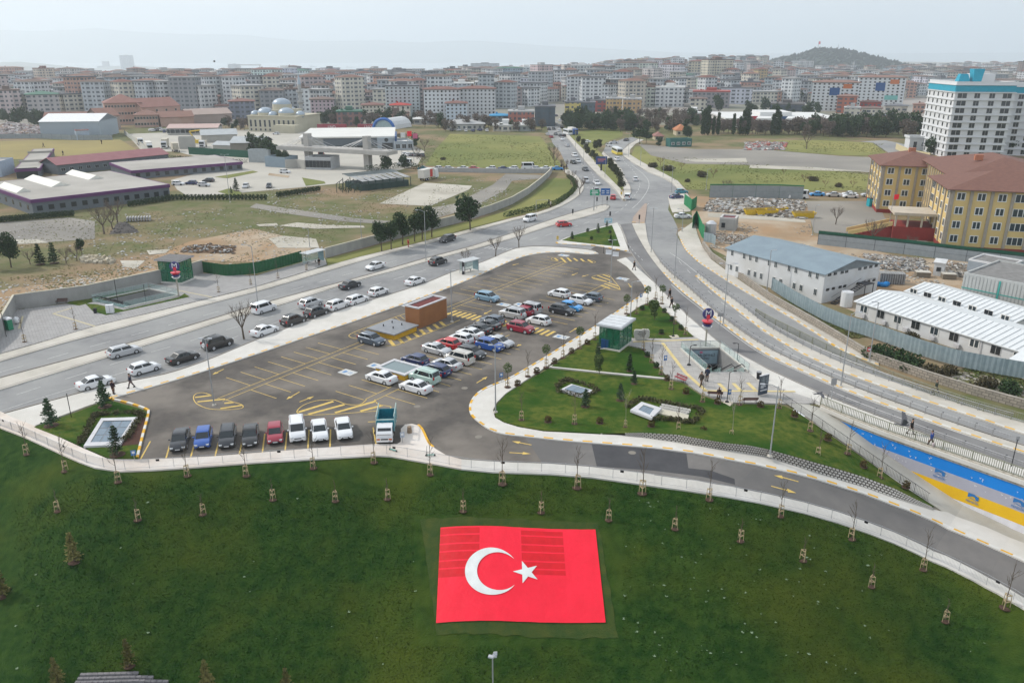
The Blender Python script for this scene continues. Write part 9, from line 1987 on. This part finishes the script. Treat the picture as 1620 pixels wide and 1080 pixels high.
def massbox(P,W,D,H,a,mi):
 ca,sa=math.cos(a),math.sin(a);n=len(V);q=[(-W/2,0),(W/2,0),(W/2,D),(-W/2,D)]
 for z in(-12,H):
  for x,y in q:V.append((P.x+x*ca-y*sa,P.y+x*sa+y*ca,P.z+z))
 for i in range(4):
  j=(i+1)%4;F.append((n+i,n+j,n+4+j,n+4+i));L=W if i%2==0 else D;U.extend([(0,888),(L,888),(L,900+H),(0,900+H)]);MI.append(mi)
def colfac(k):
 m=fac.copy();m.name='facade_'+k.strip().replace(' ','_')+'_far'
 for n in m.node_tree.nodes:
  if n.type=='OBJECT_INFO':
   for l in list(m.node_tree.links):
    if l.from_node==n and l.from_socket.name=='Color':
     s_=l.to_socket;m.node_tree.links.remove(l);s_.default_value=(*WALLC[k],1)
 return m
fm=[colfac(k)for k in names];placed=0;tries=0;grid_={}
for o_x,o_y,o_r in FOOT:grid_.setdefault((int(o_x//60),int(o_y//60)),[]).append((o_x,o_y,o_r))
def clear2(x,y,r):
 for i in(-1,0,1):
  for j in(-1,0,1):
   for a,b_,c in grid_.get((int(x//60)+i,int(y//60)+j),()):
    if math.hypot(x-a,y-b_)<(r+c)*.72:return False
 return True
while placed<2600 and tries<30000:
 tries+=1;px=rg.uniform(-80,1700);bot=iP(px,[0,400,640,830,1000,1120,1330,1480,1620],[184,184,182,170,172,165,170,150,140]);top=iP(px,[0,300,700,900,1100,1200,1250,1450,1500,1620],[116,121,121,118,105,98,120,120,108,108])
 py=lerp(top,bot,rg.random()**1.15);P=GT(px,py)
 if P.y>(2300 if 1215<px<1440 else 4600)or P.y<540 or(855<px<905 and py>165)or(px>1180 and py>165):continue
 W,D=rg.uniform(10,24),rg.uniform(10,16);r=max(W,D)*.5
 if not clear2(P.x,P.y,r):continue
 grid_.setdefault((int(P.x//60),int(P.y//60)),[]).append((P.x,P.y,r));H=rg.choice([3,3,4,4,5,6,7])*3.0 if px>1000 else rg.choice([4,5,6,7,8,9])*3.
 a=-math.atan2(P.x,P.y)+rg.choice([0,.4,-.4,.8])+rg.uniform(-.1,.1);mi=rg.choices(range(len(names)),[22,14,14,10,10,5,1,6,3,2,1,14])[0];massbox(P,W,D,H,a,mi)
 ca,sa=math.cos(a),math.sin(a);rot=lambda x,y,z:(P.x+x*ca-y*sa,P.y+x*sa+y*ca,P.z+z);ri=rg.choices(range(5),[16,20,30,12,22])[0];ov=.7;q=[rot(-W/2-ov,-ov,H),rot(W/2+ov,-ov,H),rot(W/2+ov,D+ov,H),rot(-W/2-ov,D+ov,H)]
 if ri in(0,1,3):mbr.add(q+[rot(-W/6,D/2,H+1.8),rot(W/6,D/2,H+1.8)],[(0,1,5,4),(1,2,5),(2,3,4,5),(3,0,4)],ri)
 else:mbr.add(q+[rot(-W/2-ov,-ov,H+.8),rot(W/2+ov,-ov,H+.8),rot(W/2+ov,D+ov,H+.8),rot(-W/2-ov,D+ov,H+.8)],[(4,5,6,7),(0,1,5,4),(1,2,6,5),(2,3,7,6),(3,0,4,7)],ri)
 placed+=1
me=bpy.data.meshes.new('far_city');me.from_pydata(V,[],F);uvl=me.uv_layers.new(name='UVMap');uvl.data.foreach_set('uv',[c for u in U for c in u])
for m in fm:me.materials.append(m)
me.polygons.foreach_set('material_index',MI);me.update();fc=link('far_city',me,fm);tag(fc,'dense mass of small far houses and blocks filling the city to the horizon','city',kind='stuff')
ro=mbr.build('far_city_roofs',[M('roof_far_%d'%i,ROOFC[k],.85)for i,k in enumerate(rn_)],fc);tag(ro,kind='stuff')
def crane(px,py,yt,lb,jib):
 P=GT(px,py);H=hA(P,yt);t=empty('tower_crane',P,0,lb,'crane');R_('bar','mast',M('crane_ochre',(.40,.25,.12),.7),t,(0,0,-5),(0,0,H),1.1,4);mb=MB();k=P.y/FPX;mb.bar((-jib[0]*k,0,H-5),(jib[1]*k,0,H-5),1.0,4);mb.bar((0,0,H),(jib[1]*k*.6,0,H-4.5),.3,4);mb.build('jib',MATS['crane_ochre'],t)
crane(549,126,110,'tower crane left of the long dark roofed block',(7,15));crane(665,128,110,'tower crane in the middle skyline',(10,28))
P0=GT(382,120);H=hA(P0,103);k=P0.y/FPX;t=empty('gantry_crane',P0,0,'wide shipyard gantry crane by the sea','crane');mb=MB();mb.bar((0,0,-10),(0,0,H),2.5,4);mb.bar((29*k,0,-10),(29*k,0,H),3.5,4);mb.box((15*k,0,H),(32*k,6,6));mb.build('gantry',M('gantry_pale',(.42,.40,.38),.7),t)
for px,py,w_,lb in((450,109,12,'grey ship with tall mast off the shipyard'),(500,107,14,'long low ship at anchor left'),(530,105,10,'small ship at anchor'),(580,106,9,'small ship right of the crane'),(635,109,10,'ship in the middle of the bay'),(715,109,14,'ship near the tower cluster'),(255,108,60,'long grey ship quay in the haze')):
 y=(CAMH+60)/((py-90)/FPX*.95);x=(px-810)/FPX*y*1.06;t=empty('ship',(x,y,-60),R(rg.uniform(-10,10)),lb,'ship','ships in the bay');L=w_*y/FPX;mb=MB();mb.prism([(-L/2,-L*.06),(L*.42,-L*.06),(L/2,0),(L*.42,L*.06),(-L/2,L*.06)],0,L*.07);mb.build('hull',M('ship_grey',(.2,.22,.25),.7),t);Q_('bridge',MATS['ship_grey'],t,(-L*.3,0,L*.12),(L*.14,L*.1,L*.12))
for px,yt,lb in((1293,66,'flagpole with flag on the summit of the wooded hill'),(1325,70,'thin antenna mast on the wooded hill, left'),(1366,82,'thin antenna mast on the wooded hill, right')):
 yy=2650;x=tC(px,85)*yy;zt=zrow(yy,yt);zb_={1293:60,1325:60,1366:48}[px];t=empty('mast',(x,yy,zb_),0,lb,'mast');R_('bar','mast_pole',gM,t,(0,0,-10),(0,0,zt-zb_),1.2,4,0,.5)
 if px==1293:Q_('flag_cloth',red,t,(3,0,zt-zb_-4),(6,.5,8))
wr=random.Random(31);mb=MB()
ob=wood_hill;cs=[v.co.copy()for v in ob.data.vertices];fs_=[p.vertices[:]for p in ob.data.polygons]
for k in range(3600):
 f=fs_[wr.randrange(len(fs_))];a,b_,c,d=(cs[i]for i in f);p=a.lerp(b_,wr.random()).lerp(d.lerp(c,wr.random()),wr.random())
 if p.z<2:continue
 r=wr.uniform(4,9);mb.add([(p.x-r,p.y,p.z-2),(p.x+r,p.y,p.z-2),(p.x,p.y+r,p.z-2),(p.x+wr.uniform(-3,3),p.y-r*.3,p.z+r*wr.uniform(.7,1.3))],[(0,1,3),(1,2,3),(2,0,3)])
tag(mb.build('hill_wood',MATS['pine_wood']),'dark pine wood covering the far hill','wood',kind='stuff')
def bx_(x0,x1,y0,y1,n,kinds,s,lab,grp):
 for i in range(n):
  px=lerp(x0,x1,(i+wr.uniform(.1,.9))/n);py=wr.uniform(y0,y1);P=G(px,py,.05)if py>178 else GT(px,py);put(wr.choice(kinds),'tree',P,nth(i)+' from the left, '+lab,grp,s=s*wr.uniform(.8,1.2))
bx_(893,1000,196,208,34,['wood0','wood1','wood1','cypress0'],.85,'bushy pine in the grove beside the avenue','pine grove beside the avenue')
bx_(958,1120,188,210,56,['wood1','brown0','brown1','brown0'],.8,'in the mixed grove behind the green portacabin','mixed grove behind the portacabin')
bx_(1120,1330,209,214,44,['brown0','brown1','brown1','dark1'],.8,'tree of the belt before the striped warehouse','tree belt before the warehouse')
bx_(1260,1460,206,218,48,['wood0','wood1','brown0','brown1','dark1'],.95,'tree of the belt behind the far meadow','tree belt behind the far meadow')
bx_(505,700,194,204,34,['brown0','brown1','wood0','dark1'],.8,'tree of the bare thicket behind the depot','thicket behind the depot')
bx_(350,400,200,208,9,['brown0','brown1','dark1'],.7,'tree between the arched hall and the mosque','trees beside the mosque');bx_(0,70,190,199,12,['wood0','wood1','dark1'],.8,'dark tree behind the refuse heap','trees behind the refuse heap');bx_(700,860,202,209,14,['brown0','brown1','dark0'],.8,'small tree along the top of the green field','trees above the green field')
bx_(1180,1300,176,188,10,['wood0','dark1'],.8,'tree between the warehouse and the dark office','trees behind the warehouse');bx_(1470,1620,240,246,16,['wood1','dark1'],.7,'dark tree at the foot of the white apartment block','trees at the white apartment block')
for i,(px,s)in enumerate([(1111,1.),(1119,1.25),(1114,1.1),(1128,.8),(1135,.95),(1170,.8),(1175,1.05),(1183,1.),(1179,1.1),(1221,.9),(1226,1.2),(1231,1.),(1160,.9)]):put('cypress%d'%(i%2),'cypress',G(px,214,.05),['left cypress cluster, outer tree','left cypress cluster, tallest tree','left cypress cluster, middle tree','lone short cypress between clusters','lone taller cypress between clusters','middle cypress cluster, shortest','middle cypress cluster, left tall one','middle cypress cluster, right one','middle cypress cluster, centre one','right cypress cluster, left one','right cypress cluster, tallest','right cypress cluster, right one','slim cypress left of the middle cluster'][i]+' before the warehouse','cypresses before the warehouse',s=s)
put('pine','pine',G(1012,228,.05),'broad flat topped pine at the right road bend',s=.95);put('pine','pine',G(1022,228,.05),'second broad pine beside the flat topped one',s=.75);put('big0','tree',G(1087,222,.05),'round dark tree beside the orange roofed small house',s=.8);put('wood1','bush',G(1042,231,.05),'round dark bush left of the green portacabin',s=.4)
wr=random.Random(12)
for i in range(60): # green between the far blocks
 px=wr.uniform(0,1600);py=wr.uniform(140,182);P=GT(px,py)
 if P.y<530 or not clear(P.x,P.y,6):continue
 put(wr.choice(['wood0','wood1','bare0']),'tree',P,'lone tree standing among the city blocks '+zone(px),'trees between the city blocks',s=1.1)
# ================================================================ HAZE
hm=bpy.data.materials.new('haze_air');hm.use_nodes=True
ht=hm.node_tree;ht.nodes.clear()
ho=ht.nodes.new('ShaderNodeOutputMaterial');hv=ht.nodes.new('ShaderNodeVolumePrincipled')
hv.inputs['Color'].default_value=(.86,.935,1,1);hv.inputs['Density'].default_value=.00018;hv.inputs['Anisotropy'].default_value=.35
ht.links.new(hv.outputs[0],ho.inputs['Volume'])
mb=MB();mb.box((0,8000,285),(42000,16800,740));struct(mb.build('haze',hm),'stuff')
